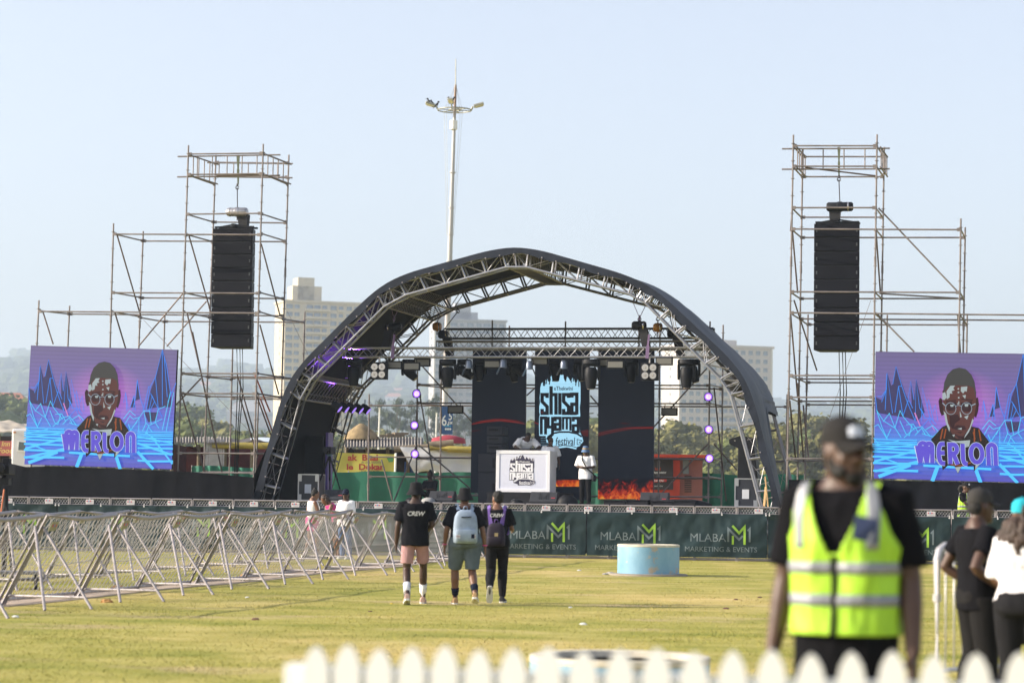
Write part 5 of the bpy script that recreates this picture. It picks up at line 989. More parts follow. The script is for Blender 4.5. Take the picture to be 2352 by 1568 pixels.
def corr_roof(t, nm, x0, x1, yb, yf, Yb, Yf, n=60):
    a, b, c, d = P(x0, yb, Yb), P(x1, yb, Yb), P(x1, yf, Yf), P(x0, yf, Yf)
    MB().slab(n*3+1, 4, lambda u, v: (a+(b-a)*u)+((d+(c-d)*u)-(a+(b-a)*u))*v+V((0, 0, .05*math.sin(u*n*2*math.pi)+.02*noise.noise(V((u*5, v*3, 1))))), (0, 0, -.03)).build(nm, m=CORR, parent=t, smooth=60)
def shack(label, x0, x1, yt, Yf=YS, dep=4.0, wall=WOODD):
    a = P(x0, yt, Yf); b = P(x1, yt, Yf); t = thing('market_stall', label, 'market stall', V(((a.x+b.x)/2, Yf+dep/2, 0))); zc = a.z
    MB().box(((a.x+b.x)/2, Yf+dep, zc/2), (b.x-a.x, .1, zc)).build('rear_wall', wall, t)
    for q in (a.x, b.x): MB().box((q, Yf+dep/2, zc/2), (.1, dep-.2, zc)).build('side_wall', wall, t)
    for q in range(5): MB().tube((a.x+(b.x-a.x)*q/4, Yf, 0), (a.x+(b.x-a.x)*q/4, Yf, zc), .07, 7).build('post', LOG, t)
    return t, a, b, zc
t, a, b, zc = shack('market stall with a sagging corrugated roof, behind the yellow banner', 796, 985, 1026)
corr_roof(t, 'roof', 790, 972, 1004, 1026, YS+4.5, YS-.6, 26)
cnt = MB(); cnt.box(((a.x+b.x)/2, YS+.5, .5), (b.x-a.x-.4, .6, 1.0)); cnt.build('counter', MAROON, t)
m = MB(); m.tube(W(905, 1031, YS-.5), W(1000, 1024, YS-.5), .13, 8, .1); m.tube(W(985, 1022, YS-.7), W(1042, 1018, YS-.7), .14, 8, .16); tag(m.build('log_beam', LOG, smooth=50), 'grey logs laid along the stall eave left of the blue distance banner', 'log')
m = MB(); m.path([W(985, 1029, YS-.9), W(1030, 1031, YS-.9), W(1100, 1033, YS-.9), W(1170, 1036, YS-.9)], .13, 8); tag(m.build('bamboo_beam', BAMB, smooth=50), 'yellow bamboo pole above the white tarpaulin', 'bamboo pole')
m = MB(); rg = random.Random(4)
for q in range(3): p = W(897+q*11, 1001+q*.6, YS+3); m.box(p+V((0, 0, .06*q)), (.9-.15*q, .4, .09), (V((math.cos(.2*q), math.sin(.2*q), 0)), V((-math.sin(.2*q), math.cos(.2*q), 0)), V((0, 0, 1))))
tag(m.build('loose_planks', LOG), 'loose planks lying on the corrugated stall roof', 'planks')
m = MB(); p = W(829, 1003, YS+3); m.loft([[p+V((math.cos(k)*r_*(1+.2*math.sin(3*k)), math.sin(k)*r_*.7, z)) for k in [i*math.pi/6 for i in range(12)]] for z, r_ in ((-.1, .75), (.15, .6), (.4, .3), (.55, .08))]); tag(m.build('thatch_heap', mat('thatch', (.26, .19, .10), .95, vary=.3, vscale=4), smooth=60), 'small heap of thatch on the stall roof', 'thatch')
m = MB(); p = W(1030, 1012, YS+2); m.loft([[p+V((math.cos(k)*r_*1.6, math.sin(k)*r_, z)) for k in [i*math.pi/6 for i in range(12)]] for z, r_ in ((-.1, .45), (.1, .42), (.2, .2), (.24, .05))]); tag(m.build('folded_cloth', mat('cloth_red', (.30, .03, .05), .8), smooth=60), 'folded red cloth on the stall roof by the blue banner', 'cloth')
# yellow banner
yn = thing('stall_banner', 'yellow stall banner with red lettering, half hidden by the arch leg', 'banner', W(842, 1086, YS-.8))
bf = lambda x, y, h: P(x, y, YS-.8)+V((.0, -.012-h, 0))
MB().slab(24, 8, lambda u, v: P(772+136*u, 1039+4*u+(48-2*u)*v, YS-.8)+V((0, .05*math.sin(u*7)*math.sin(v*3), 0)), (0, .01, 0)).build('banner_sheet', YB, yn, smooth=60)
for s_, x, y, sz, m_, sx in [('ak  Bhai', 834, 1057, 20, REDP, 1.1), ('BLUE LAGOON', 855, 1063.5, 6.5, INKD, 1.1), ('le  Dokan', 840, 1078, 18.5, REDP, 1.2), ('FOR • PICKLES', 850, 1083.5, 6, INKD, 1.1)]:
    ptext(s_, x, y, sz, bf, bold=.035 if sz > 10 else .01, lift=.06, sx=sx).build('lettering', m_, yn)
MB().poly([(888, 1049), (898, 1047), (905, 1052), (903, 1060), (893, 1061)], bf, .06).build('leaf_picture', GRNP, yn)
MB().tube(W(909, 1040, YS-.8), W(907, 1092, YS-.8), .05, 6).build('pole', WHITE, yn)
# white tarpaulin
m = MB(); m.slab(40, 14, lambda u, v: P(918+190*u+34*v*(1-u), 1026+4*u+(60+4*u)*v, YS-.7)+V((0, -.25*math.sin(v*math.pi)*math.sin(u*5+.4)*.5+.06*noise.noise(V((u*7, v*4, 2))), .12*math.sin(u*6)*v)), (0, .015, 0)); tag(m.build('tarpaulin', TARP, smooth=60), 'white tarpaulin sheet hung along the market stall right of the yellow banner', 'tarpaulin')
m = MB(); [m.box(W(932+6*q, 1077, YS+.4)+V((0, 0, 0)), (.12, .1, .6)) for q in range(5)]; tag(m.build('drink_crates', mat('crate_blue', (.03, .08, .30), .5)), 'blue crates in the dark stall behind the white tarpaulin', 'crates')
# left stall
t, a, b, zc = shack('dark market stall with a ragged tin roof seen through the left scaffold', 396, 640, 1020, YS, 4, MAROON)
corr_roof(t, 'roof', 385, 532, 1004, 1016, YS+4, YS-.5, 22)
m = MB(); m.tube(W(488, 1022, YS-.3), W(652, 1024, YS-.3), .13, 8); tag(m.build('bamboo_beam', BAMB, smooth=50), 'yellow bamboo pole across the left market stall', 'bamboo pole')
MB().slab(30, 3, lambda u, v: P(530+110*u, 1006+3*math.sin(u*9)+8*v, YS+2-2.2*v), (0, 0, -.05)).build('roof_sheet', mat('dark_sheet', (.07, .06, .06), .8), t, smooth=40)
m = MB(); rg = random.Random(8)
for q in range(9):
    x = 470+q*5.2; m.box(W(x, 1060, YS-.4)+V((0, .02*q, .3)), (.07+.08*rg.random(), .03, 1.1+.4*rg.random()))
tag(m.build('leaning_boards', mat('pale_boards', (.42, .40, .40), .8, vary=.35, vscale=1.5)), 'pale boards leaning in the left market stall', 'boards')
m = MB(); m.slab(20, 3, lambda u, v: P(575+55*u, 1006-2*math.sin(u*3)+9*v, YS+1-v), (0, 0, -.03)); tag(m.build('plastic_sheet', mat('sheet_paleblue', (.55, .62, .68), .5), smooth=50), 'pale blue plastic sheet over the left stall roof', 'plastic sheet')
# shade net fences
def netfence(label, x0, x1, y0, y1, Y):
    a = P(x0, y0, Y); b = P(x1, y1, Y); t = thing('shade_net_fence', label, 'fence', V(((a.x+b.x)/2, Y, 0)))
    MB().slab(60, 8, lambda u, v: V((a.x+(b.x-a.x)*u, Y+.05*math.sin(u*40)+.06*noise.noise(V((u*20, v*3, Y))), (a.z+(b.z-a.z)*u+.03*math.sin(u*(b.x-a.x)*2.1))*(1-v)+.05)), (0, .012, 0)).build('net', NET, t, smooth=60)
    n_ = int((b.x-a.x)/2.4)
    for i in range(n_+1): q = i/n_; MB().tube((a.x+(b.x-a.x)*q, Y+.15, 0), (a.x+(b.x-a.x)*q, Y+.15, a.z+(b.z-a.z)*q+.08), .03, 6).build('post', GALV, t)
    r_ = MB(); r_.tube((a.x, Y+.12, a.z), (b.x, Y+.12, b.z), .02, 6); r_.build('rail', GALV, t)
netfence('green shade net fence behind the left half of the stage', 640, 1120, 1084, 1089, 88); netfence('green shade net fence behind the right of the stage', 1560, 1850, 1090, 1094, 86); netfence('green shade net fence behind the gap between the video panels', 1200, 1500, 1086, 1090, 87.5); netfence('low green shade net fence behind the left scaffold', 440, 600, 1073, 1076, 90)
# red kiosk
KY = 84.0; a = P(1470, 1049, KY); b = P(1562, 1049, KY); c = P(1614, 1049, KY); t = thing('red_kiosk', 'red container kiosk with a dark menu board, right of the video panels', 'kiosk', V(((a.x+c.x)/2, KY+1.2, 0)))
RK = mat('kiosk_red', (.50, .055, .03), .45, vary=.1, vscale=2); RKD = mat('kiosk_faded_red', (.32, .12, .11), .5, vary=.15, vscale=1.5); H = a.z
MB().box(((a.x+b.x)/2, KY+1.2, H/2), (b.x-a.x, 2.4, H)).build('body', RK, t); MB().box(((b.x+c.x)/2+.001, KY+1.15, H/2-.02), (c.x-b.x, 2.2, H-.04)).build('end_body', RKD, t)
MB().box(((a.x+c.x)/2, KY+1.1, H+.05), (c.x-a.x+.3, 2.9, .1)).build('roof', RK, t)
kf = lambda x, y, h: P(x, y, KY)+V((0, -.02-h, 0))
bo = MB().poly([(1480, 1056), (1546, 1056), (1546, 1124), (1480, 1124)], kf, 0, .015).build('menu_board', mat('board_dark', (.035, .03, .032), .5), t)
MB().poly([(1486, 1100), (1531, 1098), (1531, 1106), (1486, 1108)], kf, .02, .004).build('red_strip', mat('sign_red', (.45, .03, .03), .5), bo)
ptext('02 544 2761', 1510, 1105.5, 6.2, kf, bold=.02, lift=.03).build('lettering', BWHT, bo); ptext('kasi', 1511, 1079, 9, kf, bold=.02, lift=.02).build('lettering', mat('sign_orange', (.5, .08, .04), .5), bo); ptext('TAKEAWAY', 1514, 1087, 6, kf, bold=.02, lift=.02).build('lettering', BWHT, bo); ptext('ORDER HERE', 1512, 1117, 3.6, kf, lift=.02).build('lettering', BWHT, bo)
MB().poly([(1568, 1052), (1582, 1052), (1582, 1088), (1568, 1088)], kf, .01, .01).build('window', mat('kiosk_window', (.18, .2, .22), .2, spec=.8), t)
lv = MB(); [lv.poly([(1572, 1092+5*i), (1588, 1092+5*i), (1588, 1095+5*i), (1572, 1095+5*i)], kf, .01, .03) for i in range(8)]; lv.build('louvre', WOODD, t)
# left edge: trailer, food sign, tents
a = P(27, 984, 92); b = P(78, 984, 92); t = thing('white_trailer', 'small white caravan trailer beside the left video screen', 'trailer', V(((a.x+b.x)/2, 93, 0)))
z0 = P(40, 1062, 92).z; MB().box(((a.x+b.x)/2, 93.2, (a.z+.35)/2), (b.x-a.x, 2.4, a.z-.35)).build('body', mat('caravan_white', (.66, .66, .68), .45), t, bevel=.08)
tf = lambda x, y, h: P(x, y, 92)+V((0, -.012-h, 0))
MB().poly([(41, 1011), (62, 1013), (61, 1038), (39, 1036)], tf, 0, .02).build('window_frame', WHITE, t); MB().poly([(44, 1014), (62, 1016), (61, 1034), (42.5, 1033)], tf, .022, .004).build('window', mat('caravan_glass', (.10, .13, .14), .2, spec=.8), t)
MB().poly([(31, 991), (37, 991), (37, 994), (31, 994)], tf, 0, .03).build('side_marker', mat('amber', (.55, .18, .03), .4), t)
for q in (.25, .75): MB().lathe([(.001, -.1), (.3, -.1), (.33, 0), (.3, .1), (.001, .1)], (a.x+(b.x-a.x)*q, 92.1, .33), 18, (V((1, 0, 0)), V((0, 0, 1)), V((0, 1, 0)))).build('wheel', RUBBER, t)
t = thing('food_sign', 'faded red food stall sign with yellow lettering at the left picture edge', 'sign', P(0, 1046, 93)); MB().box(P(0, 1029, 93), (54*93/F, .06, 34*93/F)).build('sign_board', mat('sign_faded_red', (.34, .09, .085), .6), t)
sf = lambda x, y, h: P(x, y, 92.95)+V((0, -.012-h, 0)); YL = mat('sign_yellow', (.6, .48, .16), .6)
ptext('Inn', 13, 1024, 16, sf, bold=.01, lift=.01, shear=.2).build('lettering', YL, t); ptext('Food', 12, 1040, 17, sf, bold=.01, lift=.01, shear=.2).build('lettering', YL, t)
for q in (-18, 24): MB().tube(P(q, 1046, 93.1), V((P(q, 1046, 93.1).x, 93.1, 0)), .05, 6).build('post', LOG, t)
m = MB(); m.slab(26, 12, lambda u, v: P(-60+140*u, 980-14*math.sin(u*math.pi)*(1-v*.6)+16*v, 99-4*v)+V((0, 0, .12*noise.noise(V((u*6, v*4, 3))))), (0, 0, -.05)); t = thing('canvas_tent', 'pale canvas awning above the food stall at the left edge', 'awning', P(10, 1060, 97)); m.build('canvas', CANV, t, smooth=60); [MB().tube(P(x, 995, 95.2), V((P(x, 995, 95.2).x, 95.2, 0)), .05, 6).build('post', LOG, t) for x in (-50, 75)]
t, a, b, zc = shack('dark timber stall behind the food sign at the left edge', -70, 66, 996, 97, 3)
# ================================================================== CROWD BARRIERS ALONG THE STAGE
BAR0, BAR1 = V((-16.2, 64.6, 0)), V((14.8, 61.9, 0)); BD = (BAR1-BAR0).normalized(); BN = V((BD.y, -BD.x, 0)); BH = 1.40
NP = 28; PW = (BAR1-BAR0).length/NP; MESHW = mat('expanded_mesh_zinc', (.25, .26, .27), .5, .4); PLW = mat('sign_plate_white', (.72, .70, .72), .5); DOTR = mat('dot_red', (.55, .05, .10), .5); DOTB = mat('dot_blue', (.12, .30, .55), .5); LINER_ = mat('plate_print', (.55, .45, .48), .5)
def make_barrier():
    o = BAR0; t = thing('crowd_barrier', 'x', 'crowd barrier', o); r = MB(); e = .02
    A, B = o+BD*e, o+BD*(PW-e); r.tube(A, A+EZ*BH, .02, 7); r.tube(B, B+EZ*BH, .02, 7); r.tube(A+EZ*BH, B+EZ*BH, .022, 7); r.tube(A+EZ*.05, B+EZ*.05, .02, 7); r.tube(A+EZ*(BH-.17), B+EZ*(BH-.17), .012, 6)
    r.tube((A+B)/2+EZ*(BH-.17), (A+B)/2+EZ*BH, .03, 6); r.tube(A+EZ*.02, A-BN*1.0+EZ*.02, .02, 6); r.tube(A+EZ*1.2, A-BN*.95+EZ*.02, .02, 6)
    r.box((A+B)/2-BN*.25+EZ*.02, (PW-.06, .5, .012), (BD, BN, EZ)); r.build('frame', GALV, t, smooth=40)
    w_ = MB(); st = .075; n_ = int(PW/st)
    for z0, z1 in ((BH-.16, BH-.02), (.06, .16)):
        h = z1-z0; k = -3
        while k*st < PW:
            for s_ in (1, -1):
                x0 = k*st; x1 = x0+h*.75; a, c = (x0, x1) if s_ > 0 else (x1, x0)
                p0 = o+BD*min(max(a, .03), PW-.03)+EZ*(z0 if 0 <= a <= PW else z0); p1 = o+BD*min(max(c, .03), PW-.03)+EZ*z1
                if .03 < (a+c)/2 < PW-.03: w_.tube(p0, p1, .0055, 4, cap=False)
            k += 1
    w_.build('mesh_infill', MESHW, t); p = o+BD*(PW*.5)+EZ*(BH-.10)+BN*.035
    pl = MB().box(p, (.22, .008, .125), (BD, BN, EZ)).build('sign_plate', PLW, t)
    for q, m_ in ((-.07, DOTR), (-.025, DOTB), (.02, DOTR)): MB().lathe([(.001, 0), (.019, 0), (.019, .003), (.001, .003)], p+BD*q+EZ*.02+BN*.005, 10, (BD, EZ, BN)).build('printed_dot', m_, pl)
    g = MB(); [g.box(p+BD*.015-EZ*(.012+.016*i)+BN*.0055, (.16-.03*i, .002, .006), (BD, BN, EZ)) for i in range(2)]; g.box(p+BD*.07+EZ*.02+BN*.0055, (.06, .002, .012), (BD, BN, EZ)); g.build('printed_line', LINER_, pl); return t
cb = make_barrier(); CBL = 'grey steel crowd barrier panel of the long line in front of the stage'
tag(cb, CBL, None, 'barriers along the stage front')
for i in range(1, NP): dup(cb, BAR0+BD*(PW*i))
# green mesh banners tied to the barriers
BANM = mat('banner_dark_green', (.020, .042, .048), .6, spec=.25, vary=.16, vscale=1.2, bump=.15, bscale=2); LOGG = mat('logo_lime', (.28, .50, .05), .55); LOGS = mat('logo_slate', (.13, .17, .19), .55); LETG = mat('banner_letter_grey', (.15, .19, .205), .55)
def banner(u0, wd, label, seed, us):
    o = BAR0+BD*u0+BN*.06; t = thing('barrier_banner', label, 'banner', o, 'banners along the barrier'); zt = BH-.17; zb = .09
    def dp(u, z): x = u; return (.045*noise.noise(V((x*.9+z*.9, z*1.3, seed)))+.045*noise.noise(V((x*2.6-z*1.9, z*1.6, seed+5)))+.016*noise.noise(V((x*6, z*4, seed+2))))*min(1, (zt-z)*6+.15)
    MB().slab(160, 34, lambda a, b: o+BD*(wd*a)+EZ*(zt+(zb-zt)*b-.015*math.sin(a*math.pi*us*2)**2*(1 if b == 0 else 0))+BN*(dp(wd*a, zt+(zb-zt)*b)+.02), -BN*.004).build('banner_sheet', BANM, t, smooth=60)
    for k in range(us):
        cx = wd*(k+.5)/us
        def mp(x, y, h): return o+BD*(cx+x)+EZ*(.70+y)+BN*(dp(cx+x, .70+y)+.026+h)
        def fine(b_): return b_
        q = .92
        g1 = MB(); 
        def st(b, pts, w_, lift): 
            pts2 = []
            for p0, p1 in zip(pts, pts[1:]):
                n_ = max(1, int((V(p1)-V(p0)).length/.06)); pts2 += [tuple(V(p0)+(V(p1)-V(p0))*(i/n_)) for i in range(n_)]
            b.stroke(pts2+[tuple(pts[-1])], w_, mp, 0, lift)
        b = MB(); st(b, [(.315*q, -.27), (.315*q, -.04)], .055, .002); st(b, [(.30*q, .22), (.49*q, .03), (.645*q, .20), (.645*q, -.27)], .06, .004); b.build('logo_lime_stroke', LOGG, t)
        b = MB(); st(b, [(.185*q, -.20), (.185*q, .14), (.49*q, -.14), (.60*q, -.04)], .055, .001); st(b, [(.73*q, .09), (.79*q, .15), (.79*q, -.20)], .05, .001); b.build('logo_slate_stroke', LOGS, t)
        def tx(s_, x, y, sz, nm, **k_): MB().text(s_, mp, x, y, sz, lift=.001, **k_).build(nm, LETG, t)
        tx('MLABA', -.36, -.20, .30, 'lettering'); tx('MARKETING & EVENTS', -.02, -.46, .185, 'lettering')
    e = MB()
    for i in range(us*2+1): p = o+BD*min(wd-.03, max(.03, wd*i/(us*2)))+EZ*(zt-.03)+BN*.05; e.lathe([(.012, 0), (.022, 0), (.022, .004), (.012, .004)], p, 8, (BD, EZ, BN)); e.tube(p, p+EZ*.07-BN*.03, .006, 4)
    e.build('eyelet', PLW, t); return t
BW = 2.36*2
names = ['at the far left picture edge', 'second from the left, behind the leaning barriers', 'third from the left, behind the three women', 'fourth from the left, behind the walking crew', 'behind the blue ring', 'behind the yellow vest', 'at the right picture edge']
x0 = toL(V((0, 0, 0))); uL = (G(1183, 1276)-BAR0).dot(BD)
u_start = None
ref = None
for i in range(7):                # one logo sits at picture x 1275; the pitch is 2.36 m
    px = 1275; d_ = ray(px, 1230); kk = ((BAR0-CAM).dot(BN))/d_.dot(BN); uc = (CAM+d_*kk-BAR0).dot(BD)-.34
    u0 = uc-2.36/2-2.36+BW*(i-3); banner(u0, BW-.03, 'dark green printed banner on the stage barrier, '+names[i], i*3.1, 2)
# ================================================================== LEANING A-FRAME BARRIERS ON THE LEFT
PLn = 2.6; RD = V((.5, 2.6, 0)).normalized(); RN = V((RD.y, -RD.x, 0)); PL_ = V((.5, 2.6, 0)).length
WIRE = mat('mesh_wire', (.50, .47, .45), .5, .2); OLIVE = mat('plate_olive', (.30, .29, .2), .6)
def make_aframe():
    o = V((0, 0, 0)); t = thing('mesh_barrier', 'x', 'mesh barrier', o); top = RN*.62+EZ*1.20; A, B = o+RD*.03, o+RD*(PL_-.03); r = MB()
    r.path([A+EZ*0, A+top], .026, 8); r.path([B, B+top], .026, 8); r.tube(A+RD*.07, A+RD*.07+top*.86, .024, 7)
    r.tube(A+top*.03+EZ*.04, B+top*.03+EZ*.04, .024, 8); mid = (A+B)/2; r.path([A+top, A+top+(mid-A)*.5-EZ*.025, mid+top-EZ*.05, B+top+(mid-B)*.5-EZ*.03, B+top], .030, 8)
    r.build('frame', GALV, t, smooth=40); hinge = top*.88
    for q, f_ in ((.05, 1.02), (PL_-.1, 1.02)):
        base = o+RD*q; foot = base+RN*1.34-RD*(.95 if q < 1 else -.0)*.9; foot = base+(RN*1.45-RD*.50 if q < 1 else RN*1.08-RD*.92); g = MB(); g.tube(base+hinge, foot, .020, 8)
        g.build('leg', GALV, t, smooth=40); s_ = MB(); s_.tube(base+EZ*.06+top*.06, base+hinge+(foot-base-hinge)*.86, .018, 7); (q < 1) and s_.build('tie_bar', GALV, t, smooth=40)
    w_ = MB(); st = .18; nrm_ = top.normalized(); hh = top.length; SL = .62
    for s_ in (1, -1):
        k = -int(hh*SL/st)-1
        while k*st < PL_:
            x0 = k*st; z0 = max(.03, (.05-x0)/SL); z1 = min(hh-.03, (PL_-.05-x0)/SL)
            if z1 > z0+.05:
                a, c = x0+z0*SL, x0+z1*SL
                xa, xc = (a, c) if s_ > 0 else (PL_-a, PL_-c); w_.tube(o+RD*xa+nrm_*z0, o+RD*xc+nrm_*z1, .0048 if s_ > 0 else .0034, 4, cap=False)
            k += 1
    w_.path([o+RD*.05+nrm_*(hh*.45)+RN*.01, o+RD*PL_*.5+nrm_*(hh*.42)+RN*.01, o+RD*(PL_-.05)+nrm_*(hh*.46)+RN*.01], .006, 4)
    w_.build('wire_mesh', WIRE, t); p = o+RD*.36+nrm_*(hh-.16)+RN*.03; X = RD; Z = nrm_; Y = X.cross(Z)
    pl = MB().box(p, (.24, .01, .14), (X, Y, Z)).build('sign_plate', OLIVE, t)
    for q, m_ in ((-.05, DOTR), (.0, DOTB), (.05, DOTR)): MB().lathe([(.001, 0), (.022, 0), (.022, .003), (.001, .003)], p+X*q+Z*.01+Y*.006, 8, (X, Z, Y)).build('printed_dot', m_, pl)
    return t
af = make_aframe(); N1 = 'wire mesh barrier panel leaning on legs in the nearer row on the left'; N2 = 'wire mesh barrier panel leaning on legs in the farther row on the left'
o0 = V((-6.75, 32, 0)); first = True
for k in range(-1, 11):
    p = o0+V((.5, 2.6, 0))*k; p.x += .06*math.sin(k*2.3); rz = .02*math.sin(k*1.7)
    if first: af.location = p; tag(af, N1, None, 'nearer row of leaning barriers'); first = False
    else: dup(af, p, rz, N1, 'nearer row of leaning barriers')
for k in range(1, 10):
    p = o0+V((-2.65, .9, 0))+V((.5, 2.6, 0))*k; dup(af, p, .03*math.sin(k*2.9), N2, 'farther row of leaning barriers')
# ================================================================== CONCRETE RINGS
CONC = mat('concrete', (.26, .22, .17), .85, vary=.2, vscale=3); 
def ring_mat():
    m = mat('ring_paint_blue', (.15, .32, .46), .6, col2=(.25, .43, .54), vscale=2.5, bump=.08, bscale=9, stretch=(1, 1, .5)); n = m.node_tree.nodes; l = m.node_tree.links; b = n['Principled BSDF']
    old = b.inputs['Base Color'].links[0].from_socket; t = n.new('ShaderNodeTexNoise'); t.inputs['Scale'].default_value = 5; t.inputs['Detail'].default_value = 7; r = n.new('ShaderNodeValToRGB'); r.color_ramp.elements[0].position = .57; r.color_ramp.elements[1].position = .66
    tc = n.new('ShaderNodeTexCoord'); l.new(tc.outputs['Object'], t.inputs[0]); l.new(t.outputs[0], r.inputs[0]); x = n.new('ShaderNodeMix'); x.data_type = 'RGBA'; l.new(r.outputs[0], x.inputs[0]); l.new(old, x.inputs[6]); x.inputs[7].default_value = (.42, .36, .27, 1); l.new(x.outputs[2], b.inputs['Base Color']); return m
RINGP = ring_mat(); RIMC = mat('ring_rim_cream', (.58, .53, .42), .7, vary=.25, vscale=4, bump=.2, bscale=20)
def cring(c, r_, h, label):
    t = thing('concrete_ring', label, 'concrete ring', c); MB().lathe([(r_-.07, .02), (r_, .02), (r_, h-.05)], c, 48).build('wall', RINGP, t, smooth=40)
    MB().lathe([(r_, h-.05), (r_+.006, h-.04), (r_+.003, h-.005), (r_-.02, h), (r_-.075, h-.005), (r_-.08, h-.05), (r_-.08, .05)], c, 48).build('rim', RIMC, t, smooth=35)
    MB().lathe([(.001, .03), (r_-.06, .03)], c, 24).build('floor', WOODD, t)
    b = MB(); n_ = 40; b.loft([[c+V((math.cos(2*math.pi*i/n_)*rr*(1+.03*noise.noise(V((i*.4, 1, r_)))), math.sin(2*math.pi*i/n_)*rr, z)) for i in range(n_)] for rr, z in ((r_*1.28, -.02), (r_*1.24, .035), (r_*.9, .045))], False); b.build('footing', CONC, t, smooth=40)
cring(V(((1495-CX)/F*49.3, 49.3, 0)), .635, .635, 'pale blue concrete well ring standing on the grass before the banners'); cring(V(((1432-CX)/F*16.9, 16.9, 0)), .63, .415, 'blurred pale blue concrete ring just behind the white picket fence')
# ================================================================== PICKET FENCE
PK = mat('picket_white', (.82, .82, .81), .5); q0 = V(((690-CX)/F*6.95, 6.95, 0)); q1 = V(((2470-CX)/F*6.55, 6.55, 0)); FD = (q1-q0).normalized(); FN = V((FD.y, -FD.x, 0)); fl_ = (q1-q0).length
pf = thing('picket_fence', 'white wooden picket fence with pointed pales, blurred in the foreground', 'fence', (q0+q1)/2)
nn = 21
for i in range(nn):
    fr_ = i/(nn-1); p = q0+FD*(.07+(fl_-.1)*(.88*fr_+.12*fr_*fr_)); ht = 1.058+.028*fr_+.006*math.sin(i*2.1); w_ = .039
    MB().prism([p+FN*.012+FD*x+EZ*z for x, z in ((-w_, .04), (w_, .04), (w_, ht-.075), (w_*.8, ht-.04), (w_*.42, ht-.012), (0, ht), (-w_*.42, ht-.012), (-w_*.8, ht-.04), (-w_, ht-.075))], FN*.018).build('pale', PK, pf)
for z in (.955, .25): MB().box((q0+q1)/2-FN*.012+EZ*z, (fl_+.06, .035, .09), (FD, FN, EZ)).build('rail', PK, pf, bevel=.004)
for i in range(3): MB().box(q0+FD*(fl_*i/2)-FN*.065+EZ*.5, (.07, .07, 1.0), (FD, FN, EZ)).build('post', PK, pf, bevel=.004)
# ================================================================== STEEL BARRIER ON THE RIGHT
c0 = V(((2156-CX)/F*17.4, 17.4, 0)); c1 = V(((2430-CX)/F*18.6, 18.6, 0)); SD = (c1-c0).normalized(); sl_ = (c1-c0).length; hh = 1.20
t = thing('steel_barrier', 'galvanised steel crowd control barrier behind the man in the black cap', 'steel barrier', (c0+c1)/2); r = MB()
SB = mat('barrier_bright_zinc', (.55, .54, .56), .4, .3)
r.path([c0+EZ*.02, c0+EZ*(hh-.1), c0+EZ*(hh-.03)+SD*.03, c0+SD*.1+EZ*hh, c1-SD*.1+EZ*hh, c1+EZ*(hh-.1), c1+EZ*.02], .027, 10); r.tube(c0+EZ*.30, c1+EZ*.30, .018, 8); r.tube(c0+EZ*.85, c0+EZ*.80, .03, 8); r.tube(c0+EZ*.02-EY*.3, c0+EZ*.02+EY*.3, .02, 8); r.build('frame', SB, t, smooth=40)
bb = MB(); [bb.tube(c0+SD*(sl_*i/15)+EZ*.3, c0+SD*(sl_*i/15)+EZ*hh, .006, 6) for i in range(1, 15)]; bb.build('bars', SB, t, smooth=True)
# ================================================================== CAMERA JIB AT THE LEFT EDGE
p = G(8, 1338); t = thing('camera_jib', 'black tripod camera jib with its camera at the left picture edge', 'camera jib', p); top = P(10, 1075, p.y)
m = MB(); m.tube(p+EZ*.1, V((p.x, p.y, top.z-.35)), .045, 8); m.build('column', BLK, t)
for a in (200, 330, 80): f_ = V((p.x+.30*math.cos(R(a)), p.y+.5*math.sin(R(a)), 0)); m = MB(); m.tube(V((p.x, p.y, 1.35)), f_, .028, 7); m.build('leg', BLK, t)
m = MB(); m.box(top+V((.0, 0, -.02)), (.26, .5, .16)); m.lathe([(.05, 0), (.075, .04), (.085, .22), (.001, .22)], top+V((0, -.2, 0)), 12, (V((1, 0, 0)), V((0, 0, 1)), V((0, -1, 0)))); m.box(top+V((.02, .1, .12)), (.12, .2, .1)); m.build('camera', BLK, t, bevel=.01)
m = MB(); m.tube(top-EZ*.3+V((-.1, 0, 0)), top-EZ*.1, .05, 8); m.box(top-EZ*.22, (.2, .22, .12)); m.build('pan_head', BLK, t)
m = MB(); m.tube(V((p.x-.05, p.y, top.z-.2)), V((p.x-1.6, p.y+.6, top.z+.35)), .035, 7); m.build('boom', BLK, t)
m = MB(); m.tube(V((p.x-.02, p.y-.06, top.z-.35)), V((p.x-.06, p.y-.08, top.z-.75)), .014, 6); m.build('orange_cable', mat('cable_orange', (.5, .12, .03), .5), t)
b0 = G(10, 1352); t = thing('low_platform', 'low grey folding platform on the grass behind the near barriers', 'platform', b0); X = V((.98, .2, 0)); Y = V((-.2, .98, 0))
MB().box(b0+EZ*.26, (1.15, .45, .05), (X, Y, EZ)).build('top', mat('platform_grey', (.20, .20, .21), .6), t, bevel=.01)
for i in (-1, 1):
    for j in (-1, 1): MB().box(b0+X*(i*.48)+Y*(j*.16)+EZ*.12, (.05, .05, .24), (X, Y, EZ)).build('leg', BLK, t)
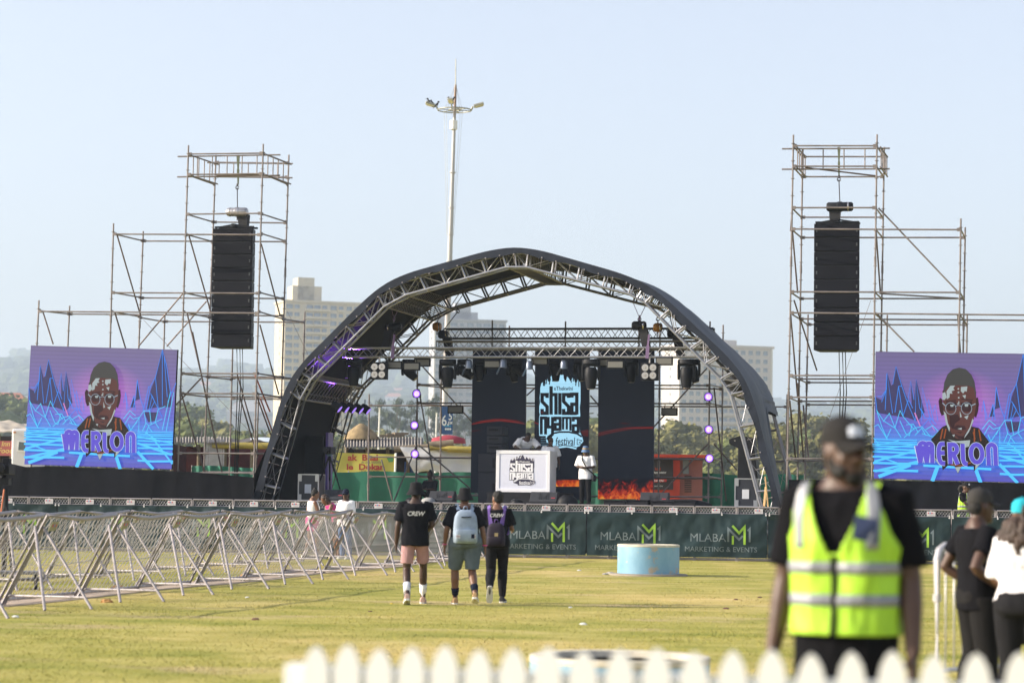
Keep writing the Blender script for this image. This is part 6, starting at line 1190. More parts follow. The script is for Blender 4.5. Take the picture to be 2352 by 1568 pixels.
# ================================================================== LITTER AND STONES
rg = random.Random(21); LIT = [mat('litter_white', (.7, .7, .68), .7), mat('litter_yellow', (.62, .45, .06), .6), mat('litter_brown', (.14, .07, .05), .8), mat('dry_leaf', (.45, .24, .08), .8), mat('litter_grey', (.36, .33, .30), .9)]
def chip(x, y, sz, k, lb, cat, nm, flat=.35):
    p = G(x, y); m = MB(); n_ = 7; m.loft([[p+V((math.cos(a)*sz*q*rg.uniform(.75, 1.2), math.sin(a)*sz*q*.7*rg.uniform(.7, 1.2), z)) for a in [2*math.pi*i/n_ for i in range(n_)]] for z, q in ((0, .9), (sz*flat*.6, 1), (sz*flat*1.4, .55))]); tag(m.build(nm, LIT[k]), lb, cat)
for x, y, sz, k, lb, cat, nm in [(1402, 1318, .10, 4, 'grey stone lying left of the pale blue ring', 'stone', 'stone'), (1390, 1319, .07, 4, 'smaller stone touching the grey stone left of the pale blue ring', 'stone', 'stone'), (587, 1423, .055, 2, 'dark brown dropping on the open grass', 'dropping', 'dropping'), (244, 1383, .10, 3, 'crumpled dry leaf by the second leaning barrier', 'leaf', 'dry_leaf'), (974, 1378, .035, 1, 'yellow litter scrap left of the three walkers\' path', 'litter', 'litter_scrap'), (36, 1417, .05, 0, 'white paper scrap at the lower left corner', 'litter', 'litter_scrap'), (1340, 1434, .05, 0, 'white paper scrap on the grass right of the crew', 'litter', 'litter_scrap'), (1310, 1395, .03, 0, 'small white scrap near the tip of the crew\'s shadows', 'litter', 'litter_scrap'), (568, 1372, .035, 0, 'small white scrap among the leaning barrier legs', 'litter', 'litter_scrap'), (900, 1386, .03, 1, 'yellow scrap left of the man in pink shorts', 'litter', 'litter_scrap'), (850, 1404, .03, 2, 'small brown scrap on the grass left of the crew', 'litter', 'litter_scrap'), (1668, 1398, .05, 2, 'dark clod at the far tip of the crew\'s shadow', 'clod', 'clod'), (1690, 1377, .04, 2, 'dark clod right of the pale blue ring', 'clod', 'clod'), (1745, 1372, .04, 2, 'dark clod left of the man in the vest', 'clod', 'clod'), (270, 1352, .12, 3, 'orange dry leaf under the nearer leaning barriers', 'leaf', 'dry_leaf'), (342, 1348, .13, 3, 'largest orange dry leaf under the nearer leaning barriers', 'leaf', 'dry_leaf'), (565, 1326, .13, 3, 'orange dry leaf far along the nearer leaning barriers', 'leaf', 'dry_leaf'), (1330, 1310, .05, 0, 'white scrap on the grass before the banners', 'litter', 'litter_scrap')]: chip(x, y, sz, k, lb, cat, nm)
# trodden concrete strip under the leaning barriers
m = MB(); m.slab(30, 3, lambda u, v: V((-7.25+.5*12*u*1.02+(v-.5)*(.75+.2*math.sin(u*20)), 30.5+2.6*12*u, .012)), (0, 0, -.012)); o = link('concrete_strip', m.mesh('concrete_strip', mat('sandy_concrete', (.42, .33, .25), .9, vary=.25, vscale=1.5))); tag(o, kind='structure')
# ================================================================== PEOPLE
SK = [mat('skin_deep', (.072, .035, .022), .5, vary=.12, vscale=9), mat('skin_brown', (.17, .082, .048), .5, vary=.12, vscale=9), mat('skin_dark', (.055, .027, .018), .5, vary=.12, vscale=9)]
HAIRM = mat('hair_black', (.010, .009, .009), .8, bump=.5, bscale=60); HAIRB = mat('hair_brown', (.034, .018, .011), .6, bump=.6, bscale=45, vary=.5, vscale=14)
TEEB = mat('tee_black', (.006, .006, .008), .9, spec=.1, vary=.2, vscale=5); TEEW = mat('tee_white', (.82, .82, .84), .85, vary=.04, vscale=5); EYEW = mat('eye_white', (.6, .57, .53), .3); EYED = mat('eye_dark', (.012, .01, .01), .2)
def ring_el(c, ax, ay, rx, ry, n=16, sq=2.0):
    out = []
    for k in range(n):
        t = 2*math.pi*k/n; a, b = math.cos(t), math.sin(t)
        a = math.copysign(abs(a)**(2/sq), a); b = math.copysign(abs(b)**(2/sq), b); out.append(c+ax*(a*rx)+ay*(b*ry))
    return out
def limb(mb, pts, rs, n=12):
    """tapered round limb through joints, with rounded ends"""
    pts = [V(p) for p in pts]; P_ = []; Rr = []
    for i in range(len(pts)-1):
        for t in (0, .33, .66): P_.append(pts[i].lerp(pts[i+1], t)); Rr.append(rs[i]+(rs[i+1]-rs[i])*t)
    P_.append(pts[-1]); Rr.append(rs[-1]); d0 = (P_[0]-P_[1]).normalized(); d1 = (P_[-1]-P_[-2]).normalized()
    P_ = [P_[0]+d0*Rr[0]*.85, P_[0]+d0*Rr[0]*.5]+P_+[P_[-1]+d1*Rr[-1]*.5, P_[-1]+d1*Rr[-1]*.85]; Rr = [Rr[0]*.4, Rr[0]*.85]+Rr+[Rr[-1]*.85, Rr[-1]*.4]
    mb.path(P_, Rr, n)
def remesh(mb, name, m, parent, vox=.011, fold=0.0, fs=9.0, smooth=3, seed=0, stretch=(1, 1, .5)):
    me0 = mb.mesh('tmp', None); o = bpy.data.objects.new('tmp', me0); COL.objects.link(o)
    r = o.modifiers.new('r', 'REMESH'); r.mode = 'VOXEL'; r.voxel_size = vox
    s = o.modifiers.new('s', 'SMOOTH'); s.iterations = smooth; s.factor = .5
    dg = bpy.context.evaluated_depsgraph_get(); me = bpy.data.meshes.new_from_object(o.evaluated_get(dg)); bpy.data.objects.remove(o); bpy.data.meshes.remove(me0)
    if fold:
        N = len(me.vertices); co = np.zeros(N*3, np.float32); no = np.zeros(N*3, np.float32); me.vertices.foreach_get('co', co); me.vertices.foreach_get('normal', no); co = co.reshape(-1, 3); no = no.reshape(-1, 3)
        q = np.array([noise.noise(V((c[0]*fs*stretch[0]+seed, c[1]*fs*stretch[1], c[2]*fs*stretch[2])))+.5*noise.noise(V((c[0]*fs*2.1+seed, c[1]*fs*2.1, c[2]*fs*1.3+c[0]*fs))) for c in co], np.float32)
        me.vertices.foreach_set('co', (co+no*(q*fold)[:, None]).ravel())
    me.polygons.foreach_set('use_smooth', [True]*len(me.polygons)); me.name = name
    if m: me.materials.append(m)
    me.update(); return link(name, me, parent)
def rotm(yaw=0, pitch=0, roll=0): return Matrix.Rotation(R(yaw), 3, 'Z') @ Matrix.Rotation(R(pitch), 3, 'X') @ Matrix.Rotation(R(roll), 3, 'Y')
class Person:
    """forward is +y, right is +x; joints in metres for a 1.75 m body, scaled to h"""
    def __init__(s, label, loc, head, h=1.75, skin=0, fem=False, build=1.0, J=None, face=(0, 0, 0), group=None, vox=.011, z0=None, hs=1.0):
        s.hs = hs
        s.k = h/1.75; s.t = thing('person', label, 'person', loc, group, R(head)); s.skin = SK[skin]; s.fem = fem; s.bw = build; s.vox = vox
        sh = .165 if fem else .19; hp = .095 if fem else .09
        s.J = dict(pel=(0, 0, .96), wai=(0, .0, 1.09), che=(0, .0, 1.28), neb=(0, -.01, 1.46), hed=(0, .03, 1.607), shR=(sh, -.01, 1.41), shL=(-sh, -.01, 1.41), elR=(sh+.06, -.03, 1.12), elL=(-sh-.06, -.03, 1.12), wrR=(sh+.07, .05, .88), wrL=(-sh-.07, .05, .88),
                   hiR=(hp, 0, .92), hiL=(-hp, 0, .92), knR=(hp+.015, .025, .49), knL=(-hp-.015, .025, .49), anR=(hp+.015, -.02, .085), anL=(-hp-.015, -.02, .085), toR=(.03, 1, 0), toL=(-.03, 1, 0), fiR=(0, .15, -1), fiL=(0, .15, -1))
        if J: s.J.update(J)
        s.J = {k: V(v) for k, v in s.J.items()}; s.face = face; s.pend = []
    def S(s, v): return V(v)*s.k
    def torso(s, mb, off=0.0, z0=-.12, z1=1.0, hem=0.0, waist=None):
        """rings along the spine; off swells it into a garment, z0 lowers the hem"""
        J = s.J; b = s.bw; f = s.fem
        spine = [J['pel']+V((0, 0, z0)) if z0 < 0 else J['pel'], J['pel'], J['wai'], J['che'], J['che'].lerp(J['neb'], .55), J['neb']+V((0, 0, -.02)), J['neb']+V((0, .005, .05))]
        W_ = [.165, .175, .135, .155, .165, .105, .058] if f else [.155, .16, .145, .168, .178, .11, .06]; D_ = [.115, .125, .098, .118, .105, .08, .06] if f else [.105, .115, .108, .122, .108, .082, .062]
        rings = []
        sx = (J['shR']-J['shL']).normalized(); hx = (J['hiR']-J['hiL']).normalized(); n = len(spine)
        P_, wq, dq, tq = [], [], [], []
        for i in range(n-1):
            for t in (0, .5):
                P_.append(spine[i].lerp(spine[i+1], t)); u = t*t*(3-2*t); wq.append(W_[i]+(W_[i+1]-W_[i])*u); dq.append(D_[i]+(D_[i+1]-D_[i])*u); tq.append((i+t)/(n-1))
        P_.append(spine[-1]); wq.append(W_[-1]); dq.append(D_[-1]); tq.append(1.0)
        for i, p in enumerate(P_):
            if z1 < 1 and tq[i] > z1: break
            tg = (P_[min(i+1, len(P_)-1)]-P_[max(0, i-1)]).normalized(); x = hx.lerp(sx, min(1, tq[i]*1.5)); x = (x-tg*x.dot(tg)).normalized(); y = tg.cross(x)
            o_ = off+(hem*max(0, 1-tq[i]*2.2)); bb = b if tq[i] < .8 else 1
            if off and f is not None and waist is not None and .05 < tq[i] < .6: o_ += waist
            rings.append([s.S(q) for q in ring_el(p+y*(.012 if f and .4 < tq[i] < .7 else 0), x, y, wq[i]*bb+o_, dq[i]*bb+o_, 20, 2.4)])
        mb.loft(rings)
    def arm(s, mb, sd, r=(.052, .042, .029), to=1.0, end=True):
        J = s.J; a, e, w_ = J['sh'+sd], J['el'+sd], J['wr'+sd]; b = .5+.5*s.bw
        pts = [a+V((0, 0, -.01)), a.lerp(e, .35), e, e.lerp(w_, .35), w_]; rs = [.058*b, r[0]*b, r[1]*b, r[1]*1.02*b, r[2]]
        if s.fem: rs = [x*.88 for x in rs]
        limb(mb, [s.S(p) for p in pts], [x*s.k for x in rs])
    def hand(s, mb, sd, curl=.5, spread=.012):
        J = s.J; w_ = J['wr'+sd]; d = (w_-J['el'+sd]).normalized()*.6+J['fi'+sd].normalized()*.6; d.normalize()
        side = V((0, 1, 0)) if abs(d.y) < .8 else V((0, 0, 1)); side = (side-d*side.dot(d)).normalized(); nn_ = d.cross(side); inw = V((-1 if sd == 'R' else 1, 0, 0)); nn_ = nn_ if nn_.dot(inw) > 0 else -nn_
        pc = w_+d*.055; mb.loft([[s.S(q) for q in ring_el(w_+d*t, side, nn_, a, b_, 12, 2.6)] for t, a, b_ in ((-.01, .024, .02), (.02, .034, .017), (.06, .041, .015), (.095, .038, .013), (.1, .03, .009))])
        for i, (o_, l_) in enumerate(((.031, .07), (.011, .082), (-.010, .076), (-.030, .058))):
            b0 = w_+d*.088+side*o_; p = [b0]; dr = d.copy()
            for j, f_ in enumerate((.45, .32, .23)): dr = (dr+nn_*curl*(.45+.3*j)+side*(o_*1.2)*.2).normalized(); p.append(p[-1]+dr*l_*f_)
            limb(mb, [s.S(q) for q in p], [.0095*s.k, .009*s.k, .0082*s.k, .007*s.k], 8)
        b0 = w_+d*.03+side*.03; t1 = b0+(d*.6+side*.75+nn_*.25).normalized()*.04; t2 = t1+(d*.9+side*.2+nn_*.4).normalized()*.032; limb(mb, [s.S(b0), s.S(t1), s.S(t2)], [.013*s.k, .011*s.k, .008*s.k], 8)
    def leg(s, mb, sd, rs=(.092, .076, .056, .058, .038), to=1.0):
        J = s.J; h, k_, a = J['hi'+sd], J['kn'+sd], J['an'+sd]; b = s.bw; back = V((0, -.015, 0))
        limb(mb, [s.S(p) for p in [h, h.lerp(k_, .5), k_, k_.lerp(a, .33)+back, a]], [x*s.k*q for x, q in zip(rs, (b, b, .5+.5*b, .5+.5*b, 1))])
    def foot(s, mb, sd, off=0.0):
        J = s.J; a = J['an'+sd]; d = J['to'+sd].normalized(); x = V((0, 0, 1)).cross(d).normalized() if abs(d.z) < .95 else V((1, 0, 0)); up = d.cross(x)
        if up.z < 0: up = -up
        for_ = [(-.075, .028, .05, -.04), (-.06, .034, .05, -.038), (0, .036, .05, -.04), (.06, .042, .035, -.052), (.12, .046, .027, -.06), (.165, .038, .02, -.064), (.185, .018, .012, -.068)]
        mb.loft([[s.S(q) for q in ring_el(a+d*t+up*(z+.0), x, up, w_+off, hh+off*.8, 12, 2.5)] for t, w_, hh, z in for_])
    def headm(s): 
        return rotm(*s.face)
    def hp(s, x, y, z): return s.S(s.J['hed']+s.headm() @ (V((x, y, z))*s.hs))
    def head(s, mb):
        M = s.headm(); X, Y, Z = M @ V((1, 0, 0)), M @ V((0, 1, 0)), M @ V((0, 0, 1)); c = s.J['hed']
        prof = [(-.125, .022, .024, .066), (-.112, .045, .045, .050), (-.085, .060, .068, .026), (-.05, .067, .084, .010), (-.01, .071, .094, .000), (.03, .075, .099, -.004), (.065, .074, .098, -.007), (.095, .062, .082, -.010), (.115, .038, .052, -.012), (.122, .012, .018, -.012)]
        mb.loft([[s.S(q) for q in ring_el(c+(Y*yo+Z*z)*s.hs, X, Y, rx*s.hs, ry*s.hs, 18, 2.2)] for z, rx, ry, yo in prof])
        nb = s.J['neb']; limb(mb, [s.S(nb+V((0, 0, -.06))), s.S(nb+V((0, .0, .03))), s.S(c+M @ V((0, -.022, -.06)))], [.062*s.k*(.88 if s.fem else 1), .056*s.k*(.88 if s.fem else 1), .056*s.k*(.9 if s.fem else 1)])
        def e(x, y, z, r): mb.ell(s.hp(x, y, z), [q*s.k*s.hs for q in r], 10, 8, (X, Y, Z))
        limb(mb, [s.hp(0, .086, .022), s.hp(0, .104, -.008), s.hp(0, .114, -.028)], [.010*s.k, .013*s.k, .016*s.k], 8)
        for q in (-1, 1):
            e(q*.015, .102, -.030, (.012, .012, .010)); e(q*.074, -.005, -.005, (.011, .022, .034)); e(q*.032, .078, .030, (.028, .014, .010)); e(q*.042, .062, -.028, (.022, .02, .02))
        e(0, .088, -.062, (.026, .013, .0085)); e(0, .086, -.076, (.023, .013, .0095)); e(0, .082, -.108, (.022, .016, .014))
    def eyes(s, body):
        for q in (-1, 1):
            e = MB(); M = s.headm(); ax = tuple(M @ V(a) for a in ((1, 0, 0), (0, 1, 0), (0, 0, 1))); e.ell(s.hp(q*.031, .083, .012), (.015*s.k, .010*s.k, .0085*s.k), 10, 8, ax); o = e.build('eye', EYEW, body, smooth=True, local=True)
            e = MB(); e.ell(s.hp(q*.031, .0905, .012), (.0075*s.k, .005*s.k, .0075*s.k), 8, 6, ax); e.build('iris', EYED, o, smooth=True, local=True)
        for q in (-1, 1): MB().path([s.hp(q*(.014+.014*i), .094-.003*i*i, .034+.003*i-.004*max(0, i-1)) for i in range(4)], .0042*s.k, 5).build('eyebrow', HAIRM, body, smooth=True, local=True)
    def body(s, feet=True, curl=(.5, .5), eyes=False, hands=True):
        mb = MB(); s.torso(mb, 0.0, -.05); s.head(mb)
        for i, sd in enumerate('RL'):
            s.arm(mb, sd); s.leg(mb, sd)
            if hands: s.hand(mb, sd, curl[i])
            if feet: s.foot(mb, sd)
        s.b = remesh(mb, 'body', s.skin, s.t, s.vox, smooth=2)
        if eyes: s.eyes(s.b)
        return s
    def shirt(s, m, z0=-.14, off=.028, sleeve=.68, hem=.012, sw=(.075, .08), nm='shirt', fold=.010, collar=True, waist=None):
        mb = MB(); s.torso(mb, off, z0, .90, hem, waist)
        if sleeve:
            for sd in 'RL':
                a, e, w_ = s.J['sh'+sd], s.J['el'+sd], s.J['wr'+sd]; d = (e-a); p1 = a+d*min(sleeve, 1); b = .6+.4*s.bw
                pts = [a+V((0, 0, .005))-d*.02, a.lerp(p1, .5), p1]; rr = [sw[0]*.93*b, (sw[0]+sw[1])/2*b, sw[1]*b]
                inn = s.J['neb'].lerp(a, .42)+V((0, 0, -.045)); mb.path([s.S(q) for q in [inn, inn.lerp(pts[0], .6)]+pts], [q*s.k for q in [.074*b, .074*b]+rr], 14)
        return remesh(mb, nm, m, s.t, s.vox, fold*s.k, 8.5, 2, seed=len(s.t['label']))
    def trousers(s, m, top=.08, to=1.0, rs=(.11, .095, .076, .078, .066), nm='trousers', fold=.008, seat=.022, cuff=None):
        mb = MB(); J = s.J; f = s.fem; b = s.bw; hx = (J['hiR']-J['hiL']).normalized(); up = (J['wai']-J['pel']).normalized(); hx = (hx-up*hx.dot(up)).normalized(); y = up.cross(hx)
        Wd = (.178 if f else .158)*b; Dp = (.128 if f else .112)*b
        mb.loft([[s.S(q) for q in ring_el(J['pel']+up*z-y*sb, hx, y, Wd*w_+seat, Dp*d_+seat, 20, 2.3)] for z, w_, d_, sb in ((-.11, .80, .86, .012), (-.07, .96, 1.02, .014), (-.01, 1.0, 1.04, .012), (.05, .93, .95, .004), (top, .88, .88, 0))])
        for sd in 'RL':
            h, k_, a = J['hi'+sd], J['kn'+sd], J['an'+sd]; full = [h, h.lerp(k_, .5), k_, k_.lerp(a, .33)+V((0, -.015, 0)), a+V((0, 0, .01))]
            if to < 1:           # shorts: to = share of the thigh
                e = h.lerp(k_, to); mb.path([s.S(q) for q in (h+V((0, 0, .05)), h, h.lerp(e, .5), h.lerp(e, .92), e)], [q*s.k*b for q in (rs[0]*.9, rs[0], (rs[0]+rs[1])/2, rs[1], rs[1]*1.01)], 14)
            else: mb.path([s.S(q) for q in [h+V((0, 0, .05))]+full], [rs[0]*.9*s.k*b]+[q*s.k*(b if i < 2 else 1) for i, q in enumerate(rs)], 14)
        return remesh(mb, nm, m, s.t, s.vox, fold*s.k, 9, 2, seed=3+len(s.t['label']))
    def shoes(s, m, sole=None):
        for sd in 'RL':
            mb = MB(); s.foot(mb, sd, .007); o = remesh(mb, 'shoe', m, s.t, .009, smooth=1)
            if sole:
                J = s.J; a = J['an'+sd]; d = J['to'+sd].normalized(); x = V((0, 0, 1)).cross(d).normalized() if abs(d.z) < .95 else V((1, 0, 0)); up = d.cross(x); up = up if up.z >= 0 else -up; q = MB()
                pl = [(-.083, .022), (-.07, .036), (0, .042), (.06, .048), (.12, .052), (.17, .044), (.193, .02)]
                pts = [a+d*t+x*w_-up*.092 for t, w_ in pl]+[a+d*t-x*w_-up*.092 for t, w_ in reversed(pl)]; q.prism([s.S(p) for p in pts], s.S(up*.028)); q.build('sole', sole, o, local=True)
    def socks(s, m, band=None, hgt=.30):
        for sd in 'RL':
            J = s.J; k_, a = J['kn'+sd], J['an'+sd]; up = a.lerp(k_, hgt/.41*.62); b = .5+.5*s.bw
            o = MB(); o.path([s.S(q) for q in (a-V((0, 0, .02)), a.lerp(up, .4)-V((0, .004, 0)), up-V((0, .012, 0)))], [.046*s.k, .049*s.k, .057*s.k*b], 14); so_ = o.build('sock', m, s.t, smooth=True, local=True)
            if band:
                for q in (.94, .66): c = a.lerp(up, q); c2 = a.lerp(up, q+.06); r_ = (.049+.008*(q-.4)/.6)*s.k*b+.005; MB().tube(s.S(c), s.S(c2), r_, 14, r_).build('stripe', band, so_, smooth=40, local=True)
    def hair(s, kind='short', m=None, cap=False):
        m = m or HAIRM; mb = MB(); M = s.headm(); X, Y, Z = M @ V((1, 0, 0)), M @ V((0, 1, 0)), M @ V((0, 0, 1))
        def e(x, y, z, r): mb.ell(s.hp(x, y, z), [q*s.k*s.hs*(.86 if cap and z > .03 else 1) for q in r], 14, 10, (X, Y, Z))
        if kind in ('short', 'bun'):
            e(0, -.022, .052, (.083, .098, .084)); e(0, -.05, .0, (.074, .062, .07))
            if kind == 'bun': e(0, -.05, .135, (.05, .05, .04))
        if kind == 'long':
            e(0, -.03, .055, (.088, .098, .085))
            for i in range(26):
                a = R(25+130*i/25+180); x0 = .075*math.cos(a); y0 = .08*math.sin(a)-.01; ln = .30+.08*math.sin(i*2.3); sw_ = 1.0+.55*abs(math.cos(a))
                limb(mb, [s.hp(x0*.85, y0*.8, .0), s.hp(x0*1.35, y0*1.35, -.06), s.hp(x0*1.7*sw_, y0*1.5, -.18), s.hp(x0*1.85*sw_+.03*math.sin(i*3), y0*1.4-.03*math.cos(i*5), -.08-ln)], [.028*s.k, .042*s.k, .046*s.k, .016*s.k], 7)
        if kind == 'bob':
            e(0, -.018, .05, (.09, .105, .09)); [limb(mb, [s.hp(q*.07, -.02, .05), s.hp(q*.088, .01, -.03), s.hp(q*.075, .045, -.12)], [.035*s.k, .04*s.k, .02*s.k]) for q in (-1, 1)]; e(0, -.07, -.05, (.075, .05, .10))
        if kind == 'pony':
            e(0, -.022, .05, (.081, .098, .08)); limb(mb, [s.hp(0, -.10, .04), s.hp(0, -.16, .02), s.hp(0, -.19, -.05), s.hp(0, -.17, -.15)], [.03*s.k, .045*s.k, .045*s.k, .015*s.k])
        return remesh(mb, 'hair', m, s.t, .010, (.020 if kind == 'long' else .006)*s.k, 26 if kind == 'long' else 40, 1)
    def cap(s, m, brim=None, fwd=1, patch=None):
        M = s.headm(); X, Y, Z = M @ V((1, 0, 0)), M @ V((0, 1, 0)), M @ V((0, 0, 1)); c = MB()
        c.loft([[s.S(q) for q in ring_el(s.J['hed']+(Y*(yo-.006)+Z*z)*s.hs, X, Y, rx*s.hs*.96, ry*s.hs*.98, 24)] for z, rx, ry, yo in ((.035, .086, .108, 0), (.07, .087, .107, -.002), (.105, .080, .096, -.006), (.132, .058, .068, -.01), (.146, .025, .03, -.012), (.148, .004, .004, -.012))], True)
        co = c.build('cap', m, s.t, smooth=50, local=True); b = MB()
        f = lambda u, v: s.hp((u*2-1)*(.078-.012*v*v*abs(u*2-1)), fwd*(math.sqrt(max(0, 1-(u*2-1)**2*.82))*(.100+.085*v)), .040-.022*v-.030*(u*2-1)**2*(.4+.6*v))
        b.slab(15, 5, f, s.S(Z*.007)); b.build('peak', brim or m, co, smooth=50, local=True); MB().ell(s.hp(0, -.012, .15), (.009*s.k,)*3, 8, 6).build('button', brim or m, co, smooth=True, local=True)
        if patch: MB().slab(9, 5, lambda u, v: s.hp((u-.5)*.09, fwd*(.108*math.sqrt(max(.1, 1-((u-.5)*.12/.086)**2))-.012*v)-.004, .062+.045*v*(1-(u*2-1)**4)), s.S(Y*(.004*fwd))).build('patch', patch, co, smooth=50, local=True)
        return co
    def bucket(s, m, band=None):
        M = s.headm(); X, Y, Z = M @ V((1, 0, 0)), M @ V((0, 1, 0)), M @ V((0, 0, 1)); c = MB()
        c.loft([[s.S(q) for q in ring_el(s.J['hed']-Y*.008+Z*(z+.006*math.sin(3*0)), X, Y, rx, ry, 24)] for z, rx, ry in ((-.040, .134, .150), (-.034, .137, .153), (.012, .112, .128), (.045, .095, .110), (.06, .092, .108), (.115, .083, .096), (.138, .072, .083), (.146, .03, .035), (.147, .003, .003))], True)
        co = c.build('bucket_hat', m, s.t, smooth=40, local=True)
        if band: MB().loft([[s.S(q) for q in ring_el(s.J['hed']-Y*.008+Z*z, X, Y, rx, ry, 24)] for z, rx, ry in ((.052, .097, .112), (.052, .0975, .1135), (.082, .092, .108), (.082, .091, .106))], False).build('hat_band', band, co, smooth=40, local=True)
        return co
    def back_text(s, txt, m, x=0, z=1.30, size=.07, y=-.155, parent=None):
        b = MB().text(txt, lambda a, e, h: s.S((x-a, y+.004*0-abs(a)*.0-h, z+e)) if False else s.S((x+a, y-h, z+e)), 0, 0, size, bold=.02, shear=.25, th=.004); return b.build('back_print', m, parent or s.t, local=True)
def shade(n, c, **k): return mat(n, c, .88, spec=.15, vary=k.pop('vary', .12), vscale=k.pop('vscale', 6), **k)
def wpx(x, Y, yb=0): return V(((x-CX)/F*Y, Y, 0))
PRINTW = mat('print_white', (.70, .70, .70), .7); SOLEW = mat('sole_white', (.62, .60, .56), .7); NAVY = shade('cloth_navy', (.012, .016, .034))
# ---- the three crew members walking to the stage (seen from behind)
p = Person('person in a black bucket hat, black crew T-shirt and pink shorts walking away', G(951, 1387), 2, 1.73, 2, build=1.0, J=dict(hiR=(.095, 0, .92), hiL=(-.095, 0, .92), knR=(.125, .17, .53), anR=(.125, .30, .085), knL=(-.115, .03, .50), anL=(-.10, -.26, .13), toL=(-.05, .92, -.32), elR=(.245, .0, 1.14), wrR=(.17, .20, 1.05), fiR=(-.4, 1, .1), wrL=(-.27, .02, .87)), face=(-4, 2, 0))
p.body(); sh_ = p.shirt(shade('crew_tee', (.006, .0065, .010)), z0=-.125, off=.036, sleeve=.78, sw=(.078, .088), hem=.01); p.trousers(shade('shorts_pink', (.43, .25, .255)), to=.80, rs=(.100, .092, .07, .06, .05), nm='shorts'); p.socks(shade('sock_white', (.72, .72, .72)), mat('stripe_navy', (.06, .07, .12), .8)); p.shoes(shade('shoe_maroon_white', (.50, .34, .28)), SOLEW); p.hair(cap=True); p.bucket(shade('hat_black', (.015, .015, .018))); p.back_text('CREW', PRINTW, 0, 1.27, .085, -.172)
p = Person('person in a black bucket hat and grey shorts walking away with a pale blue backpack', G(1064, 1388), 5, 1.66, 1, True, 1.2, J=dict(pel=(.02, 0, .96), hiR=(.125, 0, .93), hiL=(-.10, 0, .91), knL=(-.125, .14, .52), anL=(-.11, .20, .085), knR=(.125, .0, .50), anR=(.155, -.30, .17), toR=(.12, .9, -.28), elR=(.27, -.06, 1.12), wrR=(.31, -.04, .87), elL=(-.27, -.05, 1.12), wrL=(-.29, .03, .88)), face=(-3, 3, 0))
p.body(); p.shirt(MATS['crew_tee'], z0=-.02, off=.035, sleeve=.85, sw=(.08, .088)); p.trousers(shade('shorts_grey', (.10, .13, .155)), to=1.0 if False else .93, rs=(.125, .088, .08, .06, .05), nm='shorts', seat=.042); p.socks(NAVY, hgt=.24); p.shoes(shade('shoe_tan', (.38, .25, .13)), SOLEW); p.hair(cap=True); p.bucket(MATS['hat_black'])
for sd in 'RL': w_ = p.J['wr'+sd]; MB().path([p.S(w_+V((.032*math.cos(a), .032*math.sin(a), .02))) for a in [R(q) for q in range(0, 360, 30)]], .008, 6, True).build('wristband', mat('band_pink', (.7, .06, .28), .5), p.t, smooth=True, local=True)
def backpack(pp, label, m, mstrap, sz=(.32, .17, .46), z=1.20, yo=-.14, wear=None, strap_x=.11):
    o = pp.t; rz = o.rotation_euler.z; M = Matrix.Rotation(rz, 3, 'Z'); k = pp.k
    def wpos(v): return V(o.location)+M @ (V(v)*k)
    t = thing('backpack', label, 'backpack', wpos((0, yo, z-sz[1])))
    mb = MB(); w_, d, h = sz
    mb.loft([[wpos(q) for q in ring_el(V((0, yo-d*.42, z+h*(q_-.5))), V((1, 0, 0)), V((0, 1, 0)), w_/2*a, d/2*b, 24, 3.4)] for q_, a, b in ((0, .82, .8), (.04, .96, 1.0), (.3, 1.0, 1.12), (.55, .97, 1.0), (.8, .88, .85), (.93, .70, .62), (1, .4, .3))]); mb.build('bag', m, t, smooth=50)
    pk = MB(); pk.loft([[wpos(q) for q in ring_el(V((0, yo-d*.95, z+h*(q_-.5))), V((1, 0, 0)), V((0, 1, 0)), w_/2*a*.86, d*.22*b, 20, 3.2)] for q_, a, b in ((.06, .8, .7), (.1, .97, 1), (.34, 1.0, 1), (.42, .9, .6))]); pk.build('front_pocket', m, t, smooth=50)
    hl = MB(); hl.path([wpos((.03, yo-.02, z+h*.5)), wpos((.02, yo-.02, z+h*.5+.05)), wpos((-.02, yo-.02, z+h*.5+.05)), wpos((-.03, yo-.02, z+h*.5))], .008, 6); hl.build('grab_loop', mstrap, t, smooth=True)
    for q in (-1, 1):
        st = MB(); pts = [V((q*strap_x*.75, yo+.0, z+h*.40)), V((q*strap_x*1.0, yo+.055, 1.45)), V((q*strap_x*1.08, .02, 1.50)), V((q*strap_x*1.12, .135, 1.36)), V((q*strap_x*1.3, .10, 1.15)), V((q*strap_x*1.45, -.08, 1.06))]
        for a, b in zip(pts, pts[1:]): st.beam(wpos(a), wpos(b), .05, .014, M @ V((0, 1, .3)))
        st.build('strap', mstrap, t)
    return t, wpos
PBL = mat('backpack_pale_blue', (.26, .33, .43), .8, vary=.25, vscale=5); t, wp = backpack(p, 'pale blue backpack worn by the walker in grey shorts', PBL, PBL, (.37, .2, .50), 1.17, -.15)
for z, m_ in ((1.045, PRINTW), (1.025, mat('ribbon_pink', (.55, .35, .36), .8)), (1.005, PRINTW)): MB().box(wp((0, -.375, z)), (.29*p.k, .012, .012), (Matrix.Rotation(R(5), 3, 'Z') @ V((1, 0, 0)), Matrix.Rotation(R(5), 3, 'Z') @ V((0, 1, 0)), EZ)).build('ribbon', m_, t)
MB().box(wp((.10, -.378, 1.03)), (.05, .012, .06)).build('patch', NAVY, t)
MB().beam(wp((-.07, -.325, 1.31)), wp((.08, -.325, 1.315)), .02, .012).build('zip', TEEB, t)
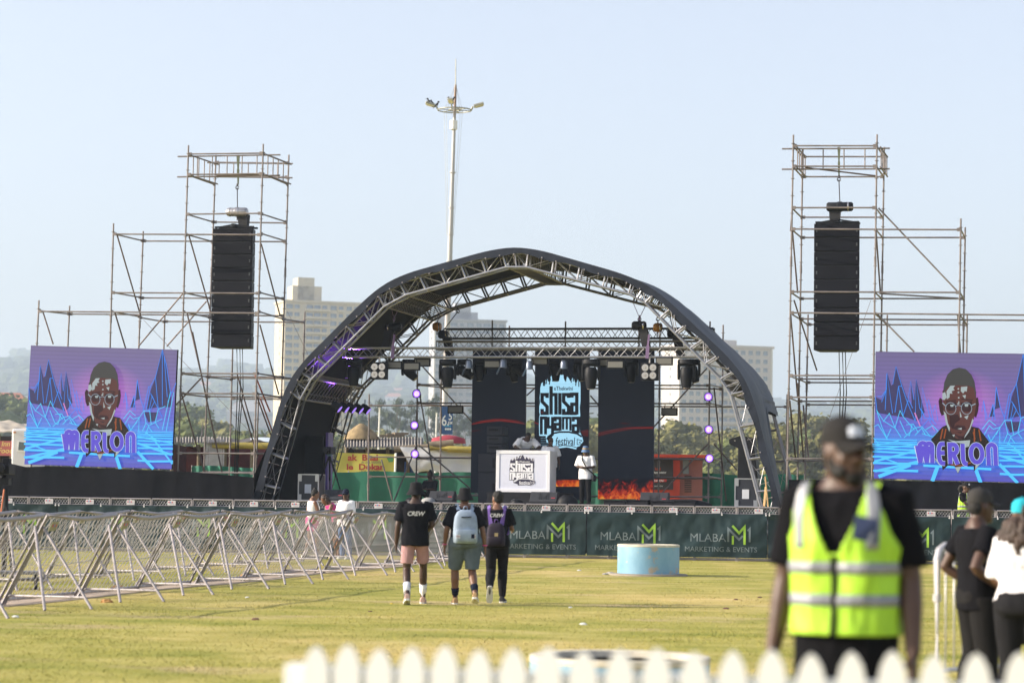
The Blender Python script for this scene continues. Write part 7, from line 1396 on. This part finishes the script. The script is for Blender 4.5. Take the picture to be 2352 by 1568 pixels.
p = Person('person with short hair in black clothes walking away with a purple backpack', G(1139, 1384), -4, 1.64, 1, True, .98, J=dict(knR=(.09, .13, .52), anR=(.085, .16, .085), toR=(.1, 1, 0), knL=(-.085, .02, .50), anL=(-.08, -.28, .22), toL=(-.05, .35, -.95), elR=(.23, .02, 1.15), wrR=(.23, .22, 1.12), fiR=(-.1, 1, .1), elL=(-.23, .0, 1.14), wrL=(-.2, .22, 1.10), fiL=(.1, 1, .1)), face=(28, 4, 0))
p.body(); sh_ = p.shirt(MATS['crew_tee'], z0=-.10, off=.035, sleeve=.82, sw=(.076, .088)); p.trousers(shade('leggings_black', (.013, .013, .016)), rs=(.108, .092, .076, .080, .052)); p.shoes(shade('shoe_black_white', (.05, .05, .055)), SOLEW); p.hair('short'); p.back_text('CREW', PRINTW, 0, 1.33, .075, -.152)
PUR = mat('strap_violet', (.16, .09, .34), .7); t, wp = backpack(p, 'dark purple backpack worn by the short haired walker on the right', mat('backpack_purple', (.014, .008, .024), .8), PUR, (.29, .15, .36), 1.06, -.14, strap_x=.12)
for q in (-1, 1): MB().beam(wp((q*.055, -.185, 1.19)), wp((q*.125, -.10, 1.44)), .026, .012, V((0, 1, .2))).build('upper_strap', PUR, t)
MB().box(wp((.015, -.325, 1.06)), (.05, .01, .05)).build('buckle', mat('brass_tag', (.55, .42, .22), .4), t)
# ---- women behind the leaning barriers
p = Person('person in a white tank top and bright pink shorts with dark hair in a bun', G(716, 1283), -62, 1.72, 1, True, 1.02, J=dict(hed=(0, .06, 1.59), elR=(.20, .08, 1.14), wrR=(.12, .26, 1.06), elL=(-.22, -.06, 1.12), wrL=(-.2, .04, .88), knR=(.1, .08, .5), anR=(.1, .14, .085), knL=(-.1, -.02, .48), anL=(-.1, -.16, .085)), face=(0, -18, 0), vox=.013)
p.body(); p.shirt(shade('tank_white', (.70, .70, .70)), z0=-.02, off=.014, sleeve=0); p.trousers(shade('shorts_hot_pink', (.62, .03, .24)), to=.5, rs=(.118, .112, .07, .06, .05), nm='shorts'); p.shoes(shade('shoe_white', (.66, .66, .64)), SOLEW); p.hair('bun')
p = Person('person with brown hair bending forward, in a pink top and black shorts', G(773, 1281), 110, 1.72, 1, True, 1.06, J=dict(wai=(0, .04, 1.08), che=(0, .13, 1.24), neb=(0, .24, 1.37), hed=(0, .33, 1.48), shR=(.16, .20, 1.34), shL=(-.16, .20, 1.34), elR=(.2, .30, 1.08), wrR=(.10, .46, 1.02), elL=(-.2, .30, 1.08), wrL=(-.10, .46, 1.0), fiR=(-.2, 1, 0), fiL=(.2, 1, 0)), face=(10, -34, 0), vox=.013)
p.body(); p.shirt(shade('top_pink', (.52, .06, .22)), z0=.0, off=.014, sleeve=0); p.trousers(shade('shorts_black', (.012, .012, .014)), to=.62, rs=(.118, .105, .07, .06, .05), nm='shorts'); p.shoes(shade('sandal_brown', (.16, .08, .05)), SOLEW); p.hair('bob', HAIRB)
p = Person('person in a navy cap, sunglasses, white T-shirt and jeans behind the leaning barriers', G(793, 1283), 148, 1.72, 0, True, 1.12, J=dict(elR=(.22, .05, 1.12), wrR=(.10, .24, 1.08), elL=(-.22, .03, 1.12), wrL=(-.08, .24, 1.04), fiR=(-.6, .8, 0), fiL=(.6, .8, 0)), face=(18, 0, 0), vox=.013)
p.body(); p.shirt(TEEW, z0=-.14, off=.035, sleeve=.85); p.trousers(shade('jeans_blue', (.10, .16, .30), vary=.3), rs=(.112, .095, .075, .07, .065)); p.shoes(shade('shoe_white', (.66, .66, .64)), SOLEW); p.hair('pony', cap=True); p.cap(NAVY, NAVY, patch=None)
def shades(pp):
    b = MB(); [b.box(pp.hp(q*.033, .097, .014), (.05*pp.k, .012, .032*pp.k), tuple(pp.headm() @ V(a) for a in ((1, 0, 0), (0, 1, 0), (0, 0, 1)))) for q in (-1, 1)]; [b.beam(pp.hp(q*.06, .09, .018), pp.hp(q*.077, -.01, .016), .006, .008) for q in (-1, 1)]; b.beam(pp.hp(-.012, .102, .02), pp.hp(.012, .102, .02), .006, .008); b.build('sunglasses', mat('shade_lens', (.01, .01, .012), .15), pp.t, local=True)
shades(p)
# ---- people on the stage
def onstage(x, d): a = tou(x, 1100, d); q = L(a, d, DECKZ); return q
p = Person('person in a white T-shirt leaning over the mixing deck with head bowed', onstage(1203, 2.62)+EZ*.54, 180+13, 1.80, 2, build=1.12, J=dict(wai=(0, .05, 1.10), che=(0, .17, 1.24), neb=(0, .30, 1.36), hed=(-.01, .42, 1.42), shR=(.21, .27, 1.32), shL=(-.21, .27, 1.32), elR=(.37, .40, 1.12), elL=(-.36, .40, 1.12), wrR=(.20, .56, 1.02), wrL=(-.14, .56, 1.01), fiR=(-.7, .7, -.2), fiL=(.7, .7, -.2)), face=(0, -48, 0), vox=.013)
p.body(); p.shirt(TEEW, z0=-.10, off=.036, sleeve=.88, sw=(.085, .095)); p.trousers(shade('trousers_white', (.6, .6, .62)), rs=(.11, .095, .078, .078, .068)); p.shoes(shade('shoe_white', (.66, .66, .64)), SOLEW); p.hair('short')
MB().path([p.S(p.J['wrL']+V((.03, -.01, .0))+V((.034*math.cos(a), .01*math.sin(a), .034*math.sin(a)))) for a in [R(q) for q in range(0, 360, 30)]], .009, 6, True).build('wristband', mat('band_yellow', (.7, .5, .02), .5), p.t, smooth=True, local=True)
p = Person('person in a white T-shirt and sunglasses standing right behind the white booth', onstage(1263, 2.55)+EZ*.31, 180+16, 1.72, 0, build=1.1, J=dict(elR=(.26, .0, 1.12), elL=(-.27, .0, 1.12), wrL=(-.27, .08, .88)), face=(0, 0, 0), vox=.013)
p.body(); p.shirt(TEEW, z0=-.16, off=.04, sleeve=.9, sw=(.085, .098)); p.trousers(shade('trousers_dark', (.010, .010, .012)), rs=(.11, .095, .072, .066, .06)); p.shoes(shade('shoe_black_white', (.05, .05, .055)), SOLEW); p.hair('short'); shades(p)
p = Person('person in a blue bucket hat, white T-shirt and black trousers with folded arms', onstage(1345, 1.7), 180-22, 1.74, 0, build=1.0, J=dict(elR=(.26, .02, 1.13), wrR=(.02, .24, 1.12), fiR=(-1, .1, .05), elL=(-.26, .02, 1.13), wrL=(.0, .22, 1.09), fiL=(1, .1, 0), anR=(.12, -.02, .085), anL=(-.12, .02, .085)), face=(25, -4, 0), vox=.012)
p.body(eyes=True); p.shirt(TEEW, z0=-.20, off=.04, sleeve=.95, sw=(.082, .095)); p.trousers(MATS['trousers_dark'], rs=(.11, .095, .078, .07, .066)); p.shoes(shade('shoe_black', (.012, .012, .014)), RUBBER); p.hair('short', cap=True); p.bucket(shade('hat_denim', (.12, .20, .36)), mat('band_mustard', (.40, .26, .04), .8))
MB().path([p.hp(q*.08, .01, -.02) if k else p.hp(q*.07, .035, -.09) for q, k in ((-1, 1), (-1, 0), (1, 0), (1, 1))], .007, 6).build('chin_strap', mat('band_yellow2', (.6, .42, .02), .6), p.t, smooth=True, local=True)
M = Matrix.Rotation(p.t.rotation_euler.z, 3, 'Z'); wq = lambda v: V(p.t.location)+M @ (V(v)*p.k); t = thing('sling_bag', 'small black sling bag hung at the side of the man in the blue bucket hat', 'bag', wq((-.26, .02, .8)))
st = MB(); 
for a, b in zip([(.10, .05, 1.50), (.05, .19, 1.34), (-.12, .21, 1.08), (-.24, .10, .95)], [(.05, .19, 1.34), (-.12, .21, 1.08), (-.24, .10, .95), (-.27, .03, .90)]): st.beam(wq(a), wq(b), .035, .012, M @ V((0, 1, .2)))
st.build('strap', BLK, t); bg_ = MB(); bg_.loft([[wq(q) for q in ring_el(V((-.27, .0, z)), V((1, 0, 0)), V((0, 1, 0)), a, b, 14, 3)] for z, a, b in ((.70, .05, .08), (.73, .06, .10), (.86, .055, .09), (.90, .03, .05))]); bg_.build('bag', BLK, t, smooth=50)
p = Person('person in dark hooded clothes sitting low behind the left stage monitors', L(tou(991, 1130, 3.0), 3.0, DECKZ), 150, 1.66, 2, build=1.0, J=dict(pel=(0, 0, .20), wai=(0, .0, .34), che=(0, .04, .53), neb=(0, .07, .71), hed=(0, .12, .885), shR=(.19, .06, .66), shL=(-.19, .06, .66), elR=(.25, .2, .42), elL=(-.25, .2, .42), wrR=(.1, .4, .42), wrL=(-.1, .4, .42), hiR=(.09, .02, .16), hiL=(-.09, .02, .16), knR=(.14, .40, .34), knL=(-.14, .40, .34), anR=(.13, .52, .085), anL=(-.13, .52, .085), fiR=(-.3, 1, 0), fiL=(.3, 1, 0)), face=(0, -6, 0), vox=.014)
p.body(); p.shirt(shade('hoodie_dark', (.02, .02, .026)), z0=-.06, off=.035, sleeve=1.0); p.trousers(MATS['trousers_dark']); p.shoes(MATS['shoe_black']); p.hair('bun')
# ---- woman in a vest leaning over the barrier on the right
VEST = mat('vest_yellow', (.40, .70, .035), .6, emit=None, vary=.10, vscale=6); REFL = mat('vest_silver', (.27, .28, .31), .4, .1, vary=.1, vscale=12); VESTE = mat('vest_edge', (.50, .55, .12), .6)
gx = BAR0+BD*((wpx(2222, 62)-BAR0).dot(BD)); gp = gx-BN*.42
st_ = MB(); st_.box(gp+EZ*.39, (.7, .5, .06), (BD, BN, EZ)); [st_.box(gp+BD*a+BN*b+EZ*.18, (.06, .06, .36), (BD, BN, EZ)) for a in (-.3, .3) for b in (-.2, .2)]; tag(st_.build('step_platform', DK), 'black step behind the barrier under the woman in the yellow vest', 'step')
p = Person('person in a black cap and yellow vest standing behind the stage barrier on the right', gp+EZ*.42, 180+62, 1.72, 0, True, .98, J=dict(che=(0, .02, 1.28), neb=(0, .02, 1.46), hed=(0, .06, 1.605), elR=(.2, .10, 1.18), wrR=(.05, .30, 1.10), elL=(-.2, .10, 1.18), wrL=(-.05, .30, 1.06), fiR=(-.3, .8, -.6), fiL=(.3, .8, -.6)), face=(-8, -2, 0), vox=.012)
p.body(eyes=True); p.shirt(TEEB, z0=-.12, off=.022, sleeve=.75, sw=(.07, .076)); p.trousers(MATS['trousers_dark']); p.shoes(MATS['shoe_black']); p.hair('pony', cap=True); p.cap(shade('cap_black', (.014, .014, .016)), None, patch=PRINTW)
def vest(pp, z0=-.16, off=.042, hole=.62):
    """waistcoat: torso shell with open V front, silver bands and a centre zip"""
    mb = MB(); J = pp.J; NU, rows = 110, []
    zs = [J['pel'].z+z0+(J['neb'].z+.005-J['pel'].z-z0)*i/60 for i in range(61)]
    f = pp.fem; b = pp.bw
    def rad(z):
        t = (z-(J['pel'].z-.12))/(J['neb'].z+.02-(J['pel'].z-.12)); T = [(-.2, .162, .118), (0, .165, .12), (.25, .158, .118), (.45, .158, .116), (.65, .170, .124), (.82, .172, .112), (.93, .150, .09), (1.0, .11, .075)]
        for (a, w0, d0), (c, w1, d1) in zip(T, T[1:]):
            if a <= t <= c: q = (t-a)/(c-a); return (w0+(w1-w0)*q)*b*(.96 if f else 1)+off, (d0+(d1-d0)*q)*b+off
        return T[-1][1]*b+off, T[-1][2]*b+off
    def spine(z):
        for a, c in (('pel', 'wai'), ('wai', 'che'), ('che', 'neb')):
            if z <= J[c].z or c == 'neb': q = (z-J[a].z)/(J[c].z-J[a].z); return J[a].lerp(J[c], q) if q > 0 else V((J[a].x, J[a].y, z))
    def pt(a, z, e=0.0):
        rx, ry = rad(z); c = spine(z); s_ = math.copysign(abs(math.cos(a))**.86, math.cos(a)); q = math.copysign(abs(math.sin(a))**.86, math.sin(a)); w_ = .015*noise.noise(V((a*2.2, z*6, 4)))+.006*noise.noise(V((a*6, z*11, 7)))
        return pp.S(V((c.x+(rx+e+w_)*s_, c.y+(ry+e+w_)*q, z)))
    top = J['neb'].z+.005; vz = J['che'].z-.07; az = J['che'].z-.06
    def keep(a, z):
        fx = math.cos(a); fy = math.sin(a)
        if fy > 0 and z > vz and abs(fx) < .06+.50*(z-vz)/(top-vz): return False
        if z > az and abs(fx) > 1.02-.30*min(1, (z-az)/(top-az)*1.5)-.02: return False
        return True
    V0 = {}; F0 = []
    def sheet(z_list, e, cond, angs=None):
        m = MB(); n = NU*2; A = [2*math.pi*i/n for i in range(n)]
        for i in range(len(z_list)-1):
            for k in range(n):
                a0, a1 = A[k], A[(k+1) % n] if k < n-1 else 2*math.pi; z_0, z_1 = z_list[i], z_list[i+1]
                if cond((a0+a1)/2, (z_0+z_1)/2):
                    m.add([pt(a0, z_0, e), pt(a1, z_0, e), pt(a1, z_1, e), pt(a0, z_1, e)], [(0, 1, 2, 3)])
        return m
    def weld(o, th):
        bm = bmesh.new(); bm.from_mesh(o.data); bmesh.ops.remove_doubles(bm, verts=bm.verts, dist=.0008); bmesh.ops.recalc_face_normals(bm, faces=bm.faces); bm.to_mesh(o.data); bm.free()
        for q in o.data.polygons: q.use_smooth = True
        s_ = o.modifiers.new('thick', 'SOLIDIFY'); s_.thickness = th; s_.offset = 0; return o
    v = weld(sheet(zs, 0, keep).build('vest', VEST, pp.t, local=True), .006)
    H_ = top-zs[0]
    for f0, f1 in ((.19, .265), (.40, .475)):
        zb_, zt_ = zs[0]+H_*f0, zs[0]+H_*f1; weld(sheet([zb_, (zb_+zt_)/2, zt_], .006, lambda a, z: abs(a-math.pi/2) > .03).build('reflective_band', REFL, v, local=True), .003)
    zz0 = zs[0]+H_*.56
    for q, q2 in ((-1, 1), (1, 1), (-1, -1), (1, -1)): weld(sheet([zz0+(top-zz0)*i/10 for i in range(11)], .006, lambda a, z: abs(abs(math.cos(a))-.60) < .10 and q*math.cos(a) > 0 and q2*math.sin(a) > 0 and keep(a, z)).build('shoulder_band', REFL, v, local=True), .003)
    weld(sheet([z for z in zs if z < vz], .007, lambda a, z: abs(a-math.pi/2) < .04).build('zip', TEEB, v, local=True), .004); return v, pt
vest(p, z0=-.14, off=.03)
# ---- blurred people in the foreground on the right
gpos = wpx(1948, 9.25)
p = Person('person in a yellow reflective vest and black cap facing the camera, close and blurred', gpos, 180-24, 1.875, 0, build=.93, J=dict(elR=(.232, -.02, 1.12), wrR=(.262, .03, .87), elL=(-.232, -.02, 1.12), wrL=(-.255, .04, .87), shR=(.182, -.01, 1.40), shL=(-.182, -.01, 1.40), hed=(0, .035, 1.572)), face=(50, 0, 0), vox=.009, hs=.90)
p.body(eyes=True); p.shirt(TEEB, z0=-.22, off=.026, sleeve=.84, sw=(.068, .072)); p.trousers(MATS['trousers_dark'], rs=(.11, .095, .074, .068, .064)); p.shoes(MATS['shoe_black']); p.hair('short', cap=True); p.cap(shade('cap_charcoal', (.022, .021, .021)), None, patch=mat('cap_patch', (.48, .52, .60), .6))
bd = MB(); [bd.ell(p.hp(x, y, z), [q*p.k*p.hs for q in r], 12, 8, tuple(p.headm() @ V(a) for a in ((1, 0, 0), (0, 1, 0), (0, 0, 1)))) for x, y, z, r in ((0, .066, -.10, (.045, .036, .034)), (.05, .035, -.075, (.024, .045, .035)), (-.05, .035, -.075, (.024, .045, .035)), (.068, .008, -.045, (.012, .02, .04)), (-.068, .008, -.045, (.012, .02, .04)), (0, .093, -.052, (.030, .009, .006)))]; remesh(bd, 'beard', HAIRM, p.t, .008, .003, 40, 1)
v, pt = vest(p, z0=-.035, off=.050)
MB().add([pt(a, z, .012) for a, z in ((1.84, 1.265), (2.30, 1.25), (2.27, 1.335), (1.86, 1.35))], [(0, 1, 2, 3)]).build('id_pocket', mat('pocket_navy', (.03, .045, .11), .6), v, local=True)
p = Person('person in a black T-shirt and dark cap standing by the steel barrier, hand on hip', wpx(2248, 17.0), 180+108, 1.615, 0, build=1.0, J=dict(shR=(.20, -.01, 1.40), elR=(.27, -.17, 1.15), wrR=(.20, .09, 1.0), elL=(-.30, -.12, 1.14), wrL=(-.19, .10, .99), fiL=(.5, .6, -.4), fiR=(-.5, .6, -.4), anR=(.14, .05, .085), anL=(-.16, -.04, .085)), face=(4, 0, 0), vox=.011)
p.body(eyes=True); p.shirt(TEEB, z0=-.14, off=.024, sleeve=.60, sw=(.078, .082)); p.trousers(shade('cargo_dark', (.011, .0105, .011)), rs=(.118, .105, .085, .08, .075)); p.shoes(MATS['shoe_black']); p.hair('short', cap=True); p.cap(shade('cap_grey', (.045, .043, .042)), None)
p = Person('person with long brown hair in a turquoise cap and white top, seen from behind', wpx(2352, 16.4), -18, 1.545, 1, True, 1.12, J=dict(elR=(.21, .06, 1.14), wrR=(.12, .24, 1.10), elL=(-.22, .03, 1.13), wrL=(-.14, .22, 1.05), fiR=(-.5, 1, 0), fiL=(.5, 1, 0), anR=(.13, .03, .085), anL=(-.16, -.03, .085)), face=(-20, 0, 0), vox=.011)
p.body(); p.shirt(shade('top_white', (.72, .70, .72)), z0=-.06, off=.03, sleeve=1.0, sw=(.07, .065)); p.trousers(shade('jeans_black', (.012, .012, .014)), rs=(.122, .098, .075, .068, .06), seat=.03); p.shoes(shade('shoe_white', (.66, .66, .64)), SOLEW); p.hair('long', HAIRB, cap=True); p.cap(shade('cap_turquoise', (.03, .42, .52)), None)
m = MB(); q = onstage(1203, 2.62); m.box(q+EZ*.435, (.9, .7, .17), SAX); tag(m.build('foot_riser', DK, bevel=.01), 'small black riser under the man behind the mixing deck', 'riser')
# ================================================================== HAZE
hz = mat('haze_air', (1, 1, 1)); hz.node_tree.nodes.clear(); n = hz.node_tree.nodes
pv = n.new('ShaderNodeVolumePrincipled'); pv.inputs['Color'].default_value = (.70, .85, 1.0, 1); pv.inputs['Density'].default_value = .0003; pv.inputs['Anisotropy'].default_value = .1
om = n.new('ShaderNodeOutputMaterial'); hz.node_tree.links.new(pv.outputs[0], om.inputs['Volume'])
mb = MB(); mb.box((0, 3650, 159), (11200, 8100, 324)); o = link('haze', mb.mesh('haze', hz)); tag(o, kind='stuff', label='thin pale blue haze in the air', cat='haze')
